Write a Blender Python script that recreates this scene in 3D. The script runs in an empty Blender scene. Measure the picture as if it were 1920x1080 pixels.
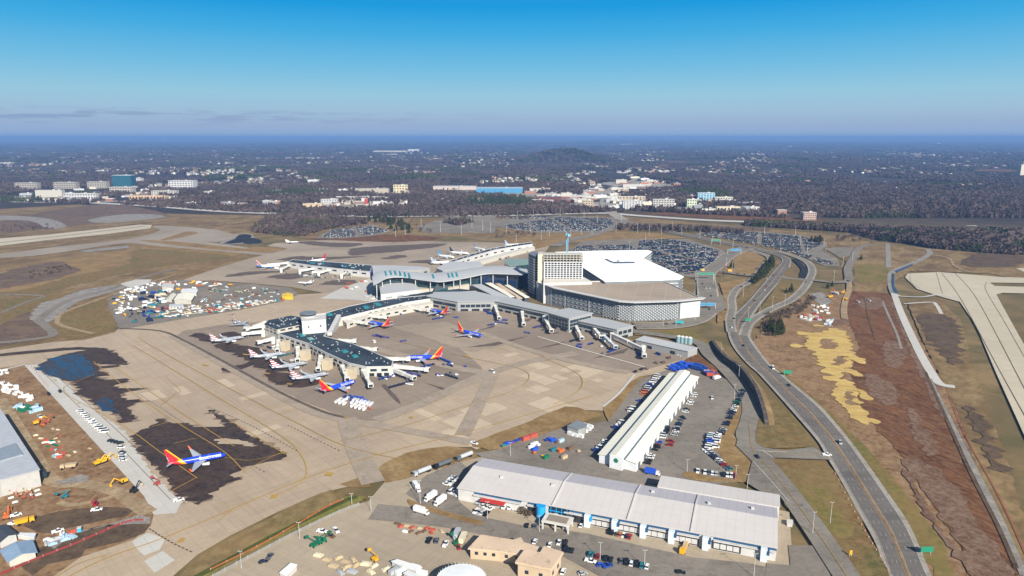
# aerial view of an airport with its terminal, aprons, cargo sheds and the wooded suburbs behind
EXPO = 0.90; SUNE = 5.0; HZ = 8.0e-5
import bpy, math, random
import numpy as np
from mathutils import Vector, Matrix, noise, geometry
R = random.Random(7)
scn = bpy.context.scene
COL = scn.collection
F = 1300.0; YH = 257.0; CH = 200.0
TH = math.atan((540 - YH) / F); CT, ST = math.cos(TH), math.sin(TH)

def G(x, y, h=0.0):
    """point of the plane z=h seen at photo pixel x,y (1920 wide)"""
    u = (x - 960) / F; v = (y - 540) / F
    dz = -ST - v * CT
    t = (h - CH) / dz
    return Vector((t * u, t * (CT - v * ST), h))
def P2(pts, h=0.0): return [G(x, y, h).to_2d() for x, y in pts]

# ---------------------------------------------------------------- objects
def link(o, parent=None):
    COL.objects.link(o)
    if parent is not None: o.parent = parent
    return o
SEEN = {}
def tag(o, label=None, cat=None, group=None, kind=None):
    if label:
        o['label'] = label
    if cat: o['category'] = cat
    if group: o['group'] = group
    if kind: o['kind'] = kind
    return o
def empty(name, loc, rz=0.0, label=None, cat=None, group=None):
    o = bpy.data.objects.new(name, None); o.location = loc; o.rotation_euler = (0, 0, rz)
    o.empty_display_size = 1
    link(o); return tag(o, label, cat, group)
ORD = ['first','second','third','fourth','fifth','sixth','seventh','eighth','ninth','tenth','eleventh','twelfth','thirteenth','fourteenth','fifteenth','sixteenth','seventeenth','eighteenth','nineteenth','twentieth']
def ordn(i):
    if i < 20: return ORD[i]
    n = i + 1
    s = 'th' if 10 < n % 100 < 14 else {1: 'st', 2: 'nd', 3: 'rd'}.get(n % 10, 'th')
    return str(n) + s

class MB:
    def __init__(s): s.v = []; s.f = []; s.m = []; s.sm = []
    def add(s, vs, fs, mi=0, sm=False):
        b = len(s.v); s.v.extend([tuple(p) for p in vs])
        for f in fs: s.f.append([i + b for i in f]); s.m.append(mi); s.sm.append(sm)
        return s
    def box(s, x0, x1, y0, y1, z0, z1, mi=0, M=None, bot=True):
        vs = [Vector(p) for p in ((x0,y0,z0),(x1,y0,z0),(x1,y1,z0),(x0,y1,z0),(x0,y0,z1),(x1,y0,z1),(x1,y1,z1),(x0,y1,z1))]
        if M is not None: vs = [M @ p for p in vs]
        fs = [(4,5,6,7),(0,1,5,4),(1,2,6,5),(2,3,7,6),(3,0,4,7)]
        if bot: fs.append((3,2,1,0))
        return s.add(vs, fs, mi)
    def hexa(s, a, b, mi=0):
        """a: 4 bottom points, b: 4 top points"""
        return s.add(list(a) + list(b), [(3,2,1,0),(4,5,6,7),(0,1,5,4),(1,2,6,5),(2,3,7,6),(3,0,4,7)], mi)
    def prism(s, pts, z0, z1, mi=0, mtop=None, top=True, bot=False, z1s=None):
        n = len(pts)
        vs = [(p[0], p[1], z0) for p in pts] + [(p[0], p[1], z1 if z1s is None else z1s[i]) for i, p in enumerate(pts)]
        s.add(vs, [(i, (i+1) % n, (i+1) % n + n, i + n) for i in range(n)], mi)
        if top or bot:
            tris = geometry.tessellate_polygon([[Vector((p[0], p[1], 0)) for p in pts]])
            tv = [(p[0], p[1], z1 if z1s is None else z1s[i]) for i, p in enumerate(pts)]
            up = []
            for t in tris:
                a, b, c = [Vector(pts[i][:2]) for i in t]
                up.append(tuple(t) if (b-a).cross(c-a) > 0 else tuple(reversed(t)))
            if top: s.add(tv, up, mi if mtop is None else mtop)
            if bot: s.add([(p[0], p[1], z0) for p in pts], [tuple(reversed(t)) for t in up], mi)
        return s
    def tube(s, p, q, r0, r1=None, n=8, mi=0, caps=True, sm=True):
        p = Vector(p); q = Vector(q); r1 = r0 if r1 is None else r1
        d = (q - p); d = d.normalized() if d.length > 1e-6 else Vector((0,0,1))
        a = d.orthogonal().normalized(); b = d.cross(a)
        vs = []
        for c, r in ((p, r0), (q, r1)):
            for i in range(n):
                t = 2*math.pi*i/n; vs.append(c + a*(r*math.cos(t)) + b*(r*math.sin(t)))
        s.add(vs, [(i, (i+1) % n, (i+1) % n + n, i + n) for i in range(n)], mi, sm)
        if caps:
            s.add(vs[:n], [tuple(reversed(range(n)))], mi); s.add(vs[n:], [tuple(range(n))], mi)
        return s
    def mesh(s, name, mats):
        me = bpy.data.meshes.new(name); me.from_pydata([tuple(p) for p in s.v], [], s.f)
        for m in (mats if isinstance(mats, (list, tuple)) else [mats]): me.materials.append(m)
        me.polygons.foreach_set('material_index', s.m)
        me.polygons.foreach_set('use_smooth', s.sm)
        me.update(); return me
    def build(s, name, mats, parent=None, loc=None, rz=0.0):
        o = bpy.data.objects.new(name, s.mesh(name, mats))
        if loc is not None: o.location = loc
        o.rotation_euler = (0, 0, rz)
        return link(o, parent)

# prototypes: (name, mesh, loc, rz, [sub...])
def spawn(parts, name, loc, rz=0.0, label=None, cat=None, group=None, sc=1.0):
    if parts[0] == 'single':
        root = bpy.data.objects.new(name, parts[1]); link(root)
    else:
        root = bpy.data.objects.new(name, None); link(root)
    root.location = loc; root.rotation_euler = (0, 0, rz); root.scale = (sc, sc, sc)
    tag(root, label, cat, group)
    if parts[0] != 'single':
        def rec(ps, par):
            for pn, me, pl, pr, subs in ps:
                o = bpy.data.objects.new(pn, me); o.location = pl; o.rotation_euler = (0, 0, pr); link(o, par)
                rec(subs, o)
        rec(parts, root)
    return root

# ---------------------------------------------------------------- materials
def lin(c):
    if isinstance(c, str):
        c = c.lstrip('#'); c = [int(c[i:i+2], 16) / 255 for i in (0, 2, 4)]
        c = [x/12.92 if x <= .04045 else ((x+.055)/1.055)**2.4 for x in c]
    return tuple(c) + (1.0,)
class N:
    """tiny node helper"""
    def __init__(s, name):
        s.m = bpy.data.materials.new(name); s.m.use_nodes = True
        s.t = s.m.node_tree; s.t.nodes.clear()
        s.out = s.n('ShaderNodeOutputMaterial'); s.b = s.n('ShaderNodeBsdfPrincipled')
        s.l(s.b.outputs[0], s.out.inputs['Surface'])
    def n(s, k, **kw):
        x = s.t.nodes.new(k)
        for a, v in kw.items(): setattr(x, a, v)
        return x
    def l(s, a, b): s.t.links.new(a, b)
    def pos(s, scale=(1,1,1), rz=0.0, obj=False):
        if obj: src = s.n('ShaderNodeTexCoord').outputs['Object']
        else: src = s.n('ShaderNodeNewGeometry').outputs['Position']
        mp = s.n('ShaderNodeMapping'); mp.inputs['Scale'].default_value = scale; mp.inputs['Rotation'].default_value = (0, 0, rz)
        if rz:   # rotate first, then stretch
            mp.inputs['Scale'].default_value = (1,1,1)
            s.l(src, mp.inputs[0]); m2 = s.n('ShaderNodeMapping'); m2.inputs['Scale'].default_value = scale
            s.l(mp.outputs[0], m2.inputs[0]); return m2.outputs[0]
        s.l(src, mp.inputs[0]); return mp.outputs[0]
    def noise(s, v, scale, det=4, rough=.6, lo=.35, hi=.65, dist=0.0):
        x = s.n('ShaderNodeTexNoise'); x.inputs['Scale'].default_value = scale; x.inputs['Detail'].default_value = det
        x.inputs['Roughness'].default_value = rough; x.inputs['Distortion'].default_value = dist
        s.l(v, x.inputs['Vector'])
        r = s.n('ShaderNodeMapRange'); r.inputs[1].default_value = lo; r.inputs[2].default_value = hi
        s.l(x.outputs['Fac'], r.inputs[0]); return r.outputs[0]
    def mix(s, f, a, b, mode='MIX'):
        x = s.n('ShaderNodeMix', data_type='RGBA', blend_type=mode)
        for sock, v in ((x.inputs['Factor'], f), (x.inputs['A'], a), (x.inputs['B'], b)):
            if isinstance(v, (float, int)): sock.default_value = v
            elif isinstance(v, (str, tuple)): sock.default_value = lin(v) if isinstance(v, str) or len(v) == 3 else v
            else: s.l(v, sock)
        return x.outputs['Result']
    def col(s, v, rough=.9, spec=.2, metal=0.0):
        if isinstance(v, (str, tuple)): s.b.inputs['Base Color'].default_value = lin(v)
        else: s.l(v, s.b.inputs['Base Color'])
        s.b.inputs['Roughness'].default_value = rough; s.b.inputs['Specular IOR Level'].default_value = spec
        s.b.inputs['Metallic'].default_value = metal
        return s.m
MC = {}
def paint(c, rough=.5, var=.12, scale=.25, metal=0.0, spec=.4):
    """painted / panel surface with faint dirt"""
    k = (c, rough, var, scale, metal)
    if k in MC: return MC[k]
    s = N('paint'); v = s.pos(); n1 = s.noise(v, scale, 5, .65, .3, .75)
    b = lin(c); d = tuple(x * (1 - var * 1.6) for x in b[:3])
    MC[k] = s.col(s.mix(n1, b[:3], d), rough, spec, metal); return MC[k]
def glass(c='#16222c', rough=.12):
    k = ('g', c)
    if k in MC: return MC[k]
    s = N('glass'); n1 = s.noise(s.pos(), .3, 2, .5, .3, .7); b = lin(c)
    MC[k] = s.col(s.mix(n1, b[:3], tuple(x*1.8 for x in b[:3])), rough, .6); return MC[k]
def soil(name, cols, scales=(.006, .03, .25), rough=.95, stretch=None, rz=0.0, cut=(.35, .65)):
    """three-layer noisy ground: cols a,b,c,d blended at three scales"""
    s = N(name); v = s.pos(stretch or (1,1,1), rz)
    c = s.mix(s.noise(v, scales[0], 5, .6, *cut, .8), cols[0], cols[1])
    c = s.mix(s.noise(v, scales[1], 6, .65, .42, .62, .5), c, cols[2])
    f = s.noise(v, scales[2], 5, .7, .4, .8)
    c = s.mix(f, c, cols[3])
    v2 = s.pos(); c = s.mix(s.noise(v2, 1.2, 3, .7, .3, .7), c, s.mix(.25, c, (0.02,.02,.015)))
    return s.col(c, rough, .1)
# ---------------------------------------------------------------- ground materials
APA = math.radians(-46.8)   # direction of the long apron edges
def concrete(name, base, dark, slab=7.6, ang=APA, joint=.5, streak=True, tint=.35, rough=.85):
    s = N(name); v = s.pos(rz=-ang)
    br = s.n('ShaderNodeTexBrick', offset=0.0); br.inputs['Scale'].default_value = 1.0
    br.inputs['Brick Width'].default_value = slab; br.inputs['Row Height'].default_value = slab
    br.inputs['Mortar Size'].default_value = .16; br.inputs['Mortar Smooth'].default_value = .6
    b = lin(base)[:3]; d = lin(dark)[:3]
    br.inputs['Color1'].default_value = (0,0,0,1); br.inputs['Color2'].default_value = (1,1,1,1); br.inputs['Mortar'].default_value = (.5,.5,.5,1)
    s.l(v, br.inputs['Vector'])
    c = s.mix(br.outputs['Color'], b, tuple(x*.93 for x in b))
    c = s.mix(br.outputs['Fac'], c, s.mix(joint, c, d))
    big = s.noise(s.pos(), .007, 5, .6, .35, .7, .6)
    c = s.mix(big, c, s.mix(tint, c, d))
    if streak:
        st = s.noise(s.pos((.012, .35, 1), -ang), 1.0, 5, .7, .5, .8)
        c = s.mix(st, c, s.mix(.35, c, d))
        st = s.noise(s.pos((.2, .01, 1), -ang), 1.0, 5, .7, .52, .8)
        c = s.mix(st, c, s.mix(.25, c, d))
    c = s.mix(s.noise(s.pos(), .35, 6, .75, .5, .8), c, s.mix(.3, c, d))
    return s.col(c, rough, .2)
M = {}
M['apron'] = concrete('apron_concrete', '#ab9a84', '#6a5d50', joint=.3)
M['apron2'] = concrete('apron_concrete_grey', '#9e907e', '#5f554b', tint=.5, joint=.2)
M['gate'] = concrete('gate_concrete', '#8f8172', '#564d45', tint=.5, joint=.25)
M['taxi'] = concrete('taxiway_concrete', '#94897a', '#6c6257', slab=12, tint=.5, joint=.1)
M['newconc'] = concrete('new_concrete', '#b5b2ab', '#8b8982', slab=9, streak=False, tint=.25)
M['slabA'] = concrete('apron_slab_light', '#b6a68f', '#7d7061', joint=.2, tint=.2)
M['slabB'] = concrete('apron_slab_dark', '#a2917a', '#6a5d50', joint=.2, tint=.2)
M['runway'] = concrete('runway_concrete', '#b3aa96', '#8d8371', slab=11, ang=math.radians(104), tint=.3, joint=.35)
M['yard'] = concrete('yard_concrete', '#a39682', '#766a5a', slab=6, ang=math.radians(-30), tint=.5, joint=.35)
def asphalt(name, a, b, c='#8a8278', rz=0.0):
    s = N(name); v = s.pos()
    x = s.mix(s.noise(v, .02, 5, .6, .35, .65, .5), a, b)
    x = s.mix(s.noise(v, .1, 6, .7, .5, .7, 1.0), x, s.mix(.4, x, '#33302e'))
    x = s.mix(s.noise(s.pos((.03,.6,1), rz), 1.0, 5, .7, .5, .75), x, s.mix(.5, x, c))
    x = s.mix(s.noise(v, .5, 5, .7, .45, .8), x, s.mix(.35, x, '#2c2a2a'))
    return s.col(x, 1.0, .05)
M['asph'] = asphalt('asphalt', '#807970', '#6f6961')
M['road'] = asphalt('road_asphalt', '#7f7a71', '#706b63')
M['roadd'] = asphalt('dark_asphalt', '#6b6763', '#5f5b58', '#827d76')
M['new_asph'] = asphalt('fresh_asphalt', '#2e3238', '#25282d', '#3a3c40')
M['shoulder'] = asphalt('road_shoulder', '#98938a', '#88837a', '#aaa398')
M['grass'] = soil('dry_grass', ['#826b49', '#655538', '#5e5533', '#98835c'], (.006, .022, .12))
M['grass2'] = soil('mixed_grass', ['#75633f', '#54512f', '#6e5637', '#8a774f'], (.01, .04, .2))
M['green'] = soil('green_grass', ['#6c6236', '#545528', '#7a6440', '#857546'], (.012, .05, .3))
M['turf'] = soil('ditch_turf', ['#67682c', '#555c24', '#77713a', '#848044'], (.02, .06, .3))
M['turfd'] = soil('ditch_bottom_turf', ['#3f4820', '#37401c', '#4a4f26', '#545a2c'], (.02, .06, .3))
M['tan'] = soil('tan_grass', ['#8d7147', '#7a6140', '#97805a', '#6c5738'], (.01, .05, .3))
M['brownhill'] = soil('brown_hill', ['#5c4a3e', '#4a3d38', '#6b5848', '#7a6a58'], (.01, .04, .2))
M['field'] = soil('field', ['#836b49', '#65523a', '#937d59', '#54462d'], (.008, .03, .15), stretch=(1,.6,1), rz=.5)
M['dirt'] = soil('brown_dirt', ['#745639', '#614730', '#86694a', '#a08a6e'], (.012, .06, .3))
M['mud'] = soil('dark_mud', ['#4b3d31', '#3f342b', '#5c4c3d', '#6e5d4b'], (.02, .07, .3))
M['red'] = soil('red_dirt', ['#58331e', '#432617', '#6b4429', '#846a50'], (.02, .06, .35), stretch=(.5, 1.3, 1), rz=1.2)
M['rocky'] = soil('rocky_dirt', ['#654632', '#6f5748', '#5a3d2b', '#8d7c6c'], (.015, .05, .35))
M['straw'] = soil('straw_cover', ['#bfa261', '#b09352', '#a5884f', '#cfb777'], (.03, .045, .25), stretch=(.5,1.6,1), rz=.2)
M['track'] = soil('haul_track', ['#9b866a', '#8c785d', '#ab9779', '#70604b'], (.02, .08, .4))
M['gravel'] = soil('gravel', ['#8b8680', '#7d7872', '#9b968f', '#65615c'], (.02, .1, .6))
M['stain'] = soil('damp_stain', ['#382a23', '#292224', '#45362d', '#574a40'], (.03, .1, .4), rough=.6)
M['damp'] = soil('drying_edge', ['#7a6a5b', '#6c5d50', '#857565', '#918170'], (.03, .1, .4), rough=.8)
M['stain2'] = soil('soot_stain', ['#574b44', '#4b413c', '#625650', '#6f645b'], (.03, .1, .4), rough=.8)
M['tyre'] = soil('tyre_marks', ['#948778', '#897d6f', '#9c8f7f', '#a39686'], (.03, .1, .4))
M['forestfloor'] = soil('wood_floor', ['#3c3432', '#332d2b', '#463b33', '#52463a'], (.002, .01, .05))
s = N('shallow_water'); v = s.pos((.05, .3, 1), -APA)
s.col('#10161d', .12, .8); f_ = s.noise(v, .8, 4, .6, .40, .68, .3); s.l(s.mix(f_, '#132436', '#3a3029'), s.b.inputs['Base Color'])
r_ = s.n('ShaderNodeMapRange'); r_.inputs[3].default_value = .16; r_.inputs[4].default_value = .7; s.l(f_, r_.inputs[0]); s.l(r_.outputs[0], s.b.inputs['Roughness']); M['wet'] = s.m
s = N('yellow_paint'); s.col(s.mix(s.noise(s.pos(), .6, 4, .7, .4, .7), '#a58438', '#93794a'), .7, .2); M['yline'] = s.m
s = N('white_paint'); s.col(s.mix(s.noise(s.pos(), .6, 4, .7, .4, .7), '#cfcac0', '#a8a196'), .7, .2); M['wline'] = s.m
s = N('worn_white_paint'); s.col(s.mix(s.noise(s.pos(), .6, 4, .7, .4, .7), '#a5a197', '#89857c'), .8, .1); M['dline'] = s.m
M['bline'] = soil('dark_line', ['#5a4e42', '#544a40', '#4b433b', '#665a4d'])
M['redfence'] = paint('#8f3a2c', .8)
def seam(name, c, d, period, ang, w=.06, rough=.5, blotch=.02, amt=.5):
    """roof sheeting with seams every `period` m along ang"""
    s = N(name); v = s.pos(rz=-ang)
    wv = s.n('ShaderNodeTexWave', wave_type='BANDS', bands_direction='X'); wv.inputs['Scale'].default_value = .314 / period
    wv.inputs['Distortion'].default_value = 0
    s.l(v, wv.inputs['Vector'])
    r = s.n('ShaderNodeMapRange'); r.inputs[1].default_value = 1 - w; r.inputs[2].default_value = 1
    s.l(wv.outputs['Fac'], r.inputs[0])
    a = s.mix(s.noise(s.pos(), blotch, 5, .6, .35, .7, .4), c, s.mix(amt*.6, c, d))
    a = s.mix(s.noise(s.pos((.02,.3,1), -ang), 1, 4, .7, .5, .75), a, s.mix(amt*.5, a, d))
    a = s.mix(r.outputs[0], a, s.mix(amt, a, d))
    return s.col(a, .75, .15)
def speck(name, c, d, sc=.5, rough=.9, lo=.6, hi=.64):
    s = N(name); a = s.mix(s.noise(s.pos(), .05, 5, .6, .35, .65), c, s.mix(.5, c, d))
    a = s.mix(s.noise(s.pos(), sc, 2, .5, lo, hi), a, d)
    return s.col(a, rough, .2)

# ---------------------------------------------------------------- camera, world, sun
cam = bpy.data.cameras.new('camera'); co = bpy.data.objects.new('camera', cam); link(co)
cam.sensor_width = 36; cam.lens = F / 1920 * 36; cam.clip_start = 1; cam.clip_end = 300000
co.location = (0, 0, CH); co.rotation_euler = (math.pi/2 - TH, 0, 0)
scn.camera = co
scn.render.resolution_x = 1920; scn.render.resolution_y = 1080
scn.view_settings.view_transform = 'Standard'; scn.view_settings.look = 'None'
scn.view_settings.gamma = 1; scn.view_settings.exposure = EXPO
EL = math.radians(31); SAZ = math.radians(25)     # shadows run 25 degrees left of straight ahead
sd = Vector((-math.sin(SAZ)*math.cos(EL), math.cos(SAZ)*math.cos(EL), -math.sin(EL)))
sun = bpy.data.lights.new('sun', 'SUN'); sun.energy = SUNE; sun.angle = math.radians(.5); sun.color = (1, .93, .82)
so = bpy.data.objects.new('sun', sun); link(so); so.rotation_euler = sd.to_track_quat('-Z', 'Y').to_euler(); so.location = (0, -200, 900)
w = bpy.data.worlds.new('World'); scn.world = w; w.use_nodes = True
nt = w.node_tree; bg = nt.nodes['Background']
sky = nt.nodes.new('ShaderNodeTexSky'); sky.sky_type = 'NISHITA'; sky.sun_disc = False
sky.sun_elevation = EL; sky.sun_rotation = math.atan2(-sd.x, -sd.y); sky.altitude = 300
sky.air_density = 1.0; sky.dust_density = .6; sky.ozone_density = 2.0
bg.inputs['Strength'].default_value = .06
# clear winter sky: the physical sky overhead, a thin layer of haze low down
tc = nt.nodes.new('ShaderNodeTexCoord'); sx = nt.nodes.new('ShaderNodeSeparateXYZ'); nt.links.new(tc.outputs['Generated'], sx.inputs[0])
rp = nt.nodes.new('ShaderNodeValToRGB'); nt.links.new(sx.outputs['Z'], rp.inputs[0])
K = .06 * 2**EXPO
stops = [(-.02, '#8aa6cc'), (.004, '#98b2d3'), (.018, '#9fb5d3'), (.036, '#a2c2da'), (.058, '#98c9df'), (.095, '#72bde3'), (.135, '#45ade2'), (.175, '#1099de')]
cr = rp.color_ramp
S_ = 6.0
while len(cr.elements) < len(stops): cr.elements.new(.5)
for e, (p, c) in zip(cr.elements, stops):
    e.position = (p + .02) * 1.0 ; e.color = tuple(x for x in lin(c)[:3]) + (1,)
ad = nt.nodes.new('ShaderNodeMath'); ad.operation = 'ADD'; ad.inputs[1].default_value = .02
nt.links.new(sx.outputs['Z'], ad.inputs[0]); nt.links.new(ad.outputs[0], rp.inputs[0])
# ragged low cloud bank on the horizon
mp = nt.nodes.new('ShaderNodeMapping'); mp.inputs['Scale'].default_value = (7, 7, 75); nt.links.new(tc.outputs['Generated'], mp.inputs[0])
nz = nt.nodes.new('ShaderNodeTexNoise'); nz.inputs['Scale'].default_value = 2.2; nz.inputs['Detail'].default_value = 6; nt.links.new(mp.outputs[0], nz.inputs['Vector'])
def mr(a, b, src, c=0, d=1):
    x = nt.nodes.new('ShaderNodeMapRange'); x.inputs[1].default_value = a; x.inputs[2].default_value = b; x.inputs[3].default_value = c; x.inputs[4].default_value = d
    nt.links.new(src, x.inputs[0]); return x.outputs[0]
def mul(a, b):
    x = nt.nodes.new('ShaderNodeMath'); x.operation = 'MULTIPLY'; nt.links.new(a, x.inputs[0]); nt.links.new(b, x.inputs[1]); return x.outputs[0]
band = mul(mr(.012, .024, sx.outputs['Z']), mr(.037, .029, sx.outputs['Z']))
west = mr(.05, -.5, sx.outputs['X'])
cl = mul(mul(mr(.50, .58, nz.outputs['Fac'], 0, .55), band), west)
def mixc(f, a, b):
    x = nt.nodes.new('ShaderNodeMix'); x.data_type = 'RGBA'
    for sk, v in ((x.inputs['Factor'], f), (x.inputs['A'], a), (x.inputs['B'], b)):
        if isinstance(v, tuple): sk.default_value = v
        elif isinstance(v, float): sk.default_value = v
        else: nt.links.new(v, sk)
    return x.outputs['Result']
g = mixc(cl, rp.outputs[0], lin('#8196bb'))
vm = nt.nodes.new('ShaderNodeVectorMath'); vm.operation = 'SCALE'; vm.inputs['Scale'].default_value = 1 / K; nt.links.new(g, vm.inputs[0])
fin = mixc(mr(.17, .40, sx.outputs['Z']), vm.outputs[0], sky.outputs[0])
nt.links.new(fin, bg.inputs[0])
# the air between here and the horizon
s = N('haze'); s.t.nodes.remove(s.b)
pv = s.n('ShaderNodeVolumePrincipled'); pv.inputs['Density'].default_value = HZ; pv.inputs['Color'].default_value = (.20, .375, .73, 1); pv.inputs['Anisotropy'].default_value = .0
s.l(pv.outputs[0], s.out.inputs['Volume'])
mb = MB(); mb.box(-112000, 112000, -112000, 112000, -90, 235); hz = mb.build('haze', s.m); tag(hz, kind='stuff')
scn.cycles.volume_bounces = 0; scn.cycles.max_bounces = 4; scn.cycles.diffuse_bounces = 2
# ---------------------------------------------------------------- terrain
def terr(x, y):
    d = math.hypot(x, y)
    if d < 3200: return 0.0
    k = min(1, (d - 3200) / 5000)
    z = k * (28 * noise.noise(Vector((x/2600, y/2600, .3))) + 12 * noise.noise(Vector((x/900, y/900, 2))))
    if d > 12000: z += min(1, (d - 12000) / 16000) * (62 + 55 * noise.noise(Vector((x/9000, y/9000, 5))) + 20 * noise.noise(Vector((x/3000, y/5000, 8))))
    hx, hy = KN
    z += 95 * math.exp(-(((x-hx)/330)**2 + ((y-hy)/420)**2))
    hx, hy = KN2
    z += 26 * math.exp(-(((x-hx)/650)**2 + ((y-hy)/700)**2))
    return z
KN = (G(1058, 303).x, G(1058, 303).y); KN2 = (G(1400, 306).x, G(1400, 306).y)
def terrain():
    rads = [0, 200, 500, 900, 1400, 2000, 2600, 3200]
    r = 3200
    while r < 95000: r *= 1.045; rads.append(r)
    angs = []
    a = -180.0
    while a < 180:
        angs.append(a); a += .55 if -50 < a < 50 else 6
    vs = [(0, 0, 0)]; fs = []
    n = len(angs)
    for r in rads[1:]:
        for a in angs:
            x = r*math.sin(math.radians(a)); y = r*math.cos(math.radians(a)); vs.append((x, y, terr(x, y)))
    for i in range(n): fs.append((0, 1+(i+1) % n, 1+i))
    for k in range(len(rads)-2):
        b = 1 + k*n
        for i in range(n):
            j = (i+1) % n; fs.append((b+i, b+j, b+n+j, b+n+i))
    me = bpy.data.meshes.new('ground'); me.from_pydata(vs, [], fs)
    me.polygons.foreach_set('use_smooth', [True]*len(fs)); me.update()
    # near: dry grass; far: wooded land with clearings
    s = N('ground'); v = s.pos()
    c = s.mix(s.noise(v, .006, 5, .6, .35, .65, .8), '#7d6a4b', '#66583f')
    c = s.mix(s.noise(v, .022, 6, .65, .42, .62, .5), c, '#5a5236')
    f = s.mix(s.noise(v, .0016, 6, .65, .4, .65), '#38322f', '#2b2a2a')
    f = s.mix(s.noise(v, .02, 4, .8, .45, .75), f, '#4b4039')
    f = s.mix(s.noise(s.pos((1, .55, 1)), .0021, 7, .72, .60, .70), f, '#7d6b55')
    f = s.mix(s.noise(v, .006, 3, .9, .69, .71), f, '#b5aca0')
    ln = s.n('ShaderNodeVectorMath', operation='LENGTH'); s.l(v, ln.inputs[0])
    r = s.n('ShaderNodeMapRange'); r.inputs[1].default_value = 1500; r.inputs[2].default_value = 2100; s.l(ln.outputs['Value'], r.inputs[0])
    me.materials.append(s.col(s.mix(r.outputs[0], c, f), .95, .1))
    o = bpy.data.objects.new('ground', me); link(o); tag(o, kind='structure')
terrain()

# ---------------------------------------------------------------- flat sheets
def smooth(pts, n=6, closed=False):
    out = []; N_ = len(pts)
    rng = range(N_ if closed else N_ - 1)
    for i in rng:
        g = lambda k: Vector(pts[k % N_] if closed else pts[max(0, min(N_-1, k))])
        p0, p1, p2, p3 = g(i-1), g(i), g(i+1), g(i+2)
        for k in range(n):
            t = k / n
            out.append(.5*((2*p1) + (p2-p0)*t + (2*p0-5*p1+4*p2-p3)*t*t + (3*p1-p0-3*p2+p3)*t**3))
    if not closed: out.append(Vector(pts[-1]))
    return out
LV = .09
LC = {}
SHV = []; SHF = []
def zl(lv):
    LC[lv] = LC.get(lv, 0) + 1
    return lv*LV + LC[lv]*.002
def reg(vs, fs):
    b = len(SHV); SHV.extend(vs); SHF.extend([tuple(i+b for i in f) for f in fs])
def sheet(name, px, mat, lv, rag=0.0, sm=0, seed=1, streak=None, kind='structure', world=False, z=0.0, seg=4.0):
    pts = [Vector(p) for p in px] if world else P2(px, z + lv*LV)
    if sm: pts = smooth(pts, sm, True)
    if rag:
        q = []
        n = len(pts)
        for i in range(n):
            a, b = pts[i], pts[(i+1) % n]
            k = max(1, min(90, int((b-a).length / seg)))
            for j in range(k):
                p = a.lerp(b, j/k); nn = Vector((b.y-a.y, a.x-b.x)).normalized()
                if streak is not None:
                    nn = Vector((math.cos(streak), math.sin(streak)))
                d = (noise.noise(Vector((p.x/9, p.y/9, seed)))*1.2 + noise.noise(Vector((p.x/max(2.5, 1.3*rag), p.y/max(2.5, 1.3*rag), seed+9)))*.9) * rag
                if streak is not None:
                    pr = -p.x*math.sin(streak) + p.y*math.cos(streak)
                    d += (abs(noise.noise(Vector((pr/1.6, p.x/40, seed+3)))) * 3.2 - .6) * rag * (1 if nn.dot(Vector((b.y-a.y, a.x-b.x))) > 0 else -1)
                q.append(p + nn*d)
        pts = q
    tr = geometry.tessellate_polygon([[Vector((p.x, p.y, 0)) for p in pts]])
    fs = []
    for t in tr:
        a, b, c = [pts[i] for i in t]
        cr = (b.x-a.x)*(c.y-a.y) - (b.y-a.y)*(c.x-a.x)
        if abs(cr) < 1e-9: continue
        fs.append(tuple(t) if cr > 0 else tuple(reversed(t)))
    zz = z + zl(lv); vv = [(p.x, p.y, zz) for p in pts]; reg(vv, fs)
    me = bpy.data.meshes.new(name); me.from_pydata(vv, [], fs)
    me.materials.append(M[mat] if isinstance(mat, str) else mat); me.update()
    o = bpy.data.objects.new(name, me); link(o); tag(o, kind=kind); return o
def strip_mesh(mb, Ls, Rs, a, b, z, mi=0):
    vs = []
    for l, r in zip(Ls, Rs):
        p = l.lerp(r, a); q = l.lerp(r, b); vs += [(p.x, p.y, z), (q.x, q.y, z)]
    mb.add(vs, [(2*i, 2*i+1, 2*i+3, 2*i+2) for i in range(len(Ls)-1)], mi)
def offs(pts, w):
    out = []
    for i, p in enumerate(pts):
        d = (pts[min(i+1, len(pts)-1)] - pts[max(i-1, 0)]).normalized(); n = Vector((-d.y, d.x)); out.append(p + n*w)
    return out
def resamp(pts, step):
    out = [pts[0]]; acc = 0
    for a, b in zip(pts, pts[1:]):
        L = (b-a).length
        while acc + L >= step:
            t = (step-acc)/L; a = a.lerp(b, t); out.append(a); L = (b-a).length; acc = 0
        acc += L
    return out
def road(name, px, wid, mat, lv, sm=6, world=False, **k):
    c = smooth([Vector(p) for p in px] if world else P2(px, 0), sm); mb = MB()
    strip_mesh(mb, offs(c, wid/2), offs(c, -wid/2), 0, 1, zl(lv)); reg(mb.v, mb.f)
    return tag(mb.build(name, M[mat] if isinstance(mat, str) else mat), kind='structure')
def stripes(name, lines, mat, lv):
    """lines: (px pts, width, dash, gap, offset)"""
    mb = MB(); zz = zl(lv)
    for ln in lines:
        zz += .0004
        px, wd, dash, gap, off = (list(ln) + [0, 0, 0])[:5]
        c = smooth(P2(px, 0), 8)
        if off: c = offs(c, off)
        if not dash:
            strip_mesh(mb, offs(c, wd/2), offs(c, -wd/2), 0, 1, zz)
        else:
            q = resamp(c, 1.0); k = 0
            while k + 2 < len(q):
                sg = q[k:k+int(dash)+1]
                if len(sg) > 1: strip_mesh(mb, offs(sg, wd/2), offs(sg, -wd/2), 0, 1, zz)
                k += int(dash+gap)
    return tag(mb.build(name, M[mat]), kind='structure')

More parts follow.
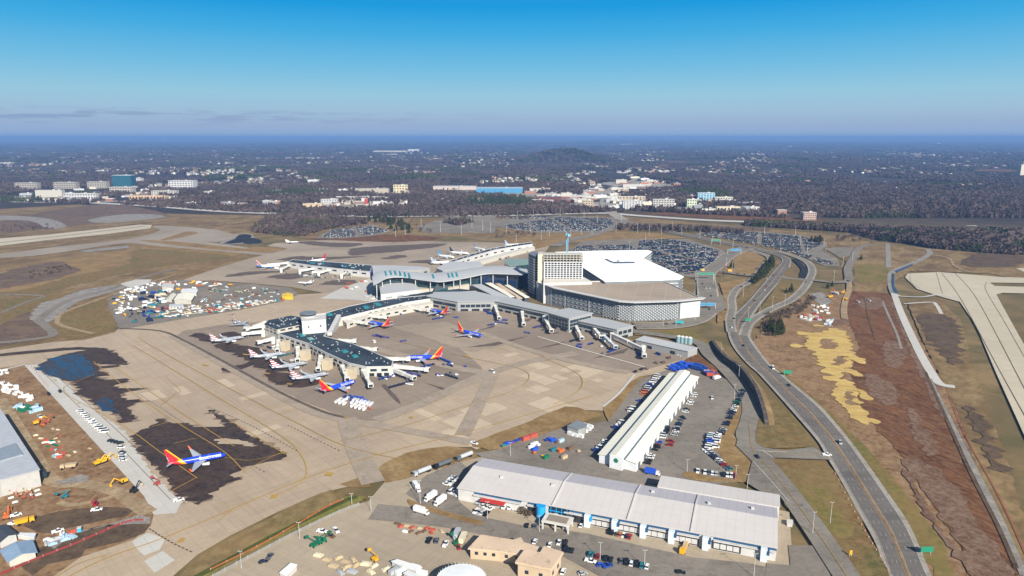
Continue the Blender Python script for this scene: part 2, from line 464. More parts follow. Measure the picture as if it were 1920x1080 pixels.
# west fields and hills
sheet('field', [(-300,600),(-300,395),(0,392),(150,383),(290,400),(360,402),(560,405),(700,425),(640,450),(520,440),(440,440),(500,490),(330,530),(215,600),(215,625),(0,655),(-300,700)], 'field', 1, 6, 0, 2)
sheet('field', [(0,415),(140,388),(220,383),(320,405),(180,418),(110,428),(60,432),(0,437)], 'brownhill', 2, 5, 3, 3)
sheet('gravel', [(-60,404),(40,405),(100,412),(125,425),(90,428),(60,415),(0,412),(-60,412)], 'gravel', 3, 3, 3, 4)
sheet('gravel', [(165,412),(230,402),(290,402),(305,408),(200,418)], 'gravel', 3, 3, 3, 5)
sheet('field', [(-50,530),(60,497),(150,490),(160,505),(80,530),(20,545),(-50,560)], 'brownhill', 3, 6, 3, 6)
sheet('grass', [(40,545),(150,515),(230,500),(340,478),(420,482),(440,470),(330,460),(245,462),(230,470),(120,490),(150,505),(100,525),(-20,545)], 'tan', 3, 5, 3, 7)
sheet('grass', [(250,468),(330,470),(430,478),(400,490),(330,495),(200,520),(60,555),(40,545),(150,515),(240,495)], 'grass2', 4, 5, 3, 8)
sheet('grass', [(45,600),(0,620),(-90,640),(-90,560),(30,560),(130,550),(90,575)], 'grass2', 3, 4, 3, 9)
sheet('riverbed', [(55,595),(75,570),(110,560),(150,545),(210,535),(245,535),(200,550),(150,565),(125,580),(100,600),(80,610)], 'gravel', 5, 3, 3, 10)
sheet('field', [(-60,640),(0,610),(50,585),(60,600),(90,625),(75,632),(0,650),(-60,660)], 'brownhill', 4, 3, 3, 11)
sheet('grass', [(110,600),(130,580),(200,552),(195,575),(215,605),(210,618),(175,628),(130,636),(105,622)], 'grass2', 5, 1.5, 3, 12)
road('track', [(175,626),(118,612),(108,600),(130,582),(250,540),(330,515)], 5, 'track', 6)
road('service_road', [(-60,645),(0,643),(60,637),(100,628),(80,607),(78,596),(130,563),(200,545),(270,520),(330,505)], 9, 'asph', 6)
road('service_road', [(-60,553),(30,553),(80,556),(50,567),(0,588)], 6, 'asph', 6)
sheet('gravel_pad', [(225,532),(255,524),(285,524),(278,532),(245,540)], 'newconc', 7, 1)
# runway and taxiways, west
sheet('runway', [(-80,460),(0,447),(90,440),(180,430),(262,421),(285,422),(282,428),(190,440),(90,450),(0,461),(-80,472)], 'runway', 5)
stripes('runway_stripe', [([(0,455.5),(100,444.5),(190,434),(270,424.5)], 14)], 'tyre', 6)
sheet('taxiway', [(-80,470),(0,475),(110,462),(240,448),(300,432),(285,425),(310,423),(400,430),(440,440),(430,446),(370,450),(480,466),(560,474),(520,480),(400,470),(300,462),(235,456),(150,468),(60,480),(0,484),(-80,500)], 'taxi', 4, 0, 3)
sheet('grass', [(300,450),(330,440),(350,434),(372,437),(320,449)], 'tan', 6, 0, 2)
sheet('grass', [(258,450),(330,453),(420,462),(490,470),(440,470),(340,461)], 'tan', 6, 0, 2)
sheet('holding_pad', [(352,448),(410,436),(430,440),(448,438),(440,446),(405,454)], 'taxi', 5, 0, 2)
sheet('grass', [(475,463),(540,466),(545,472),(500,474),(460,470)], 'tan', 6, 1, 2)
sheet('gravel_pad', [(150,470),(240,460),(243,465),(160,473)], 'gravel', 6)
# north apron
sheet('apron', [(335,528),(400,505),(470,484),(520,472),(540,466),(500,461),(515,456),(560,452),(700,447),(830,453),(1000,456),(1030,462),(1010,490),(900,540),(700,565),(640,560),(600,548),(545,538),(480,532),(400,526)], 'apron2', 6)
sheet('wash_bay', [(560,447),(640,446),(680,441),(760,440),(830,447),(740,454),(620,450)], 'red', 7, 2, 2)
STN = [[(652,474),(660,466),(700,462),(760,459),(837,456.5),(815,464),(762,469),(750,472),(700,475),(662,479)],
       [(715,484),(745,478),(765,480),(750,484),(725,486)],[(768,490),(800,487),(830,488),(820,493),(775,493)],
       [(555,455),(585,452),(620,455),(680,456),(665,462),(635,463),(600,461)],[(520,487),(560,480),(600,482),(690,480),(640,485),(600,488),(560,490)],
       [(418,519),(455,510),(500,508),(540,509),(490,513),(455,517)],[(500,519),(540,513),(590,513),(570,520),(540,524),(510,521)],
       [(600,533),(620,526),(665,525),(670,530),(650,534)]]
for i, p in enumerate(STN): sheet('stain', p, 'stain2', 8, 4, 2, i, streak=math.radians(10))
# main apron
sheet('apron', [(-80,668),(0,656),(100,641),(160,637),(215,623),(222,616),(300,598),(400,580),(480,563),(560,552),(640,548),(760,548),(900,552),(1000,572),(1190,640),(1300,668),(1310,690),(1255,697),(1205,705),(1170,735),(1135,770),
  (1060,768),(980,800),(885,838),(845,838),(700,880),(690,905),(640,915),(600,925),(520,960),(430,1005),(370,1040),(290,1110),(40,1110),(150,1045),(250,1012),(283,985),(288,965),(270,930),(160,810),(45,684),(0,690),(-80,704)], 'apron', 7)
sheet('gate_apron', [(325,632),(345,620),(420,608),(495,603),(640,590),(780,585),(870,570),(1000,580),(1190,642),(1290,672),(1250,682),(1190,700),(1100,683),(900,628),(838,603),(800,606),(830,625),(905,690),(900,708),(850,734),(705,790),(650,785),(560,748),(430,688)], 'gate', 8, 1.2, 0, 3, seg=8)
sheet('gate_apron', [(735,612),(800,606),(838,603),(900,628),(960,645),(880,660),(820,640)], 'apron2', 9, 3)
sheet('concrete_strip', [(45,684),(70,684),(340,942),(330,962),(288,965),(270,930),(160,810)], 'newconc', 9)
sheet('concrete_strip', [(70,684),(93,690),(128,720),(150,745),(190,775),(236,812),(262,850),(292,895),(322,925),(345,943),(338,945)], 'newconc', 9, 1.5, 0, 3, streak=math.radians(14), seg=2)
sheet('new_slab', [(247,1015),(277,999),(310,1010),(300,1030),(270,1042),(258,1030)], 'newconc', 9)
sheet('new_slab', [(270,1052),(305,1033),(328,1050),(290,1074)], 'newconc', 9)
sheet('new_slab', [(640,540),(700,520),(760,520),(770,560),(700,566),(660,562),(600,560)], 'newconc', 9, 1.5)
S1 = [(72,688),(90,672),(150,658),(175,652),(200,653),(215,660),(238,684),(200,683),(175,682),(182,687),(225,684),(222,688),(188,691),(185,696),(200,699),(206,704),(180,706),(205,712),(240,709),(243,715),(212,722),(230,728),(278,727.5),(230,737),(222,742),(235,750),(265,748),(268,752),(245,762),(252,790),(230,793),(215,775),(190,765),(178,755),(165,745),(135,738),(150,730),(130,715),(100,705)]
sheet('drying_edge', S1, 'damp', 9, 5.0, 0, 14, streak=math.radians(14), seg=2.0)
sheet('stain', S1, 'stain', 10, 3.0, 0, 4, streak=math.radians(14), seg=2.5)
sheet('stain', [(0,663),(120,652),(160,651),(200,655),(240,684),(205,667),(170,657),(120,657),(0,668)], 'stain', 10, 1, 2, 4)
sheet('puddle', [(68,692),(92,672),(150,662),(165,675),(178,690),(180,703),(150,712),(130,714),(100,706),(80,699)], 'wet', 12, 2.6, 0, 8, streak=math.radians(14), seg=2.5)
sheet('puddle', [(174,752),(200,745),(218,758),(215,773),(190,768)], 'wet', 12, 2.5, 0, 9, streak=math.radians(14), seg=2.5)
S2 = [(243,820),(285,797),(300,784),(320,794),(350,793),(372,799),(400,801),(422,800),(412,785),(395,768),(430,788),(475,820),(538,853),(528,862),(500,866),(466,874),(440,887),(432,897),(455,893),(457,898),(430,905),(410,915),(395,933),(370,947),(345,935),(322,925),(326,910),(305,890),(285,870),(260,845)]
sheet('drying_edge', S2, 'damp', 9, 4.2, 0, 15, streak=math.radians(20), seg=2.0)
sheet('stain', S2, 'stain', 10, 2.4, 0, 5, streak=math.radians(20), seg=2.2)
sheet('dry_patch', [(400,824),(420,822),(460,826),(484,835),(470,838),(450,833),(410,832)], 'apron', 12, 1.5, 0, 3, streak=math.radians(20), seg=2)
S3 = [[(358,628),(375,624),(400,631),(425,636),(415,643),(385,641)],[(415,625),(440,622),(460,632),(430,636)],[(430,642),(480,652),(500,660),(470,672),(440,665),(420,655),(400,648)],[(418,690),(450,684),(480,682),(440,697),(425,698)],[(500,695),(540,700),(560,712),(530,722),(505,712)],[(535,712),(600,712),(590,722),(550,728)],
      [(450,668),(520,672),(560,690),(520,697),(480,690)]]
for i, p in enumerate(S3):
    sheet('drying_edge', p, 'damp', 9, 5, 2, i+40, streak=math.radians(20)); sheet('stain', p, 'stain', 10, 3, 2, i+20, streak=math.radians(20))
for i, p in enumerate([[(715,722),(722,720),(748,748),(752,760),(742,752),(728,738)],[(792,716),(830,727),(850,735),(830,731)],[(870,652),(940,640),(990,630),(930,648)],[(995,656),(1060,640),(1050,646)],[(1110,672),(1180,652),(1170,662)],[(895,620),(930,608),(925,614)],[(980,600),(1000,596),(990,603)]]):
    sheet('stain', p, 'stain2', 10, .8, 0, i+30)
rp_ = random.Random(12)
for i_ in range(36):
    reg_ = ([(150,665),(420,710),(640,810),(620,890),(420,960),(330,960),(540,860),(430,790),(300,760),(200,690)], [(700,800),(900,730),(1120,700),(1170,725),(1060,760),(870,830),(700,870)], [(930,640),(1150,700),(1120,720),(960,740),(1000,700),(920,670)])[i_ % 3]
    rgn = P2(reg_)
    while True:
        p_ = Vector((rp_.uniform(min(q.x for q in rgn), max(q.x for q in rgn)), rp_.uniform(min(q.y for q in rgn), max(q.y for q in rgn))))
        ins = False
        for a_, b_ in zip(rgn, rgn[1:]+rgn[:1]):
            if (a_.y > p_.y) != (b_.y > p_.y) and p_.x < (b_.x-a_.x)*(p_.y-a_.y)/(b_.y-a_.y)+a_.x: ins = not ins
        if ins: break
    u_ = Vector((math.cos(APA), math.sin(APA))); w_ = Vector((-u_.y, u_.x)); a_ = 7.6*rp_.randint(1, 5)/2; b_ = 7.6*rp_.randint(1, 3)/2
    sheet('replaced_slab', [p_+u_*a_+w_*b_, p_-u_*a_+w_*b_, p_-u_*a_-w_*b_, p_+u_*a_-w_*b_], 'slabA' if rp_.random() < .45 else 'slabB', 7, world=True)
# tyre-worn routes across the apron
for nm, px, wd in (('tyre_marks', [(325,632),(430,690),(560,762),(640,788),(740,805),(885,832)], 9), ('tyre_marks', [(650,786),(672,850),(700,908)], 14), ('tyre_marks', [(925,702),(895,765),(868,818)], 11),
                   ('tyre_marks', [(705,790),(800,755),(905,706),(990,680),(1080,664)], 12), ('tyre_marks', [(700,655),(850,690),(905,700)], 12), ('tyre_marks', [(900,625),(1000,660),(1120,690),(1180,700)], 9)):
    road(nm, px, wd, 'tyre', 11)
road('tyre_edge', [(218,617),(300,622),(345,640),(420,680),(520,735),(600,772),(650,786)], 3.0, 'stain2', 12)
YL = [([(250,650),(400,742),(520,815),(560,850),(575,885),(560,912),(520,930)], .9), ([(262,630),(275,645),(420,725),(560,797),(650,840),(780,870)], .9),
      ([(175,680),(250,740),(340,800),(420,850),(460,890)], .9), ([(215,690),(330,770),(440,840)], .9), ([(0,668),(90,662),(150,640)], .7), ([(120,728),(150,715),(178,704)], .7), ([(120,728),(130,745),(230,800),(300,850),(370,900)], .8),
      ([(120,1090),(200,1050),(300,1015),(420,965),(560,905),(700,858),(880,812),(1040,765),(1110,745)], 1.1), ([(90,1095),(150,1060),(200,1045)], 1.0), ([(410,980),(440,955)], .9),
      ([(740,640),(820,660),(940,685),(985,698),(990,715),(960,735),(900,755),(760,800),(640,830)], .9), ([(1010,670),(1060,690),(1090,710),(1085,735),(1040,760)], .9), ([(320,925),(370,898)], .8), ([(285,803),(318,794)], .9), ([(430,790),(535,855)], 1.0), ([(460,885),(520,855),(540,853)], .8),
      ([(420,860),(470,866),(540,850)], .6), ([(325,835),(365,825)], .8), ([(310,708),(338,734),(328,742),(300,765)], .6), ([(870,668),(880,672)], 3), ([(1018,670),(1024,672)], 3), ([(508,934),(520,934)], 5), ([(610,892),(624,892)], 5), ([(768,785),(775,785)], 4), ([(335,1017),(345,1017)], 5), ([(645,785),(655,786)], 2),
      ([(380,686),(390,688)], 3), ([(456,666),(466,668)], 3), ([(496,702),(506,703)], 3), ([(538,722),(548,723)], 3)]
YL = [(a[0], a[1]*(.6 if a[1] < 1.5 else .8)) for a in YL]
stripes('apron_lines', YL, 'yline', 14)
stripes('taxiway_edge_dashes', [([(280,995),(320,1020),(362,1040)], .8, 2, 1), ([(258,740),(430,850),(500,890)], .5, 2, 2), ([(390,765),(470,800),(560,850)], .5, 2, 2), ([(540,800),(640,850)], .5, 2, 2)], 'bline', 14)
stripes('apron_stripe', [([(1008,633),(1100,660),(1200,688),(1215,694)], 1.6)], 'wline', 14)
stripes('service_road_lines', [([(75,695),(200,815),(320,940)], .35), ([(90,692),(215,805),(330,915)], .35)], 'bline', 12)
# east and middle greens
sheet('grass', [(885,830),(980,795),(1060,762),(1100,770),(1130,778),(1060,800),(940,842),(905,840)], 'tan', 9, .6, 2, 2)
sheet('grass', [(703,882),(760,850),(845,836),(895,850),(880,862),(800,885),(725,905)], 'tan', 9, .6, 2, 3)
sheet('grass', [(638,908),(680,892),(697,912),(660,915)], 'tan', 9, .5)
sheet('grass', [(300,1110),(380,1040),(440,1005),(540,955),(620,918),(690,925),(660,945),(560,985),(400,1075),(340,1110)], 'grass', 9, .5)
sheet('grass', [(330,1110),(400,1062),(500,1005),(600,955),(650,930),(690,932),(660,947),(560,990),(420,1060),(350,1110)], 'turf', 10, .5)
road('ditch', [(340,1100),(400,1068),(520,1004),(640,945),(670,934)], 3.5, 'turfd', 11)
sheet('grass', [(1130,765),(1170,725),(1200,705),(1215,706),(1180,745),(1145,785),(1140,790)], 'tan', 10, .5)
road('drain_channel', [(1190,704),(1160,740),(1130,765)], 2.2, 'newconc', 12)
sheet('grass', [(1190,618),(1290,615),(1330,640),(1345,640),(1345,665),(1300,645),(1250,632),(1190,628)], 'green', 10, 1)
sheet('grass', [(1280,678),(1305,660),(1312,668),(1345,690),(1345,697),(1300,690)], 'red', 10, .5)
# maintenance yards
sheet('parking_lot', [(1140,790),(1200,712),(1260,690),(1320,688),(1395,730),(1400,765),(1360,830),(1405,885),(1395,903),(1300,912),(1180,905),(1100,905),(930,870),(890,850),(940,842),(1060,800)], 'asph', 10)
sheet('grass', [(1394,738),(1400,760),(1388,800),(1376,815),(1400,850),(1412,885),(1396,904),(1372,895),(1350,850),(1335,835),(1360,800)], 'tan', 12, .4, 2, 4)
sheet('traffic_island', [(1280,888),(1295,884),(1330,893),(1370,898),(1390,903),(1330,903),(1290,897)], 'tan', 12, .3, 2, 5)
sheet('service_yard', [(690,940),(720,905),(800,885),(880,862),(930,850),(1480,960),(1490,1110),(340,1110),(420,1065),(560,992),(660,948)], 'yard', 8)
sheet('service_yard', [(762,925),(800,890),(862,865),(880,880),(860,940),(900,972),(860,975),(790,948)], 'asph', 10, .5)
road('service_road', [(700,962),(850,978),(1000,1010),(1180,1050),(1330,1085)], 16, 'asph', 10)
sheet('service_yard', [(1000,985),(1100,1000),(1300,1045),(1400,1055),(1560,1090),(1560,1110),(1180,1110),(1050,1040),(1000,1020)], 'asph', 11)
sheet('verge', [(765,935),(790,945),(870,968),(905,978),(895,984),(800,958),(768,947)], 'tan', 12, .4, 2, 6)
sheet('parking_lot', [(1438,1056),(1482,1060),(1478,1022),(1525,1023),(1545,1050),(1570,1110),(1430,1110)], 'asph', 12)
# highway
HL = [(1690,1120),(1667,1080),(1643,1017),(1611,960),(1576,897),(1551,855),(1534,827),(1495,781),(1460,742),(1425,703.5),(1403,684),(1380,657),(1368,632),(1366,605),(1380,590),(1407,563),(1443,521),(1458,503),(1466,494),(1466,486),(1453,479.5),(1430,473),(1400,466.5),(1350,456.5),(1300,446.5),(1250,436),(1190,423)]
HR = [(1764,1120),(1740.6,1080),(1703,992),(1664,932),(1625,876),(1597,837),(1572,806),(1534,763),(1484,721),(1460,700),(1440,683),(1417,653),(1404,631),(1403,612),(1411,592),(1430,565),(1462,528),(1478,505),(1482,494),(1480,486),(1458,475.5),(1433,469),(1400,462),(1350,452),(1300,442),(1250,432),(1190,420)]
hl = smooth(P2(HL), 8); hr = smooth(P2(HR), 8)
def hstrip(name, a, b, mat, lv, dash=None):
    mb = MB(); zz = zl(lv)
    if not dash: strip_mesh(mb, hl, hr, a, b, zz); reg(mb.v, mb.f)
    else:
        acc = 0; on = True; L = []; Rr = []
        A = [l.lerp(r, (a+b)/2) for l, r in zip(hl, hr)]; q = resamp(A, 1.0); k = 0
        while k + 5 < len(q) and q[k].y < 1400:
            sg = q[k:k+4]; strip_mesh(mb, offs(sg, .11), offs(sg, -.11), 0, 1, zz); k += 12
    tag(mb.build(name, M[mat]), kind='structure')
hstrip('highway', -.06, 1.06, 'shoulder', 12)
hstrip('highway_lanes', .05, .42, 'roadd', 13); hstrip('highway_lanes', .54, .93, 'roadd', 13)
hstrip('median', .445, .50, 'dirt', 14)
hstrip('lane_line', .425, .431, 'yline', 14); hstrip('lane_line', .527, .533, 'yline', 14)
hstrip('lane_line', .055, .061, 'wline', 14); hstrip('lane_line', .922, .928, 'wline', 14)
for f in (.18, .30, .66, .79): hstrip('lane_dashes', f, f, 'dline', 15, True)
RAMP1 = [(1395,632),(1406,607),(1443,583),(1480,566),(1503,547),(1516,528),(1523,511),(1518,497),(1503,487),(1483,480),(1458,472)]
road('ramp', RAMP1, 12, 'shoulder', 16); road('ramp_lane', RAMP1, 6.5, 'road', 17)
road('ramp', [(1488,487),(1500,497),(1508,508),(1502,523)], 9, 'new_asph', 17)
RAMP2 = [(1372,625),(1369,600),(1373,580),(1372,561),(1382,543),(1403,531),(1420,517),(1428,503),(1442,491),(1443,484),(1428,477),(1400,468)]
road('ramp', RAMP2, 11, 'shoulder', 16); road('ramp_lane', RAMP2, 6.5, 'road', 17)
OVER = [(1462,519),(1480,524),(1525,527),(1560,531),(1585,530),(1592,524),(1590,505),(1600,485),(1612,466),(1640,459)]
road('crossing_road', OVER, 12, 'asph', 18)
road('service_road', [(1592,530),(1592,545),(1585,565),(1582,585),(1584,600)], 7, 'track', 17)
TERM = [(1400,466),(1367,480),(1343,500),(1325,515),(1325,535),(1328,560),(1326,582),(1312,597),(1288,607),(1250,613),(1190,613.5)]
road('terminal_road', TERM, 27, 'shoulder', 19); road('terminal_road_lanes', TERM, 22, 'road', 20)
road('terminal_link', [(1345,508),(1370,514),(1400,518),(1420,517)], 9, 'road', 20)
sheet('asphalt_pad', [(1341,555),(1355,553),(1362,578),(1345,588),(1338,585)], 'asph', 19)
SERV = [(1180,622),(1250,632),(1310,645),(1330,668),(1360,695),(1395,735),(1408,765),(1405,795),(1398,820),(1412,850),(1440,880),(1480,930),(1530,1000),(1590,1090)]
road('service_road', SERV, 13, 'road', 17)
sheet('junction', [(1385,815),(1380,835),(1410,865),(1400,905),(1440,930),(1470,925),(1440,865),(1455,858),(1560,862),(1545,850),(1525,838),(1470,845),(1430,838),(1412,815)], 'road', 18)
stripes('road_lines', [([(1404,800),(1412,850),(1440,880),(1480,930),(1530,1000),(1590,1090)], .3, 0, 0, 0), ([(1440,852),(1490,856),(1545,856)], .3)], 'yline', 20)
stripes('road_lines', [([(1412,870),(1442,903),(1478,945)], .3), ([(1415,848),(1440,851),(1475,852)], .4), ([(1448,862),(1430,849)], .4)], 'wline', 20)
sheet('grass', [(1418,830),(1422,790),(1440,745),(1470,765),(1500,800),(1524,832),(1500,838),(1450,840)], 'grass2', 19, .5, 2, 3)
sheet('grass', [(1452,866),(1545,862),(1562,880),(1600,945),(1660,1060),(1680,1110),(1610,1110),(1545,1005),(1490,920)], 'grass2', 14, .5)
# east side
sheet('grass', [(1478,500),(1450,545),(1420,585),(1412,605),(1440,580),(1478,563),(1500,545),(1512,530)], 'grass2', 14, .6)
sheet('grass', [(1395,545),(1432,522),(1448,510),(1400,560),(1380,582),(1377,565)], 'grass2', 14, .6)
sheet('field', [(1340,505),(1400,470),(1430,482),(1435,492),(1420,510),(1395,516),(1360,512)], 'tan', 14, .6, 2)
sheet('field', [(1348,530),(1400,522),(1395,530),(1375,545),(1365,560),(1367,580),(1362,600),(1345,605),(1345,590),(1362,580),(1355,550)], 'tan', 14, .6)
sheet('grass', [(1545,450),(1620,455),(1740,466),(1920,475),(2050,480),(2050,560),(1920,530),(1870,515),(1850,512),(1705,508),(1690,520),(1672,530),(1650,550),(1600,550),(1600,500),(1570,480)], 'field', 9, 3)
sheet('grass', [(1605,498),(1660,497),(1665,525),(1620,530),(1605,525)], 'green', 12, 2, 2)
sheet('field', [(1410,640),(1430,620),(1500,560),(1600,540),(1680,560),(1700,590),(1760,700),(1800,760),(1900,1000),(1930,1110),(1760,1110),(1700,985),(1640,895),(1572,806),(1500,735),(1440,683)], 'dirt', 9, 2)
sheet('grass', [(1425,685),(1450,690),(1540,755),(1600,815),(1680,900),(1770,1020),(1800,1110),(1770,1110),(1700,985),(1640,885),(1575,800),(1500,722),(1440,678)], 'green', 11, 1.5, 0, 3)
sheet('dirt', [(1582,560),(1600,552),(1650,555),(1680,590),(1700,640),(1730,700),(1765,760),(1800,850),(1850,950),(1905,1060),(1910,1110),(1850,1110),(1810,1040),(1760,960),(1710,890),(1680,840),(1640,800),(1610,770),(1590,730),(1600,690),(1612,650),(1590,600)], 'red', 12, 2.5, 0, 4)
sheet('rubble', [(1700,860),(1760,880),(1800,930),(1850,1000),(1890,1060),(1900,1110),(1840,1110),(1790,1010),(1740,930),(1690,870)], 'rocky', 13, 3, 2, 5)
sheet('straw', [(1508,642),(1532,624),(1570,615),(1588,630),(1597,655),(1592,688),(1575,706),(1548,698),(1532,670)], 'straw', 13, 5, 3, 4, seg=2)
sheet('straw', [(1568,715),(1585,710),(1602,722),(1612,750),(1632,790),(1620,795),(1590,775),(1565,745)], 'straw', 13, 3, 3, 4, seg=2)
sheet('gravel_pad', [(1517,552),(1540,547),(1560,565),(1545,575),(1522,560)], 'gravel', 13, .7)
sheet('dirt', [(1590,545),(1665,550),(1690,570),(1640,575),(1600,565)], 'red', 12, 1.5)
sheet('field', [(1700,565),(1760,560),(1800,600),(1830,700),(1900,900),(1960,1100),(1915,1100),(1850,930),(1790,760),(1740,660)], 'field', 11, 1.5)
sheet('runway', [(1697,520),(1702,513),(1760,510),(1850,517),(1870,519),(1990,523),(1990,532),(1880,530),(1856,530),(1865,536),(1990,540),(1990,552),(1880,549),(1868,552),(1900,610),(1990,770),(2180,1110),(2075,1110),(1920,815),(1868,700),(1830,610),(1800,566),(1760,555),(1720,542)], 'runway', 12)
stripes('runway_lines', [([(1765,513),(1800,560),(1870,690),(1925,790)], .8), ([(1790,513),(1830,560),(1925,740)], .8), ([(1755,512),(1767,553)], .6), ([(1850,530),(1848,545),(1880,600),(1925,680)], .6), ([(1706,516),(1708,530),(1725,542)], .5)], 'bline', 13)
sheet('runway', [(1905,503),(1990,500),(1990,520),(1935,517)], 'runway', 13)
road('perimeter_road', [(1683,554),(1690,557),(1730,558),(1765,553),(1790,560)], 4, 'newconc', 13)
road('perimeter_road', [(1695,571),(1745,568),(1755,573),(1765,590)], 4, 'newconc', 13)
road('culvert_walkway', [(1738,468),(1743,477),(1715,493),(1680,507),(1671,516),(1671,535),(1676,552)], 9, 'gravel', 13)
sheet('ditch_water', [(1672,513),(1677,512),(1677,535),(1684,549),(1682,553),(1674,545),(1671,530)], 'wet', 15)
sheet('ditch_water', [(1677,508),(1712,494),(1711,497),(1682,511)], 'wet', 15)
road('culvert_walkway', [(1676,552),(1690,590),(1720,655),(1745,700),(1762,722),(1790,728)], 7.5, 'newconc', 15)
road('perimeter_road', [(1742,712),(1780,790),(1830,890),(1870,970),(1920,1085)], 3.6, 'gravel', 15)
road('ditch', [(1735,700),(1775,790),(1822,895),(1868,985),(1905,1070)], 2.2, 'mud', 16)
road('red_silt_fence', [(1780,745),(1810,820),(1870,930),(1930,1060)], .45, 'redfence', 16)
road('perimeter_road', [(1664,458),(1666,503)], 8, 'gravel', 14)
road('track', [(1738,478),(1778,485),(1790,500),(1820,512)], 4, 'track', 14)
sheet('retention_pond', [(408,458),(420,450),(438,447),(446,440),(462,437),(474,440),(478,446),(492,452),(480,458),(455,457),(430,459)], 'gravel', 6, 1)
sheet('pond_water', [(418,457),(440,448),(447,441),(462,439),(472,442),(466,449),(452,455)], 'new_asph', 8, .5, 2)
sheet('pond_liner', [(455,456),(462,448),(476,446),(492,452),(480,457)], 'new_asph', 8, .5, 2)
road('yellow_boom', [(424,437),(445,434),(468,434),(474,437)], 3, 'yline', 9)
for i_, p_ in enumerate(([(1700,645),(1712,650),(1760,745),(1820,850),(1812,852),(1745,745)], [(1692,880),(1702,885),(1760,985),(1845,1090),(1830,1090),(1745,985)], [(1720,700),(1740,695),(1768,730),(1760,735)], [(1560,600),(1590,598),(1594,606),(1565,612)], [(1668,568),(1676,566),(1690,600),(1706,640),(1700,642),(1684,605)])):
    sheet('rubble', p_, 'rocky', 14, 2.5, 0, i_+50, seg=3)
for i_, (x_, y_, a_, b_) in enumerate(((1512,628,16,7),(1600,672,10,16),(1598,700,9,9),(1560,712,10,6),(1618,742,7,10),(1640,792,6,5),(1496,650,9,5),(1532,612,10,4))):
    c_ = G(x_, y_); sheet('straw', [(c_.x+a_*math.cos(t*.785)*.6, c_.y+b_*math.sin(t*.785)*1.2) for t in range(8)], 'straw', 13, 3.5, 2, i_+80, seg=2, world=True)
for i_, p_ in enumerate(([(1535,640),(1560,636),(1570,650),(1545,655)], [(1560,672),(1585,668),(1582,682),(1566,684)], [(1585,738),(1598,735),(1606,755),(1596,760)])):
    sheet('bare_patch', p_, 'dirt', 14, 4, 2, i_+90, seg=2)
road('pipe_trench', [(1655,567),(1664,590),(1680,625),(1690,656)], 2.5, 'gravel', 15)
road('drain_channel', [(1620,560),(1626,590),(1640,640)], 1.2, 'mud', 15)
for i_, p_ in enumerate(([(1660,640),(1700,650),(1690,690),(1660,680)], [(1620,700),(1670,720),(1690,760),(1640,750)], [(1700,760),(1730,790),(1760,850),(1720,840)], [(1610,560),(1650,558),(1660,575),(1620,580)])):
    sheet('loose_soil', p_, 'rocky', 14, 3.5, 2, i_+60, seg=3)
for i_, p_ in enumerate(([(1460,930),(1530,910),(1590,970),(1600,1010),(1560,1000)], [(1810,760),(1850,790),(1880,880),(1850,860)], [(1720,590),(1790,600),(1800,680),(1760,660)], [(1850,470),(1920,480),(1900,500),(1800,495)], [(1455,790),(1490,780),(1500,820),(1465,825)])):
    sheet('worn_grass', p_, 'mud' if i_ in (1, 2, 3) else 'green', 15, 6, 3, i_+70, seg=4)
# construction ground, south-west
sheet('dirt', [(-120,690),(0,690),(45,684),(160,810),(270,930),(288,965),(283,985),(250,1012),(150,1045),(60,1110),(-120,1110)], 'dirt', 9)
sheet('mud', [(40,1045),(110,1008),(190,985),(235,978),(282,984),(270,1000),(230,1015),(160,1030),(150,1045),(90,1058),(60,1080),(40,1060)], 'mud', 11, .4)
sheet('mud', [(60,970),(130,955),(200,950),(250,955),(240,965),(150,985),(80,1000),(40,985)], 'mud', 10, 2.0)
road('haul_road', [(0,750),(60,850),(100,905),(160,910),(220,925),(250,945),(280,965)], 9, 'track', 11)
road('haul_road', [(110,945),(140,950),(200,938),(225,930)], 4, 'track', 12)
sheet('gravel', [(100,905),(150,890),(165,895),(160,905),(130,908)], 'gravel', 12, 1.2)
sheet('gravel', [(85,1020),(120,1000),(180,990),(260,965),(285,970),(280,982),(200,985),(140,1000),(100,1030)], 'gravel', 12, 1.0)
road('concrete_barrier_line', [(0,697),(45,686)], 3, 'newconc', 12)
# contractor yard
sheet('contractor_yard', [(203,575),(205,560),(225,545),(290,530),(330,525),(400,528),(480,533),(545,540),(560,552),(530,565),(440,583),(330,600),(225,618)], 'asph', 9)
# far parking lots and land
sheet('parking_lot', [(590,447),(620,430),(700,421),(735,434),(700,442),(640,447)], 'asph', 8)
sheet('parking_lot', [(930,412),(1050,404),(1150,408),(1165,420),(1130,436),(1000,436),(930,425)], 'asph', 8)
sheet('parking_lot', [(780,425),(850,404),(930,403),(930,437),(800,437)], 'asph', 8)
sheet('parking_lot', [(1060,480),(1090,452),(1180,448),(1290,448),(1360,470),(1345,495),(1300,520),(1200,510)], 'asph', 8)
sheet('parking_lot', [(1300,440),(1330,432),(1420,434),(1500,440),(1552,456),(1540,470),(1570,485),(1575,500),(1545,498),(1480,470),(1380,450)], 'asph', 8)
sheet('parking_lot', [(1545,465),(1600,463),(1595,480),(1575,483)], 'asph', 9)
sheet('field', [(620,440),(560,425),(500,402),(700,410),(960,408),(1140,404),(1200,408),(1560,440),(1640,455),(1600,470),(1400,440),(1190,430),(1000,446),(800,442),(700,445)], 'field', 5, 4)
sheet('field', [(940,450),(1010,440),(1150,434),(1220,436),(1290,446),(1200,450),(1060,455),(1000,468)], 'tan', 6, 3)
road('access_road', [(1140,362),(1130,380),(1145,400),(1170,415),(1130,435),(1080,448),(1040,462)], 22, 'road', 9)
road('access_road', [(1170,415),(1250,433),(1300,444)], 16, 'road', 9)
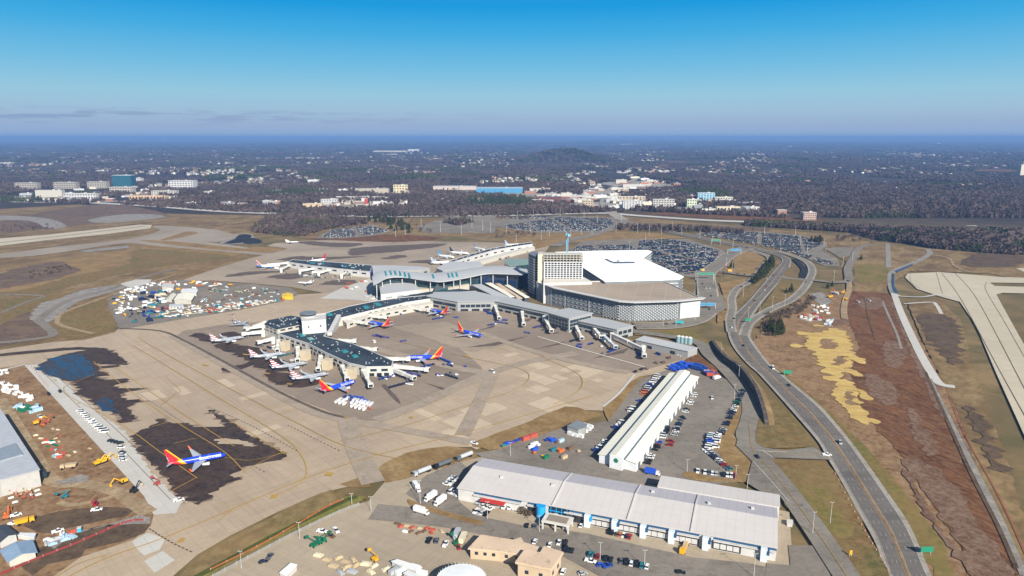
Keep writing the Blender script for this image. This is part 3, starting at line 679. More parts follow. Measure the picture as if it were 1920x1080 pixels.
road('interstate', [(-200,372),(0,375),(180,381),(300,388),(420,397),(560,402),(700,406),(830,405),(960,404),(1120,400),(1200,405),(1320,413),(1440,418),(1600,428),(1760,431),(1930,430),(2150,428)], 30, 'newconc', 9)
road('highway_far', [(300,335),(370,328),(445,322),(520,318)], 40, 'newconc', 1)
for p in ([(1225,308),(1260,302),(1340,302),(1360,309),(1300,315),(1240,314)], [(1695,303),(1730,301),(1735,306)], [(1830,318),(1900,318),(1915,322),(1840,321)]):
    sheet('field', p, 'red', 60, 15, 2, z=4)
sheet('field', [(1195,400),(1300,396),(1430,402),(1560,415),(1440,414),(1320,408)], 'red', 6, 3)
sheet('embankment', [(1170,418),(1280,420),(1450,428),(1440,433),(1300,432),(1200,424)], 'brownhill', 7, 3)

for i_, (x_, y_, r_, ry_) in enumerate(((1138,365,50,330),(1140,385,100,120),(1200,385,100,90),(1105,385,70,90),(1060,372,130,80),(1000,368,90,60),(940,364,160,60),(850,359,150,60),(690,385,150,50),(640,390,100,40),(340,368,130,50),(230,364,100,50),(120,378,170,40),(1240,390,90,40),(1355,394,120,45),(1200,345,170,180),(1205,325,130,120),(700,362,120,50),(410,386,210,40),(480,386,130,40))):
    c_ = G(x_, y_); q_ = [(c_.x + r_*math.cos(t*.785), c_.y + ry_*math.sin(t*.785)) for t in range(8)]
    sheet('developed_land', q_, ('shoulder', 'asph', 'taxi')[i_ % 3], 2, 14, 3, i_, world=True, seg=12)
road('centre_road', [(1168,413),(1146,398),(1134,382),(1139,366),(1150,352),(1172,344),(1192,336),(1204,322)], 30, 'shoulder', 14)
from mathutils.bvhtree import BVHTree
_bv = BVHTree.FromPolygons([Vector(v) for v in SHV], SHF)
def gz(x, y):
    h = _bv.ray_cast(Vector((x, y, 60)), Vector((0, 0, -1)))
    return h[0].z if h[0] is not None else terr(x, y)
def GG(x, y):
    p = G(x, y); p.z = gz(p.x, p.y); return p
# ---------------------------------------------------------------- buildings
CAMP = Vector((0, 0))
def ccw(p):
    a = sum(p[i].x*p[(i+1) % len(p)].y - p[(i+1) % len(p)].x*p[i].y for i in range(len(p)))
    return p if a > 0 else p[::-1]
def grow(pts, d):
    out = []; n = len(pts)
    for i in range(n):
        a, b, c = pts[i-1], pts[i], pts[(i+1) % n]
        e1 = (b-a).normalized(); e2 = (c-b).normalized(); n1 = Vector((e1.y, -e1.x)); n2 = Vector((e2.y, -e2.x))
        k = max(.4, 1 + n1.dot(n2)); out.append(b + (n1+n2)*(d/k))
    return out
BOXM = {}
def boxmesh(name, w, d, h, mat):
    k = (name, round(w, 2), round(d, 2), round(h, 2), mat.name)
    if k not in BOXM:
        mb = MB(); mb.box(-w/2, w/2, -d/2, d/2, 0, h); BOXM[k] = mb.mesh(name, mat)
    return BOXM[k]
def put(name, me, parent, loc, rz=0.0):
    o = bpy.data.objects.new(name, me); o.location = loc; o.rotation_euler = (0, 0, rz); return link(o, parent)
def windows(root, p, q, z0, rows, cols, fh, w, h, mat, name='window', inset=0.0, proud=.12, m=.06):
    d = q - p; L = d.length; d = d / L; nrm = Vector((d.y, -d.x)); a = math.atan2(d.y, d.x)
    me = boxmesh(name, w, .3, h, mat); n = 0; mg = L*m
    for r in range(rows):
        for c in range(cols):
            t = mg + (L - 2*mg) * (c + .5) / cols; pp = p + d*t + nrm*(proud - .15)
            put(name, me, root, (pp.x, pp.y, z0 + r*fh), a)
    return n
def facing(p, q, c):
    d = q - p; nrm = Vector((d.y, -d.x)).normalized(); m = (p+q)/2 + c
    return nrm.dot(-m) / max(1e-6, m.length)
def bld(name, label, cat, px, h, wall, roof, z0=0.0, over=.25, th=.35, win=None, group=None, world=None, parapet=0.0, nowall=False):
    pts = ccw([Vector(p) for p in world] if world else P2(px, h)); c = sum(pts, Vector((0, 0))) / len(pts)
    lp = [p - c for p in pts]; base = gz(c.x, c.y) if z0 == 0 and c.length < 3000 else z0
    if c.length >= 3000: base = terr(c.x, c.y) - 1
    root = empty(name, (c.x, c.y, base), 0, label, cat, group); H_ = h - base
    mb = MB(); mb.prism(lp, 0, H_, 0, top=False); mb.build('wall', wall, root)
    rf = None
    if roof:
        mb = MB(); mb.prism(grow(lp, over), H_, H_ + th, 0, bot=True); rf = mb.build('roof', roof, root)
    if parapet:
        mb = MB(); o = grow(lp, over+.05); i = grow(lp, -.35); n = len(lp)
        for k in range(n):
            j = (k+1) % n
            a = [(o[k].x,o[k].y), (o[j].x,o[j].y), (i[j].x,i[j].y), (i[k].x,i[k].y)]
            mb.hexa([(x, y, H_+.05) for x, y in a], [(x, y, H_+th+parapet) for x, y in a])
        mb.build('parapet', WHT, root)
    if win:
        rows, sp, fh, ww, wh, zz, gm = win
        for k in range(len(lp)):
            p, q = lp[k], lp[(k+1) % len(lp)]
            if facing(p, q, c) > -.15 and (q-p).length > sp*1.3:
                windows(root, p, q, zz, rows, max(1, int((q-p).length*.88/sp)), fh, ww, wh, gm)
    return root, lp, c, rf
WHT = paint('#bcbbb8', .6); CRM = paint('#b1ada2', .7); BEI = paint('#b8ab92', .8); GRYW = paint('#8f9190', .6); DGL = glass('#1a2630'); TEAL = glass('#23696a', .25)
DRKR = speck('dark_membrane_roof', '#1f2a35', '#4a5762', .6, .95, .68, .72)
LGR = seam('light_metal_roof', '#a9abad', '#8d9093', 3.0, math.radians(-15), blotch=.01)
SILV = seam('standing_seam_roof', '#9fa2a4', '#8c9093', 2.2, math.radians(-24), blotch=.01)
WHR = seam('white_panel_roof', '#ececea', '#b9bdbd', 9.0, math.radians(-25), w=.02, blotch=.01, amt=.35)
CREAMR = seam('cream_shed_roof', '#d9d7c8', '#a9a89d', 5.5, math.radians(62), w=.015, blotch=.02, amt=.4)
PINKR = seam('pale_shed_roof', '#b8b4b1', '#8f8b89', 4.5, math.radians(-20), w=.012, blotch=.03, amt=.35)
PINKR_SHADE = seam('pale_shed_roof_shaded', '#aba8ac', '#8a888e', 4.5, math.radians(-20), w=.02, blotch=.015, amt=.45)  # back slope copy: its weaker, bluer light is put into the colour
DECK = concrete('garage_deck', '#8f8172', '#b8ab99', slab=17, ang=math.radians(-14), joint=.9, streak=False, tint=.3)
TANR = speck('tan_gravel_roof', '#c4ae95', '#a08c78', .3, .9, .62, .68)
def rooftop_units(root, rf, pts, z, n, seed, size=(2, 1.6, 1.2)):
    rr = random.Random(seed); xs = [p.x for p in pts]; ys = [p.y for p in pts]; k = 0; t = 0
    me = boxmesh('roof_unit', *size, paint('#9da1a3', .5))
    while k < n and t < 2000:
        t += 1; p = Vector((rr.uniform(min(xs), max(xs)), rr.uniform(min(ys), max(ys))))
        if inpoly(p, grow(pts, -3)): put('roof_unit', me, rf, (p.x, p.y, z), rr.choice((APA, APA+1.57))); k += 1
def inpoly(p, poly):
    c = False; j = len(poly) - 1
    for i in range(len(poly)):
        a, b = poly[i], poly[j]
        if (a[1] > p[1]) != (b[1] > p[1]) and p[0] < (b[0]-a[0])*(p[1]-a[1])/(b[1]-a[1]+1e-12)+a[0]: c = not c
        j = i
    return c
def slab_px(name, px, h, th, mat, root, c):
    """a flat piece traced at height h as a child of root (root at c, base z)"""
    pts = ccw(P2(px, h)); lp = [p - c for p in pts]; b = root.location.z
    mb = MB(); mb.prism(lp, h - b - th, h - b, 0, bot=True); return mb.build(name, mat, root)

# --- pier with control tower (centre left)
PR = [(520,626),(567,617),(610,612),(610,588),(655,575),(700,566),(750,559),(797,555),(812,560),(760,568),(683,586),(635,598),(607,631),(660,645),(700,661),(737,678),(734,688),(687,689),(655,682),(613,663),(578,645)]
pier, lp, pc, rf = bld('concourse', 'long white pier with dark speckled roof and teal skylights in the left centre', 'concourse', PR, 9, paint('#b9b7b0', .6), DRKR, parapet=.5)
rooftop_units(pier, rf, lp, 9 - pier.location.z + .35, 60, 3, (1.1, .9, .7))
for x, y in ((565,628),(581,635),(645,658),(664,667),(616,589),(685,575.5),(707,570)):
    slab_px('skylight', [(x-6,y-1.5),(x+3,y-3),(x+9,y+1),(x-1,y+2.5)], 10.0, .8, TEAL, pier, pc)
for a, b in (((520,626),(578,645)),((578,645),(613,663)),((613,663),(655,682)),((655,682),(687,689)),((687,689),(734,688)),((683,586),(760,568))):
    p = G(*a, 9).to_2d() - pc; q = G(*b, 9).to_2d() - pc
    if facing(p, q, pc) < 0: p, q = q, p
    windows(pier, p, q, 4.6, 1, max(2, int((q-p).length/9)), 3, 5.5, 2.2, DGL, name='window_band')
    windows(pier, p, q, .2, 1, max(2, int((q-p).length/7)), 3, 4.2, 3.0, glass('#20242a'), name='service_door')
for x, y, w_ in ((534,641,6),(572,658,7),(613,675,7),(658,692,7)):
    p = G(x, y, 9).to_2d() - pc; put('stair_tower', boxmesh('stair_tower', w_, 7, 9.2, BEI), pier, (p.x, p.y, 0), APA + .5)
for pts_, h_, nm in (([(496,608),(504,601),(545,592.5),(562,595),(567.5,607.5),(520,617.5)], 13, 'upper_block'),):
    q = ccw(P2(pts_, h_)); lq = [p - pc for p in q]; mb = MB(); mb.prism(lq, 0, h_ - pier.location.z, 0, top=False); ub = mb.build('upper_block', CRM, pier)
    mb = MB(); mb.prism(grow(lq, .3), h_ - pier.location.z, h_ - pier.location.z + .4, bot=True); r2 = mb.build('roof', DRKR, ub); rooftop_units(pier, r2, lq, h_ - pier.location.z + .4, 22, 5, (1.3, 1.1, .8))
    for i in range(len(lq)):
        p, q2 = lq[i], lq[(i+1) % len(lq)]
        if facing(p, q2, pc) > .1: windows(ub, p, q2, 6.5, 2, max(1, int((q2-p).length/7)), 3.2, 5, 1.5, DGL, name='window_band')
# ramp control tower beside it
tw, lt, tcn, _ = bld('control_tower', 'white ramp control tower block with a round glazed cab on the pier', 'control tower', [(564,592),(590,591),(611,589),(611,600),(590,602),(566,604)], 22, WHT, WHT, parapet=.6, win=(1, 7, 3, 1.4, 1.6, 15, DGL))
p = G(578, 590, 24).to_2d() - tcn
mb = MB(); mb.tube((p.x, p.y, 21), (p.x, p.y, 23.2), 7.6, 8.4, 16); cb = mb.build('tower_cab', WHT, tw)
mb = MB(); mb.tube((p.x, p.y, 23.2), (p.x, p.y, 25.0), 7.7, 8.2, 16); mb.build('cab_glazing', DGL, cb)
mb = MB(); mb.tube((p.x, p.y, 25.0), (p.x, p.y, 25.5), 8.5, 8.5, 16); mb.build('cab_roof', paint('#6f757a'), cb)
mb = MB(); a = G(661.7-26, 598, 10).to_2d(); b = G(618, 628, 10).to_2d()
ex = empty('walkway', (a.x, a.y, 0), 0, 'slanting pale enclosed walkway dropping onto the dark pier roof', 'walkway')
d = b - a; nn = Vector((-d.y, d.x)).normalized()*2.2
mb.hexa([(nn.x, nn.y, 10), (-nn.x, -nn.y, 10), (d.x-nn.x, d.y-nn.y, 9.4), (d.x+nn.x, d.y+nn.y, 9.4)], [(nn.x, nn.y, 15), (-nn.x, -nn.y, 15), (d.x-nn.x, d.y-nn.y, 12.4), (d.x+nn.x, d.y+nn.y, 12.4)])
mb.build('tube', WHT, ex)
# connector gallery along the pier
bld('gallery', 'low cream gallery along the courtyard side of the pier', 'gallery', [(640,598),(668,592),(693,583),(758,567),(812,561),(812,570),(770,577),(700,590),(650,607)], 6.5, CRM, paint('#cbc6b8'), win=(1, 9, 3, 5, 1.8, 2.5, DGL))
# --- north piers
np1, l1, c1, rf = bld('concourse', 'pale pier with a flat dark roof beyond the contractor yard', 'concourse', [(541,492),(548,487.5),(617,491.5),(698,498),(694,510),(637,504.5),(590,499)], 9, WHT, DRKR, win=(1, 14, 3, 8, 2.2, 4.3, DGL), parapet=.5)
rooftop_units(np1, rf, l1, 9.0 - np1.location.z + .4, 20, 8)
for x, y in ((585,492.5),(602,494),(645,499),(662,501)): slab_px('skylight', [(x-5,y-1),(x+5,y-.6),(x+6,y+1.2),(x-4,y+.8)], 9.8, .6, TEAL, np1, c1)
slab_px('end_wall', [(693,499),(699,498.5),(698,508),(694,510)], 9.2, 7, paint('#4c4f9c', .6), np1, c1)
np2, l2, c2, rf = bld('concourse', 'far pale pier with a narrow dark roof running away behind the terminal', 'concourse', [(842,490),(880,478),(920,466.5),(960,459.5),(997,454),(998,458),(950,465),(920,471),(885,481),(850,491.5)], 10, WHT, DRKR, win=(1, 14, 3, 8, 2.2, 4.3, DGL), parapet=.5)
rooftop_units(np2, rf, l2, 10.0 - np2.location.z + .4, 16, 9)
bld('terrace_block', 'long low white block beside the far pier', 'building', [(868,494),(925,480),(998,460),(1003,464),(940,480),(880,497)], 6, CRM, paint('#c7c3b8'))
bld('link_building', 'flat grey roofed link between terminal and far pier', 'building', [(818,503),(842,491),(900,491),(906,498),(880,502),(830,508)], 11, GRYW, LGR)
bld('link_building', 'wedge shaped grey link roof beside the blue end wall', 'building', [(698,498),(740,498),(790,500),(806,503),(790,506),(720,508),(700,515)], 11, GRYW, LGR, win=(1, 9, 3, 6, 2, 5, DGL))
# --- main terminal with the swooping roof
TT = [(697,519),(703,513),(712,510.5),(738,506.5),(763,509),(797,510),(830,508),(860,504),(880,501.5),(905,500),(930,499.7),(967,502)]
TB = [(700,534),(712,529),(728,522.5),(755,520.5),(787,523.5),(822,526),(848,522.5),(863,520),(888,516),(913,513),(945,514.5),(980,517)]
HT = 21
t_ = smooth(P2(TT, HT), 5); b_ = smooth(P2(TB, HT), 5); cc = (t_[30] + b_[30]) / 2
term = empty('terminal', (cc.x, cc.y, gz(cc.x, cc.y)), 0, 'terminal with a long swooping silver roof and teal skylights', 'terminal')
zb = term.location.z
def zz_(i): return HT - zb + 1.8*math.sin(i/len(t_)*7.2 + .6)*min(1, i/12)
mb = MB(); vs = []
for i, (a, b) in enumerate(zip(t_, b_)):
    for k in range(5):
        p = a.lerp(b, k/4) - cc; vs.append((p.x, p.y, zz_(i) + 1.4*math.sin(math.pi*k/4)))
nb = len(vs)
for i, (a, b) in enumerate(zip(t_, b_)):
    for k in range(5):
        p = a.lerp(b, k/4) - cc; vs.append((p.x, p.y, zz_(i) - 1.1 + 1.1*math.sin(math.pi*k/4)))
fs = []
for i in range(len(t_)-1):
    for k in range(4):
        q = (i*5+k, i*5+k+1, i*5+k+6, i*5+k+5); fs.append(q); fs.append(tuple(x+nb for x in reversed(q)))
    fs.append((i*5+5, i*5, i*5+nb, i*5+5+nb)); fs.append((i*5+4, i*5+9, i*5+9+nb, i*5+4+nb))
fs.append((0,1,2,3,4,4+nb,3+nb,2+nb,1+nb,nb)); e = (len(t_)-1)*5; fs.append((e+4,e+3,e+2,e+1,e,e+nb,e+1+nb,e+2+nb,e+3+nb,e+4+nb))
mb.add(vs, fs, 0, False); troof = mb.build('roof', LGR, term)
for x, y in ((714,516),(723,514.5),(732.5,513.5),(741,513.3),(750,514),(759,515),(767,516.5),(812,516.5),(841,514),(848,513),(856,512)):
    a = P2([(x-2.6,y-4),(x+.6,y-4),(x+3.2,y+3.6),(x-.2,y+3.6)], HT+1.6); mb = MB()
    i = min(range(len(t_)), key=lambda j: abs((t_[j]+b_[j]).x/2 - a[0].x)); z = zz_(i)
    mb.prism(ccw([p-cc for p in a]), z + .2, z + 1.75); mb.build('skylight', TEAL, troof)
ti = [a.lerp(b, .12) - cc for a, b in zip(t_, b_)][2:-1]; bi = [a.lerp(b, .8) - cc for a, b in zip(t_, b_)][2:-1]
mb = MB(); mb.prism(ccw(ti + bi[::-1]), 0, HT - zb - 3.4); mb.build('glazed_wall', glass('#1f3238'), term)
me = boxmesh('column', .9, .9, HT - zb - 2.5, WHT)
for i in range(3, len(b_)-1, 4):
    p = b_[i].lerp(t_[i], .06) - cc; put('column', me, term, (p.x, p.y, 0))
bld('terminal_wing', 'grey roofed low wing with pale walls in front of the swooping roof', 'building', [(714,552),(711,533),(775,529),(787,543)], 12, WHT, LGR, win=(1, 12, 3, 8, 2, 5, paint('#8e959b')))
bld('terminal_wing', 'small cream roofed annexe beneath the middle of the swooping roof', 'building', [(787,543),(779,533),(830,530),(879,524),(880,533),(840,541)], 8, CRM, paint('#bdb39c'))
bld('plant_block', 'dark teal sided block between terminal and pier', 'building', [(815,545),(815,536),(836,532),(840,540)], 10, glass('#1e4247'), paint('#60686c'))
bld('terminal_wing', 'dark flat roof strip behind the silver gate building', 'building', [(745,558),(800,548),(860,542),(893,545),(815,549),(797,554)], 9, GRYW, DRKR)
bld('core_building', 'green flat roofed block left of the hotel tower', 'building', [(945,489),(950,486),(990,486),(1000,495),(955,499)], 24, glass('#22343a'), paint('#7c8f85'))
for k, (a, b, wd, lab) in enumerate((((893,534),(948,560),14,'broad grey drop-off canopy nearest the terminal'),((915,531),(962,557),8,'narrow cream drop-off canopy beside the broad grey one'),((932,532),(975,560),6,'thin brown canopy between two curbside lanes'),((950,535),(988,558),6,'short striped canopy nearest the hotel'))):
    p = G(*a, 8).to_2d(); q = G(*b, 8).to_2d(); d = (q-p).normalized(); n_ = Vector((-d.y, d.x))*wd/2
    bld('canopy', lab, 'canopy', None, 8, paint('#3c4349'), LGR if k in (0,) else (TANR if k == 2 else CREAMR), world=[p+n_, p-n_, q-n_, q+n_], th=.6)
# --- gate building with grey metal walls
MW = seam('grey_metal_wall', '#8f9190', '#7c7e7e', 2.0, 0, amt=.4)
def gate_bld(label, px, h, rows=1, glassy=False, roof=SILV):
    r, l, c, rf = bld('gate_building', label, 'building', px, h, MW, roof, over=1.0, th=.6)
    for i in range(len(l)):
        p, q = l[i], l[(i+1) % len(l)]
        if facing(p, q, c) > .12 and (q-p).length > 18:
            L = (q-p).length
            if glassy: windows(r, p, q, 2.5, 3, max(2, int(L/4.6)), 3.7, 4.2, 3.1, DGL, name='glazing', m=.04)
            else: windows(r, p, q, 4.4, 1, max(1, int(L/6)), 3, 5.2, 3.4, DGL, name='glazing', m=.07)
            windows(r, p, q, .0, 1, max(1, int(L/12)), 3, 9, 2.6, glass('#1c1f24'), name='undercroft', m=.03)
    return r
gate_bld('silver roofed gate building joining the white pier', [(808,557),(858,566),(925,565),(935,561),(985,572),(975,562),(930,556),(893,547.5),(815,548.5)], 12)
gate_bld('long silver roofed gate building with dark window bands', [(927,564.5),(1028,586),(1046,580),(985,567),(935,557)], 11.5)
gate_bld('taller glass fronted gate block with a flat silver roof', [(1028,586.5),(1067,597.5),(1110,587.5),(1066,578.5)], 16, glassy=True)
gate_bld('lower silver roofed gate building at the east end', [(1072,599),(1157,618),(1187,611),(1136,599),(1092,592)], 11)
dd, l, c, _ = bld('service_building', 'low grey shed with a pale roof at the end of the gates', 'building', [(1192,637.5),(1208,630.5),(1307.5,652.5),(1290,659)], 7, MW, LGR, over=.6, win=(1, 22, 3, 5, 3, .6, DGL))
for i in range(4):
    p = G(1272 + i*7, 642 + i*1.0, 0)
    e = empty('storage_tank', (p.x, p.y, gz(p.x, p.y)), 0, ordn(i) + ' from the left of four pale upright tanks behind the grey shed', 'tank', 'upright tanks behind the shed')
    mb = MB(); mb.tube((0,0,0), (0,0,6.5), 2.6, 2.6, 16); mb.build('shell', paint('#7d9aa0', .4), e)
    mb = MB(); mb.tube((0,0,6.5), (0,0,7.6), 2.6, .5, 16); mb.build('dome', WHT, e)
# --- parking garages
GB = [(1006,530.5),(1070,529.3),(1150,528.5),(1237,527.5),(1258,534.5),(1314,560.5),(1272,564),(1189,566.8),(1160,565),(1131,559.5),(1037,540)]
gar, l, gc, rf = bld('parking_garage', 'large parking garage with a bare tan roof deck and patterned screens', 'garage', GB, 22, paint('#6a7075'), DECK, over=.4, parapet=1.0)
GBZ = 22 - gar.location.z
W2 = [p for p in l]
def gface(a, b, kind):
    p = G(*a, 22).to_2d() - gc; q = G(*b, 22).to_2d() - gc
    if facing(p, q, gc) < 0: p, q = q, p
    L = (q-p).length; d = (q-p)/L; n_ = Vector((d.y, -d.x)); ang = math.atan2(d.y, d.x)
    if kind == 'screen':      # checkered metal screen: many small pale panels standing off the wall
        pan = MB(); nc = int(L/2.1); nr = 13
        for r in range(nr):
            for k in range(nc):
                if (r + k) % 2 == 0:
                    x = L*(k+.5)/nc; z = 1.2 + (GBZ-2.2)*(r+.5)/nr; o = p + d*x + n_*.9
                    w2 = L/nc*.92; h2 = (GBZ-2.2)/nr*.80
                    a0 = o - d*w2*.62; a1 = o + d*w2*.62
                    pan.add([(a0.x, a0.y, z), (o.x, o.y, z-h2), (a1.x, a1.y, z), (o.x, o.y, z+h2), (o.x+n_.x*.25, o.y+n_.y*.25, z)], [(0,1,4),(1,2,4),(2,3,4),(3,0,4),(0,3,2,1)])
        pan.build('patterned_screen', paint('#a3a7a9', .5), gar)
    if kind == 'deck':
        for r in range(4):
            z = 2.5 + r*(GBZ-2.5)/4
            mb = MB(); o1 = p + n_*.7; o2 = q + n_*.7
            mb.hexa([(p.x,p.y,z+3.2),(q.x,q.y,z+3.2),(o2.x,o2.y,z+3.2),(o1.x,o1.y,z+3.2)], [(p.x,p.y,z+4.1),(q.x,q.y,z+4.1),(o2.x,o2.y,z+4.1),(o1.x,o1.y,z+4.1)]); mb.build('deck_edge', paint('#7f8588'), gar)
        windows(gar, p, q, 4.0, 3, int(L/6.5), (GBZ-2.5)/4, 3.4, 2.2, paint('#9fa6aa', .4), name='screen_panel', proud=.5, m=.03)
        windows(gar, p, q, .5, 1, max(2, int(L/26)), 3, 1.0, GBZ-1.5, paint('#a7abac'), name='pier_strip', proud=.9, m=.02)
    if kind == 'ribs':
        windows(gar, p, q, 0, 1, int(L/3.2), 3, 1.5, GBZ-.6, paint('#a9aeb1'), name='rib', proud=.7, m=.02)
    if kind == 'blank':
        windows(gar, p, q, .2, 1, 1, 3, L*.98, GBZ-.4, paint('#b9bcbb'), name='stair_core', proud=.8, m=0)
def lp2(a, b, t): return (a[0] + (b[0]-a[0])*t, a[1] + (b[1]-a[1])*t)
gface((1006,530.5), (1037,540), 'ribs'); gface((1037,540), (1131,559.5), 'deck'); gface((1131,559.5),(1160,565),'screen'); gface((1160,565),(1189,566.8),'screen'); gface((1189,566.8),(1272,564),'screen')
gface((1275,563.8),(1313,560.8),'blank')
mb = MB(); q = [p - gc for p in P2([(1005,529),(1037,541),(1131,560.5),(1160,566.5),(1190,568.5),(1272,566),(1318,561.5),(1323,559),(1314,557.5),(1300,561),(1272,563),(1189,565.3),(1160,563.5),(1131,558),(1040,538.2)], 22.8)]
mb.prism(ccw(q), GBZ+.75, GBZ+1.5, bot=True); mb.build('cornice', WHT, gar)
GW = [(1043,473.5),(1130,471),(1214,469.8),(1221,472.5),(1204,485),(1280,519.5),(1272,524.5),(1135,528.5),(1095,503),(1060,490)]
g2, l2, c2, r2 = bld('parking_garage', 'parking garage covered by a huge bright white roof', 'garage', GW, 25, paint('#6f767b'), WHR, over=1.2, th=.9)
for i in range(len(l2)):
    p, q = l2[i], l2[(i+1) % len(l2)]
    if (q-p).length > 30 and facing(p, q, c2) > -.9:
        for r in range(5):
            d = (q-p).normalized(); n_ = Vector((d.y, -d.x)); mb = MB(); o1, o2 = p + n_*.8, q + n_*.8; z = 2 + r*4.1
            mb.hexa([(p.x,p.y,z+1.6),(q.x,q.y,z+1.6),(o2.x,o2.y,z+1.6),(o1.x,o1.y,z+1.6)], [(p.x,p.y,z+2.9),(q.x,q.y,z+2.9),(o2.x,o2.y,z+2.9),(o1.x,o1.y,z+2.9)]); mb.build('deck_edge', paint('#b4b6b4'), g2)
for px_ in ([(1133,486),(1137,485),(1150,491),(1147,492.5)], [(1148,491),(1160,490.5),(1190,490.8),(1190,493),(1150,493.5)]):
    slab_px('roof_opening', px_, 26.3, .3, paint('#4a5866'), g2, c2)
slab_px('roof_vent', [(1157,487.5),(1168,486.5),(1172,488),(1160,489.3)], 27, 1.0, paint('#c9ccc9'), g2, c2)
# --- hotel under construction
hp = [G(x, 478, 56).to_2d() for x in (1020, 1093.5)]; dd_ = (hp[1]-hp[0]).normalized(); back = Vector((-dd_.y, dd_.x))*17
ht, lh, hc, _ = bld('hotel', 'white hotel tower under construction with open top floors', 'hotel', None, 47, paint('#c4c6c7', .7), paint('#a9a79f'), world=[hp[0], hp[1], hp[1]+back, hp[0]+back])
hb = ht.location.z
p, q = hp[0]-hc, hp[1]-hc
for cfg in ((8, 12),): windows(ht, p, q, 25.0, cfg[0], cfg[1], 2.75, 3.0, 1.9, glass('#1b2026'), proud=.16, m=.02)
for k, z in enumerate((47.6, 50.6, 53.6)):
    mb = MB(); mb.prism([v*1.0 for v in lh], z - hb + 2.2, z - hb + 2.7, bot=True); mb.build('floor_slab', paint('#bdb8aa'), ht)
    for j in range(13):
        o = p.lerp(q, j/12); put('column', boxmesh('column', .7, .7, 2.4, paint('#a79f8f')), ht, (o.x, o.y + .6, z - hb - .2))
        o = o + back; put('column', boxmesh('column', .7, .7, 2.4, paint('#a79f8f')), ht, (o.x, o.y - .6, z - hb - .2))
mb = MB(); a = [G(x, y, 54).to_2d() - hc for x, y in ((1008.5,480),(1020.5,480),(1021,475),(1009.5,475))]; mb.prism(ccw(a), 18, 56 - hb); mb.build('stair_core', paint('#c4bba6'), ht)
bt, lb_, bc, _ = bld('hotel_wing', 'dark slab of the hotel with stacked balconies on its left side', 'hotel', [(991,476),(1004,481.5),(1009,480.5),(1009,474),(999,471)], 52, paint('#4c545c'), paint('#6a7178'))
for i in range(len(lb_)):
    p, q = lb_[i], lb_[(i+1) % len(lb_)]
    if facing(p, q, bc) > .1 and (q-p).length > 4:
        windows(bt, p, q, 3, 14, max(1, int((q-p).length/4)), 3.4, 2.6, 1.5, paint('#b9bcbc'), name='balcony', proud=.7, m=.03)
bld('podium', 'pale podium block at the foot of the hotel', 'building', [(1019,531),(1020,521.5),(1094,520),(1110,528.5)], 25.5, WHT, paint('#cbc6ba'))
bld('curved_tower', 'dark blue glass curtain building in shade left of the hotel', 'building', [(893,505),(960,502),(988,505),(990,513),(965,516),(930,514),(895,514)], 19, glass('#15243a'), LGR)
# tower crane
cp = G(1062, 541, 0); cr_ = empty('tower_crane', (cp.x, cp.y, 22), 0, 'light blue tower crane mast standing in front of the hotel', 'crane')
CB = paint('#7fb6cf', .4)
mb = MB()
for sx_ in (-1, 1):
    for sy in (-1, 1): mb.box(sx_*1.1-.22, sx_*1.1+.22, sy*1.1-.22, sy*1.1+.22, 0, 50)
for k in range(20):
    z = k*2.5
    for s1, s2 in (((-1.1,-1.1), (1.1,-1.1)), ((1.1,-1.1), (1.1,1.1)), ((1.1,1.1), (-1.1,1.1)), ((-1.1,1.1), (-1.1,-1.1))):
        mb.tube((*s1, z), (*s2, z+2.5), .16, n=4, caps=False); mb.tube((*s1, z), (*s2, z), .16, n=4, caps=False)
mb.build('mast', CB, cr_)
mb = MB(); mb.box(-2, 2, -2, 2, 50, 52.5); mb.tube((0,0,52), (-3,14,56), .8, .5, 6); mb.tube((0,0,52), (1.5,-7,52), .9, .9, 6); mb.box(0, 3, -10, -6, 50.5, 53); mb.build('jib', CB, cr_)
# --- white shed on the right of centre
def shed(name, label, cat, px, h, ridge, wall, roof, over=.6):
    """px: near-left, near-right, far-right, far-left eaves at height h"""
    p = P2(px, h); c = sum(p, Vector((0, 0)))/4; l = [v - c for v in p]; b = gz(c.x, c.y); r = empty(name, (c.x, c.y, b), 0, label, cat)
    m1, m2 = (l[0]+l[1])/2, (l[2]+l[3])/2; H_ = h - b
    mb = MB(); vs = [(v.x, v.y, 0) for v in l] + [(v.x, v.y, H_) for v in l] + [(m1.x, m1.y, H_+ridge), (m2.x, m2.y, H_+ridge)]
    mb.add(vs, [(0,1,5,4),(1,2,6,5),(2,3,7,6),(3,0,4,7),(4,5,8),(6,7,9)]); mb.build('wall', wall, r)
    e = (m2-m1).normalized()*over; s1 = (l[0]-l[1]).normalized()*over*1.5
    a, b_2, c_, d_ = l[0]-e+s1, m1-e, m2+e, l[3]+e+s1; sl = -over*ridge/((l[0]-l[1]).length/2)
    for A, B, C, D in ((a, b_2, c_, d_), (l[1]-e-s1, b_2, c_, l[2]+e-s1)):
        mb = MB(); t = .25
        top = [(A.x, A.y, H_+sl+t), (B.x, B.y, H_+ridge+t), (C.x, C.y, H_+ridge+t), (D.x, D.y, H_+sl+t)]; bot = [(x, y, z-t+.02) for x, y, z in top]
        mb.hexa(bot, top); mb.build('roof', roof, r)
    return r, l, c, H_
r, l, c, H_ = shed('shed', 'long cream roofed shed with a raised middle strip pointing away from the cargo building', 'shed', [(1123.5,852),(1193,869),(1309,707),(1257,699.5)], 6.5, 1.6, paint('#cfd3d6', .6), CREAMR)
e0, e1 = (l[0]+l[1])/2, (l[2]+l[3])/2; wdt = (l[1]-l[0])*.17; ex = (e0-e1).normalized()
a = [e0-wdt+ex*3, e0+wdt+ex*3, e1+wdt-ex*2, e1-wdt-ex*2]
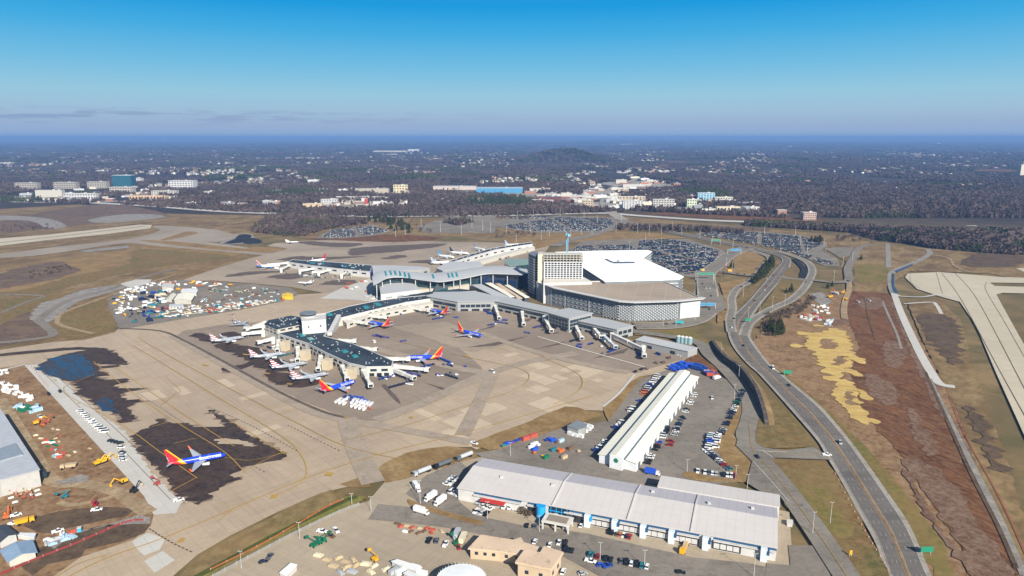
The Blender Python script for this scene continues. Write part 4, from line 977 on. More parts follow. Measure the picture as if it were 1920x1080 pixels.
mb = MB(); mb.prism(ccw(a), 0, H_+3.0); cl = mb.build('clerestory', paint('#cfd3d6', .6), r)
mb = MB(); vs = []
for v in (a[0]-wdt*.1, a[1]+wdt*.1, a[2]+wdt*.1, a[3]-wdt*.1): vs.append((v.x, v.y, H_+3.0))
m1 = (a[0]+a[1])/2; m2 = (a[2]+a[3])/2; vs += [(m1.x, m1.y, H_+3.9), (m2.x, m2.y, H_+3.9)]
mb.add(vs, [(0,1,4),(1,2,5,4),(2,3,5),(3,0,4,5),(3,2,1,0)]); mb.build('clerestory_roof', CREAMR, cl)
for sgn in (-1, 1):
    mb = MB(); o = wdt*sgn*1.12; o2 = wdt*sgn*1.30; mb.hexa([(*(e0+o+ex*1), H_+1.2),(*(e0+o2+ex*1), H_+1.2),(*(e1+o2-ex), H_+1.2),(*(e1+o-ex), H_+1.2)], [(*(e0+o+ex*1), H_+1.75),(*(e0+o2+ex*1), H_+1.65),(*(e1+o2-ex), H_+1.65),(*(e1+o-ex), H_+1.75)]); mb.build('gutter_painted_shadow', paint('#4d6470'), r)  # solid strips beside the clerestory, the gap's shadow put into their dark colour
mb = MB(); pp = (a[0]+a[1])/2; nn = ex
for i in range(20):
    t0 = 2*math.pi*i/20; t1 = 2*math.pi*(i+1)/20; u = (a[1]-a[0]).normalized(); rad = 1.5
    f0 = pp + nn*.12 + u*rad*math.cos(t0); f1 = pp + nn*.12 + u*rad*math.cos(t1)
    mb.add([(pp.x+nn.x*.12, pp.y+nn.y*.12, H_+.2), (f0.x, f0.y, H_+.2+rad*math.sin(t0)), (f1.x, f1.y, H_+.2+rad*math.sin(t1))], [(0,1,2)])
mb.build('round_emblem', paint('#1f6b5a'), r)
for i in range(14):
    o = l[1].lerp(l[2], (i+.5)/14); dr = (l[2]-l[1]).normalized(); put('bay_door', boxmesh('bay_door', 4.5, .3, 4.2, paint('#5c6468')), r, (o.x + dr.y*.05, o.y - dr.x*.05, 0), math.atan2(dr.y, dr.x))
# --- big cargo warehouse in the foreground
WL, WR_ = (859,915), (1456,1027)
f0, f1 = P2([WL, WR_], 8); bk0 = G(905, 852, 11).to_2d(); dwx = (f1-f0).normalized(); nwx = Vector((-dwx.y, dwx.x)); dep = (bk0-f0).dot(nwx)
Lw = (f1-f0).length
cw = (f0+f1)/2 + nwx*dep/2
wh = empty('cargo_warehouse', (cw.x, cw.y, gz(*cw)), math.atan2(dwx.y, dwx.x), 'huge pale roofed cargo warehouse with a blue stripe and loading doors', 'warehouse')
dep2 = dep; hz_ = 8 - wh.location.z; hx_ = Lw/2
mb = MB(); rd = .60   # ridge position
y0, y1 = -dep2/2, dep2/2; yr = y0 + dep2*rd; hr_ = hz_ + 2.6
vs = [(-hx_,y0,0),(hx_,y0,0),(hx_,y1,0),(-hx_,y1,0),(-hx_,y0,hz_),(hx_,y0,hz_),(hx_,y1,hz_),(-hx_,y1,hz_),(-hx_,yr,hr_),(hx_,yr,hr_)]
mb.add(vs, [(0,1,5,4),(2,3,7,6),(1,2,6,9,5),(3,0,4,8,7)]); mb.build('wall', WHT, wh)
mb = MB(); mb.hexa([(-hx_-.5,y0-.8,hz_),(hx_+.5,y0-.8,hz_),(hx_+.5,yr,hr_),(-hx_-.5,yr,hr_)], [(-hx_-.5,y0-.8,hz_+.35),(hx_+.5,y0-.8,hz_+.35),(hx_+.5,yr,hr_+.35),(-hx_-.5,yr,hr_+.35)]); rA = mb.build('roof', PINKR, wh)
mb = MB(); mb.hexa([(-hx_-.5,yr,hr_-.01),(hx_+.5,yr,hr_-.01),(hx_+.5,y1+.6,hz_),(-hx_-.5,y1+.6,hz_)], [(-hx_-.5,yr,hr_+.33),(hx_+.5,yr,hr_+.33),(hx_+.5,y1+.6,hz_+.35),(-hx_-.5,y1+.6,hz_+.35)]); rB = mb.build('roof', PINKR_SHADE, wh)
for t in (.33, .57, .76): # raised expansion joints
    x = -hx_ + Lw*t
    mb = MB(); mb.hexa([(x-.45,y0-.8,hz_+.3),(x+.45,y0-.8,hz_+.3),(x+.45,yr,hr_+.3),(x-.45,yr,hr_+.3)], [(x-.3,y0-.8,hz_+.85),(x+.3,y0-.8,hz_+.85),(x+.3,yr,hr_+.85),(x-.3,yr,hr_+.85)]); mb.build('expansion_joint', paint('#b4b0ae'), rA)
    mb = MB(); mb.hexa([(x-.45,yr,hr_+.3),(x+.45,yr,hr_+.3),(x+.45,y1,hz_+.3),(x-.45,y1,hz_+.3)], [(x-.3,yr,hr_+.85),(x+.3,yr,hr_+.85),(x+.3,y1,hz_+.85),(x-.3,y1,hz_+.85)]); mb.build('expansion_joint', paint('#b4b0ae'), rB)
for t, v in ((.12,.42),(.30,.45),(.62,.78),(.80,.70),(.93,.80)): put('roof_vent', boxmesh('roof_vent', 1.6, 1.6, 1.2, WHT), rA if v < rd else rB, (-hx_+Lw*t, y0+dep2*v, hz_ + 2.6*(v/rd if v < rd else (1-v)/(1-rd)) + .3))
BLU = paint('#1f4f78', .5); SKB = paint('#1f93cf', .5)
DD = glass('#20242a')
def wput(nm, w_, d_, h_, mat, x, y, z): return put(nm, boxmesh(nm, w_, d_, h_, mat), wh, (x, y, z))
wall_x = lambda px: (G(px, 960 + (px-860)*.195, 3).to_2d() - cw).dot(dwx)
segs = [(868,960),(972,990),(1043,1085),(1095,1138),(1147,1193),(1200,1248),(1255,1305),(1333,1425),(1437,1455)]
for a, b in segs:
    xa, xb = wall_x(a), wall_x(b); wput('blue_stripe', xb-xa, .3, .8, BLU, (xa+xb)/2, y0-.1, hz_-1.5)
    wput('fascia', xb-xa, 1.2, .5, WHT, (xa+xb)/2, y0-.7, hz_-2.3)
for a in (1089, 1142, 1197, 1252, 1318, 1431):
    x = wall_x(a); wput('buttress', 3.0, 2.6, hz_-.4, paint('#c4cfd6'), x, y0-1.3, 0); wput('blue_panel', 1.2, 2.9, 2.2, SKB if a < 1100 else BLU, x+1.9, y0-1.3, hz_-3.4)
for a, b, n in ((1094,1138,4),(1147,1192,4),(1201,1247,4),(1256,1302,4),(1333,1384,4)):
    for k in range(n):
        x = wall_x(a + (b-a)*(k+.5)/n); f = wput('dock_surround', 4.4, .5, 4.2, DD, x, y0-.2, .6)
        put('dock_door', boxmesh('dock_door', 2.7, .3, 2.6, WHT), f, (0, -.3, .6))
for a, b in ((972,990),(1046,1082)):
    xa, xb = wall_x(a), wall_x(b); wput('dock_opening', xb-xa, .4, 4.6, DD, (xa+xb)/2, y0-.1, .3)
x = wall_x(908); put('red_awning', boxmesh('red_awning', 14, 4.5, .4, paint('#b5342c', .6)), wh, (x, y0-2.6, 4.6)); 
# entrance block: blue drum and glazed frame
x = wall_x(1000)
mb = MB(); mb.tube((0,0,0), (0,0,7.6), 2.5, 2.5, 20); put('blue_drum', mb.mesh('blue_drum', SKB), wh, (x, y0-2.2, 0))
f = wput('glazed_frame', 11, .5, 7.0, DGL, x+9.5, y0-.2, 0)
for k in range(4): put('mullion', boxmesh('mullion', .3, .3, 7.0, SKB), f, (-4.5+k*3, -.35, 0))
for z in (2.2, 4.5): put('mullion', boxmesh('mullion_bar', 11, .3, .4, SKB), f, (0, -.4, z))
f = wput('entrance_canopy', 15, 9, .7, paint('#c9c5bb'), x+11, y0-8, 4.2)
for sx_ in (-6.8, 0, 6.8):
    for sy in (-4, 4): put('column', boxmesh('column', .8, .8, 4.2, WHT), f, (sx_, sy, -4.2))
put('deck_inset', boxmesh('deck_inset', 11, 6, .06, paint('#8b8071')), f, (0, 0, .72))
# upper rear extension of the warehouse
q0 = G(1240, 893, 9).to_2d(); q1 = G(1461, 929, 9).to_2d()
xa = (q0-cw).dot(dwx); xb = (q1-cw).dot(dwx); mb = MB(); mb.hexa([(xa,y1+.7,0),(xb,y1+.7,0),(xb,y1+15,0),(xa,y1+15,0)], [(xa,y1+.7,hz_+.6),(xb,y1+.7,hz_+.6),(xb,y1+15,hz_+.2),(xa,y1+15,hz_+.2)]); ex_ = mb.build('rear_extension', WHT, wh)
mb = MB(); mb.hexa([(xa-.4,y1+.8,hz_+.61),(xb+.4,y1+.8,hz_+.61),(xb+.4,y1+15.4,hz_+.21),(xa-.4,y1+15.4,hz_+.21)], [(xa-.4,y1+.8,hz_+.95),(xb+.4,y1+.8,hz_+.95),(xb+.4,y1+15.4,hz_+.55),(xa-.4,y1+15.4,hz_+.55)]); mb.build('roof', PINKR, ex_)
# --- foreground offices, tank and sheds
o1, l, c, rf = bld('office_building', 'tan roofed office with an angular roof beside the cargo road', 'office', [(882,1029),(903,1006.5),(963,1016),(975,1012),(980,1020),(1020,1032),(982,1041),(937,1034)], 6, paint('#b8a48a', .8), TANR, over=.8, th=.7, win=(1, 4, 3, 1.6, 1.6, 2.4, DGL))
o1, l, c, rf = bld('office_building', 'square tan roofed office with a brown fascia at the bottom edge', 'office', [(971,1056),(985,1037),(1015,1042),(1022,1030),(1052,1040),(1031,1068)], 8, paint('#b8a48a', .8), TANR, over=.9, th=1.2, win=(1, 5, 3, 1.8, 1.8, 2.6, DGL))
tk = G(865, 1083, 9); e = empty('water_tank', (tk.x, tk.y, gz(tk.x, tk.y)), 0, 'round white tank cut off by the bottom edge', 'tank')
mb = MB(); mb.tube((0,0,0), (0,0,8.4), 11, 11, 40); mb.build('shell', WHT, e)
mb = MB(); mb.tube((0,0,8.4), (0,0,9.2), 11.2, 2.0, 40); mb.build('dome', paint('#dfe3e2', .5), e)
mb = MB()
for k in range(40):
    a0 = 2*math.pi*k/40; mb.box(-.05+11*math.cos(a0), .05+11*math.cos(a0), -.05+11*math.sin(a0), .05+11*math.sin(a0), 8.4, 9.5)
mb.build('railing', WHT, e)
bld('storage_trailer', 'long white roofed store at the bottom edge left of the tank', 'store', [(735,1053),(745,1050),(790,1064),(780,1071)], 3.5, WHT, paint('#d9dbd8'))
bld('storage_trailer', 'white roofed store cut by the bottom edge left of the tank', 'store', [(757,1075),(765,1071),(800,1085),(790,1092)], 3.5, WHT, paint('#cfd2d0'))
bld('site_cabin', 'white rounded site cabin on a concrete pad near the bottom', 'cabin', [(525,1074),(545,1057),(556,1060),(536,1079)], 3.4, WHT, paint('#e0e0dc'))
bld('utility_block', 'grey plant block beside the white container stack', 'building', [(1064,799),(1083,789),(1101,796),(1097,802),(1084,806)], 6, paint('#8f918f'), paint('#777c80'))
bld('junction_box', 'small pale cabinet right of the cargo warehouse', 'cabinet', [(1476,981),(1476,975),(1486,976),(1486,983)], 2.5, WHT, WHT)
# --- south-west hangar and cabins
bld('hangar', 'new pale hangar with a blue entrance panel at the left edge', 'hangar', [(-140,952),(-200,800),(-40,775),(0,768),(73,881),(0,900)], 11, paint('#a9a7a3'), paint('#a4a9b0', .7), over=.5)
e_, l, c, _ = bld('hangar_parapet', 'grey lower roof section of the hangar at the left edge', 'building', [(-60,855),(-20,848),(28,832),(42,852),(-20,870),(-60,875)], 11.9, paint('#9aa0a6'), paint('#828c98'))
p = G(49, 893, 6); put_ = empty('entrance_panel', (p.x, p.y, gz(p.x, p.y)), math.atan2(*(G(73,881,11)-G(0,900,11)).to_2d().yx), 'tall bright blue entrance panel on the hangar corner', 'panel')
mb = MB(); mb.box(-2.2, 2.2, -.8, .8, 0, 9.5); mb.build('cladding', SKB, put_)
mb = MB(); mb.box(2.6, 10, -.6, -.3, 1.5, 6.5); mb.build('glazing', DGL, put_)
mb = MB(); mb.box(-.8, .8, -.95, -.8, 0, 2.4); mb.build('door', DGL, put_)
shed('site_shed', 'white gabled site shed with a dark roof at the lower left', 'shed', [(0,1016),(30,1002),(8,985),(-22,1000)], 4.5, 1.5, WHT, paint('#3c4148'))
shed('site_shed', 'blue grey gabled shed along the red site fence', 'shed', [(17,1052),(66,1036),(58,1014),(3,1032)], 4, 1.6, CRM, paint('#7f95ab'))
bld('site_cabin', 'long white cabin lying beside the two site sheds', 'cabin', [(33,1003),(38,1000),(67,1001),(64,1008)], 3, WHT, paint('#c9ccd0'))
# --- contractor yard sheds
shed('site_shed', 'large cream gabled shed in the contractor yard', 'shed', [(327,562),(358,563),(365,552),(335,551)], 6, 1.5, CRM, CREAMR)
shed('site_shed', 'long white roofed shed behind the cream one in the yard', 'shed', [(340,548),(368,549),(370,543),(342,542)], 5, 1, WHT, paint('#d5d8d6'))
shed('site_shed', 'pale arched shed at the left of the contractor yard', 'shed', [(312,561),(322,562),(330,552),(321,551)], 4, 1.5, WHT, paint('#cfc9b8'))
bld('site_cabin', 'row cabin with a striped front in the contractor yard', 'cabin', [(317,576),(318,571),(343,570),(344,575)], 4, WHT, paint('#b9bcbe'), win=(1, 3, 3, 1.5, 2, .8, DGL))
shed('site_shed', 'bright yellow tent at the right end of the contractor yard', 'tent', [(529,557),(549,557),(548,551),(530,551)], 4, 1.5, paint('#c9a62a'), paint('#d9b52e'))
shed('site_shed', 'white tent left of the yard sheds with a cream side', 'tent', [(304,538),(325,539),(327,533),(306,532)], 4, 1.2, CRM, WHT)
# --- far buildings
def fbox(name, label, x0, x1, yt, yb, depth, wall, roof, rows, cols, gm=None, rz=0.0, group=None, cat='building'):
    if gm is None: gm = glass('#39424c')
    xc = (x0+x1)/2; v = (yb-540)/F; Pb = G(xc, yb, 0); zc = Pb.y*CT + CH*ST
    w_ = (x1-x0)*zc/F; vt = (yt-540)/F; top = CH + Pb.y*(-ST - vt*CT)/(CT - vt*ST)
    base = terr(Pb.x, Pb.y); hh = max(3.0, top - max(base, 0)); 
    if base > 0: hh = max(3.0, top - base)
    e = empty(name, (Pb.x, Pb.y + depth/2, base), rz, label, cat, group)
    mb = MB(); mb.box(-w_/2, w_/2, -depth/2, depth/2, 0, hh, bot=False); mb.build('wall', wall, e)
    mb = MB(); mb.box(-w_/2-.4, w_/2+.4, -depth/2-.4, depth/2+.4, hh, hh+.6); rf = mb.build('roof', roof, e)
    if w_ > 25: put('roof_unit', boxmesh('roof_unit', 6, 5, 2.5, WHT), rf, (w_*.15, 0, hh+.6))
    if rows and cols:
        fh = hh/(rows); ww = w_/(cols)*.55; me = boxmesh('window', ww, .3, fh*.5, gm)
        for r_ in range(rows):
            for c_ in range(cols): put('window', me, e, (-w_/2 + w_*(c_+.5)/cols, -depth/2-.1, fh*(r_+.3)))
    return e
FB = [
 ('glass_office', 'dark teal glass office block on the left skyline', 212,247,329,351,40, glass('#1e4450'), paint('#c9cfd2'), 0,0),
 ('office_building', 'white office block with a square window grid on the left skyline', 317,363,339,357,40, WHT, WHT, 5,9),
 ('hotel', 'cream hotel with stepped roof left of the long white one', 67,117,357,370,18, CRM, WHT, 0,0),
 ('hotel', 'long low white hotel at the left below the offices', 120,180,363,373,18, WHT, WHT, 2,12),
 ('office_building', 'beige office with a dark entrance just below the teal glass block', 206,249,351,364,25, paint('#a99f92'), paint('#b9b3a8'), 3,9),
 ('office_building', 'pale yellow office left of the white window grid block', 284,330,358,366,25, CRM, CRM, 2,10),
 ('office_building', 'low peach roofed office row near the left motorway', 242,310,367,375,25, paint('#c8a77e'), paint('#b59b86'), 1,12),
 ('office_building', 'leftmost of three beige hillside offices', 28,70,343,354,25, paint('#9c9488'), paint('#a9a397'), 3,9),
 ('office_building', 'middle one of three beige hillside offices', 101,143,342,354,25, paint('#9c9488'), paint('#a9a397'), 3,9),
 ('office_building', 'rightmost of three beige hillside offices', 164,200,341,353,25, paint('#9c9488'), paint('#a9a397'), 3,8),
 ('office_building', 'small white office right behind the teal glass block', 248,266,334,344,20, WHT, WHT, 3,4),
 ('apartment_block', 'tiny white block alone in woods left of centre', 577,597,337,344,20, WHT, WHT, 0,0),
 ('hotel', 'white hotel left of the red striped one beside the motorway', 602,632,374,384,18, WHT, WHT, 3,6),
 ('hotel', 'long pale hotel behind the red striped one', 630,720,369,376,18, paint('#b9b0a4'), paint('#c9c5bc'), 2,16),
 ('hotel', 'small hotel with a bright red side panel', 678,688,372,382,12, WHT, WHT, 0,0),
 ('store', 'tan low store left of the white hotel', 568,604,382,389,18, paint('#b9a486'), paint('#c2b59f'), 0,0),
 ('store', 'pale low store below the red panelled hotel', 662,710,384,390,18, paint('#b9b4a8'), paint('#c9c5bc'), 0,0),
 ('hotel', 'square cream hotel right of the pine clump', 738,764,347,361,18, paint('#cbbd97'), paint('#d8cfb4'), 3,5),
 ('warehouse', 'blue walled warehouse with a pale roof in mid distance', 893,980,353,362,60, paint('#3f7fa6'), paint('#a9b3ba'), 0,0),
 ('warehouse', 'long pale warehouse left of the blue walled one', 812,893,350,356,50, paint('#b3a69c'), paint('#bfc0bd'), 0,0),
 ('store', 'cream plaza with end towers right of the blue warehouse', 993,1032,353,360,20, CRM, paint('#8f7d6d'), 0,0),
 ('store', 'dark red brick plaza near the centre junction', 1008,1052,369,378,20, paint('#5c3533'), paint('#6d6a68'), 0,0),
 ('store', 'cream arched plaza beside the red brick one', 1052,1072,362,372,18, CRM, CRM, 0,0),
 ('hotel', 'tan hotel tower left of the centre junction', 1092,1112,376,392,18, paint('#b3a187'), paint('#c2b59f'), 4,4),
 ('hotel', 'white hotel with vertical bays right of the junction', 1168,1206,377,392,18, WHT, paint('#c9c5bc'), 4,7),
 ('hotel', 'brown topped hotel just behind the white bayed one', 1160,1210,369,378,18, paint('#b8a48c'), paint('#cfc9bd'), 2,8),
 ('hotel', 'wide grey hotel right of the white bayed one', 1224,1264,374,390,18, paint('#a8a39c'), paint('#b9b6b0'), 4,8),
 ('hotel', 'pale blue glass hotel on the right of centre', 1308,1340,362,377,18, paint('#8fb3c6', .3), paint('#c3d0d6'), 5,6),
 ('hotel', 'low cream hotel right of the pale blue one', 1340,1374,370,379,18, CRM, paint('#cfc8b2'), 2,7),
 ('hotel', 'small pale green walled hotel left of the blue one', 1288,1306,374,389,16, paint('#b7bfa2'), paint('#c9c5bc'), 3,4),
 ('store', 'cluster of cream villas below the low cream hotel', 1344,1388,388,396,20, paint('#c3b597'), paint('#cbbfa6'), 1,7),
 ('store', 'brick red low store right of the junction', 1280,1308,367,374,20, paint('#7c5346'), paint('#8a8078'), 0,0),
 ('store', 'dark brick store right of the cream villas', 1385,1425,380,388,20, paint('#5a3a36'), paint('#8f9aa3'), 0,0),
 ('apartment_block', 'square pinkish office on the right by the motorway', 1506,1530,399,413,22, paint('#a88f80'), paint('#b9ada2'), 4,6),
 ('store', 'pale topped store left of the pinkish office', 1458,1475,394,402,18, paint('#8f6c5e'), paint('#b9b3ac'), 0,0),
 ('silo', 'tan grain silo block at the far right edge', 1912,1924,309,333,30, paint('#c2b7a3'), WHT, 0,0),
 ('store', 'peach roofed store on the road behind the junction', 1202,1216,342,350,20, paint('#a9694f'), paint('#c2a38a'), 0,0),
 ('store', 'long pale roofed row behind the junction', 1168,1220,346,351,20, paint('#b5b1aa'), paint('#c9c7c2'), 0,0),
 ('store', 'row of pale shops along the road before the hills', 1155,1175,337,344,20, CRM, CRM, 0,0),
 ('bank', 'white flat pavilion right of the square cream hotel', 700,725,378,388,14, WHT, WHT, 0,0),
 ('hall', 'wide buff terraced hall left of the square cream hotel', 668,728,354,362,30, paint('#a39a8c'), paint('#aba69b'), 0,0),
]
for a in FB: fbox(*a[:1], a[1], *a[2:7], a[7], a[8], a[9], a[10], cat=a[0].split('_')[-1] if a[0] != 'glass_office' else 'office')
p = fbox('red_sign_wall', 'tall red panel beside the small white hotel', 684.5,688.5,372.5,382.5,3, paint('#b8332a'), paint('#b8332a'), 0,0, cat='panel')
# far rows of pale commercial roofs
FR = [(307,324,263,265.5),(700,760,283,287),(716,745,288,291),(765,785,280,284),(800,830,297,299.5),(850,905,295,298),(560,600,295,297.5),(640,690,309,311),(530,560,309,311),(480,500,310,313),(1112,1150,299,302.5),(1152,1176,299,303),(1075,1085,307,309),(1165,1200,270,272.5),(1210,1220,270,272),(1465,1500,314,317),(1680,1702,312,315),(1750,1795,312,315),(1800,1830,310,313),(1860,1880,304,308),(1600,1620,306,308),(1655,1690,326,329),(1725,1780,330,333),(570,590,276,278),(840,880,269,270.5),(1840,1850,268,270),(0,20,304,309),(90,105,305,307),(45,60,330,334),(192,215,322,325),(230,260,322,325),(860,880,291,293.5),(1560,1570,350,352),(1300,1330,290,292),(1320,1327,267,270),(1480,1484,274,277.5),(1758,1763,268,272),(1289,1293,267,271)]
for i, (x0, x1, yt, yb) in enumerate(FR):
    side = 'left' if x1 < 640 else ('middle' if x1 < 1280 else 'right')
    fbox('distant_warehouse', 'long pale roof far off in the %s third of the plain' % side, x0, x1, yt, yb, 60 if yb > 290 else 200, CRM if i % 3 else WHT, WHT if i % 2 else paint('#c9c0ae'), 0, 0, group='pale roofs far off in the ' + side, cat='warehouse')

rs = random.Random(91)
for (x0, x1, ya, yb, n, where, g) in ((1090,1160,352,392,46,'along the long centre road','shops on the centre road'),(480,720,352,392,40,'in the woods left of the pine clump','shops left of the pines'),(990,1090,362,382,22,'between the brick plazas','shops by the brick plazas'),(1160,1270,345,385,34,'behind the white bayed hotel','shops behind the bayed hotel'),(1290,1420,378,398,18,'around the cream villas','buildings by the cream villas'),(20,210,352,378,16,'around the left hillside hotels','buildings by the left hotels'),(230,460,352,388,24,'around the white window grid block','buildings by the grid block'),(1170,1240,318,345,24,'where the centre road meets the hills','shops below the hills'),(1640,1900,300,335,20,'far off at the right','far right buildings')):
    for i in range(n):
        x = rs.uniform(x0, x1); yb_ = rs.uniform(ya, yb)
        if g == 'shops on the centre road': x = 1138 + (yb_-352)*-.15 + rs.choice((-1, 1))*rs.uniform(9, 42)
        p_ = G(x, yb_); sc_ = (p_.y*CT+CH*ST)/F; wd = rs.uniform(18, 48)/sc_; hh_ = rs.uniform(5, 9)/sc_
        c = rs.choice(('#cfccc4','#c9bfa8','#b9b4a8','#a99682','#8f5f4c','#9a9ea3','#d9dad8','#7d6a60'))
        fbox('store', 'low %s building %s' % ({'#cfccc4':'pale','#c9bfa8':'cream','#b9b4a8':'grey beige','#a99682':'tan','#8f5f4c':'brick','#9a9ea3':'grey','#d9dad8':'white','#7d6a60':'brown'}[c], where), x-wd/2, x+wd/2, yb_-hh_, yb_, rs.uniform(14, 30), paint(c), paint(rs.choice(('#d3d4d2','#b5b3ae','#8f8f8f','#c6bfb0'))), 0, 0, rz=rs.uniform(-.5, .5), group=g, cat='building')
# ---------------------------------------------------------------- vegetation
def leafmat(name, a, b, c):
    s = N(name); v = s.pos()
    x = s.mix(s.noise(v, .05, 3, .6, .4, .6), a, b); x = s.mix(s.noise(v, .4, 3, .7, .5, .7), x, c)
    x = s.mix(s.noise(v, .004, 5, .65, .42, .6), x, s.mix(.6, x, c)); x = s.mix(s.noise(v, .011, 4, .7, .5, .65), x, s.mix(.5, x, a)); return s.col(x, 1.0, .05)
BARE = leafmat('bare_twigs', '#473c3a', '#362f30', '#62554d'); BARE2 = leafmat('bare_twigs_far', '#403839', '#302c2f', '#584d49')
EVG = leafmat('evergreen_needles', '#2f3620', '#232b1c', '#474c2b'); BARK = leafmat('bark', '#4a3f38', '#5b5048', '#3a322d')
TWG = leafmat('dry_shrub_twigs', '#4c4038', '#3e3430', '#6c5d4c')
def crown_pts(rr, n, rx, rz, zc, size, cone=False):
    vs = []; fs = []
    for i in range(n):
        while True:
            p = Vector((rr.uniform(-1,1), rr.uniform(-1,1), rr.uniform(-1,1)))
            if p.length < 1: break
        if cone:
            z = rr.random()**1.3; a = rr.uniform(0, 6.28); r = (1-z)*rx*rr.uniform(.55, 1.05) + .2
            c = Vector((r*math.cos(a), r*math.sin(a), zc - rz + 2*rz*z))
        else:
            p *= (.55 + .45*p.length); k = 1 + .35*noise.noise(p*2.3 + Vector((n, 0, 0)))
            c = Vector((p.x*rx*k, p.y*rx*k, zc + p.z*rz*k))
        d1 = Vector((rr.gauss(0,1), rr.gauss(0,1), rr.gauss(0,.8))).normalized(); d2 = d1.orthogonal().normalized(); d2 = (d2 + d1.cross(d2)*rr.uniform(-1,1)).normalized()
        s = size*rr.uniform(.6, 1.4); b = len(vs); vs += [c + d1*s, c + d2*s*.7, c - d1*s*.8, c - d2*s*.6]; fs.append((b, b+1, b+2, b+3))
    return vs, fs
def tree_proto(kind, seed):
    rr = random.Random(seed); t = MB(); c = MB()
    if kind == 'pine':
        t.tube((0,0,0), (0,0,9), .35, .08, 6); vs, fs = crown_pts(rr, 150, 3.6, 4.6, 5.6, 1.0, True); v2, f2 = crown_pts(rr, 90, 3.2, 2.9, 4.2, .95); b_ = len(vs); vs += v2; fs += [tuple(i+b_ for i in f) for f in f2]; c.add(vs, fs); return [('trunk', t.mesh('trunk', BARK), (0,0,0), 0, []), ('crown', c.mesh('crown', EVG), (0,0,0), 0, [])]
    if kind == 'bare':
        t.tube((0,0,0), (0,0,4), .35, .22, 6)
        for i in range(6):
            a = i*1.05 + rr.uniform(-.3,.3); q = Vector((math.cos(a)*2.6, math.sin(a)*2.6, rr.uniform(6.5, 9))); m = Vector((0,0,rr.uniform(2.5,4)))
            t.tube(m, q, .16, .05, 4, caps=False)
        vs, fs = crown_pts(rr, 150, 4.3, 3.8, 7.2, .55); c.add(vs, fs); return [('trunk', t.mesh('trunk', BARK), (0,0,0), 0, []), ('crown', c.mesh('crown', BARE), (0,0,0), 0, [])]
    t.tube((0,0,0), (0,0,1.5), .2, .1, 5); vs, fs = crown_pts(rr, 90, 2.3, 1.5, 1.8, .5); c.add(vs, fs); return [('stem', t.mesh('stem', BARK), (0,0,0), 0, []), ('crown', c.mesh('crown', TWG), (0,0,0), 0, [])]
TP = {k: [tree_proto(k, i*7+3) for i in range(4)] for k in ('pine', 'bare', 'shrub')}
TN = {'pine': ('pine_tree', 'tree'), 'bare': ('bare_tree', 'tree'), 'shrub': ('shrub', 'shrub')}
def tree(kind, p, label, group, sc=1.0, rr=R):
    nm, cat = TN[kind]
    return spawn(rr.choice(TP[kind]), nm, (p.x, p.y, gz(p.x, p.y) - .1), rr.uniform(0, 6.28), label, cat, group, sc*rr.uniform(.75, 1.2))
def polyscatter(px, n, rr, gap=0, world=None):
    pts = world or P2(px); xs = [p.x for p in pts]; ys = [p.y for p in pts]; out = []; t = 0
    while len(out) < n and t < n*60:
        t += 1; p = Vector((rr.uniform(min(xs), max(xs)), rr.uniform(min(ys), max(ys))))
        if inpoly(p, pts) and (not gap or all((p-q).length > gap for q in out)): out.append(p)
    return out
rt = random.Random(21)
for k, poly, n, lab, g, sc in (
    ('pine', [(703,379),(722,380),(738,400),(750,415),(772,430),(768,438),(735,433),(718,420),(688,416),(686,408),(712,404)], 70, 'dark pine in the clump running down to the far apron', 'pines by the far apron', 1.25),
    ('bare', [(500,440),(505,412),(560,405),(640,408),(650,425),(600,440),(545,446)], 90, 'bare tree in the thicket between motorway and far apron', 'bare trees in the far thicket', 1.0),
    ('bare', [(690,410),(760,406),(780,420),(830,440),(760,436)], 22, 'bare tree around the pine clump by the far lots', 'bare trees near the pines', .9),
    ('shrub', [(1420,612),(1438,592),(1485,574),(1520,556),(1532,562),(1500,590),(1475,600),(1450,628),(1428,637)], 90, 'leafless shrub on the bank between ramp and site cabins', 'shrubs on the ramp bank', 1.15),
    ('pine', [(1434,614),(1452,602),(1466,610),(1472,628),(1442,632)], 34, 'dark bushy pine in the corner below the shrubby bank', 'pines below the ramp bank', .7),
    ('pine', [(1446,486),(1454,486),(1450,500),(1434,520),(1412,534),(1408,530),(1425,512)], 75, 'bushy evergreen in the row between highway and left ramp', 'evergreens beside the highway', .8),
    ('bare', [(0,425),(50,420),(108,424),(100,432),(0,436)], 40, 'bare tree on the low ground by the left runway', 'bare trees by the runway', .6),
    ('shrub', [(40,515),(90,500),(150,495),(130,508),(60,525)], 40, 'low scrub bush on the brown slope at the left', 'scrub on the brown slope', .9),
    ('pine', [(1518,455),(1532,447),(1542,452),(1535,458)], 12, 'dark tree in the small clump right of the full parking lot', 'dark clump by the lot', .9),
    ('bare', [(1558,450),(1570,443),(1640,445),(1640,455),(1600,457)], 30, 'bare tree in the copse before the right hand woods', 'copse before the woods', .9),
    ('bare', [(930,437),(1000,440),(1010,446),(930,446)], 24, 'bare tree on the verge behind the far pier', 'trees behind the far pier', .7),
    ('bare', [(1160,430),(1300,434),(1380,440),(1300,440),(1200,438)], 14, 'bare tree along the road behind the garages', 'trees behind the garages', .8),
    ('shrub', [(945,470),(1000,462),(1005,470),(960,485),(930,490)], 30, 'leafless shrub in the courtyard behind the terminal roof', 'courtyard shrubs', 1.0),
    ('shrub', [(900,925),(905,918),(925,922),(920,935)], 0, '', '', 1)):
    for p in polyscatter(poly, n, rt, 1.5): tree(k, p, lab, g, sc, rt)
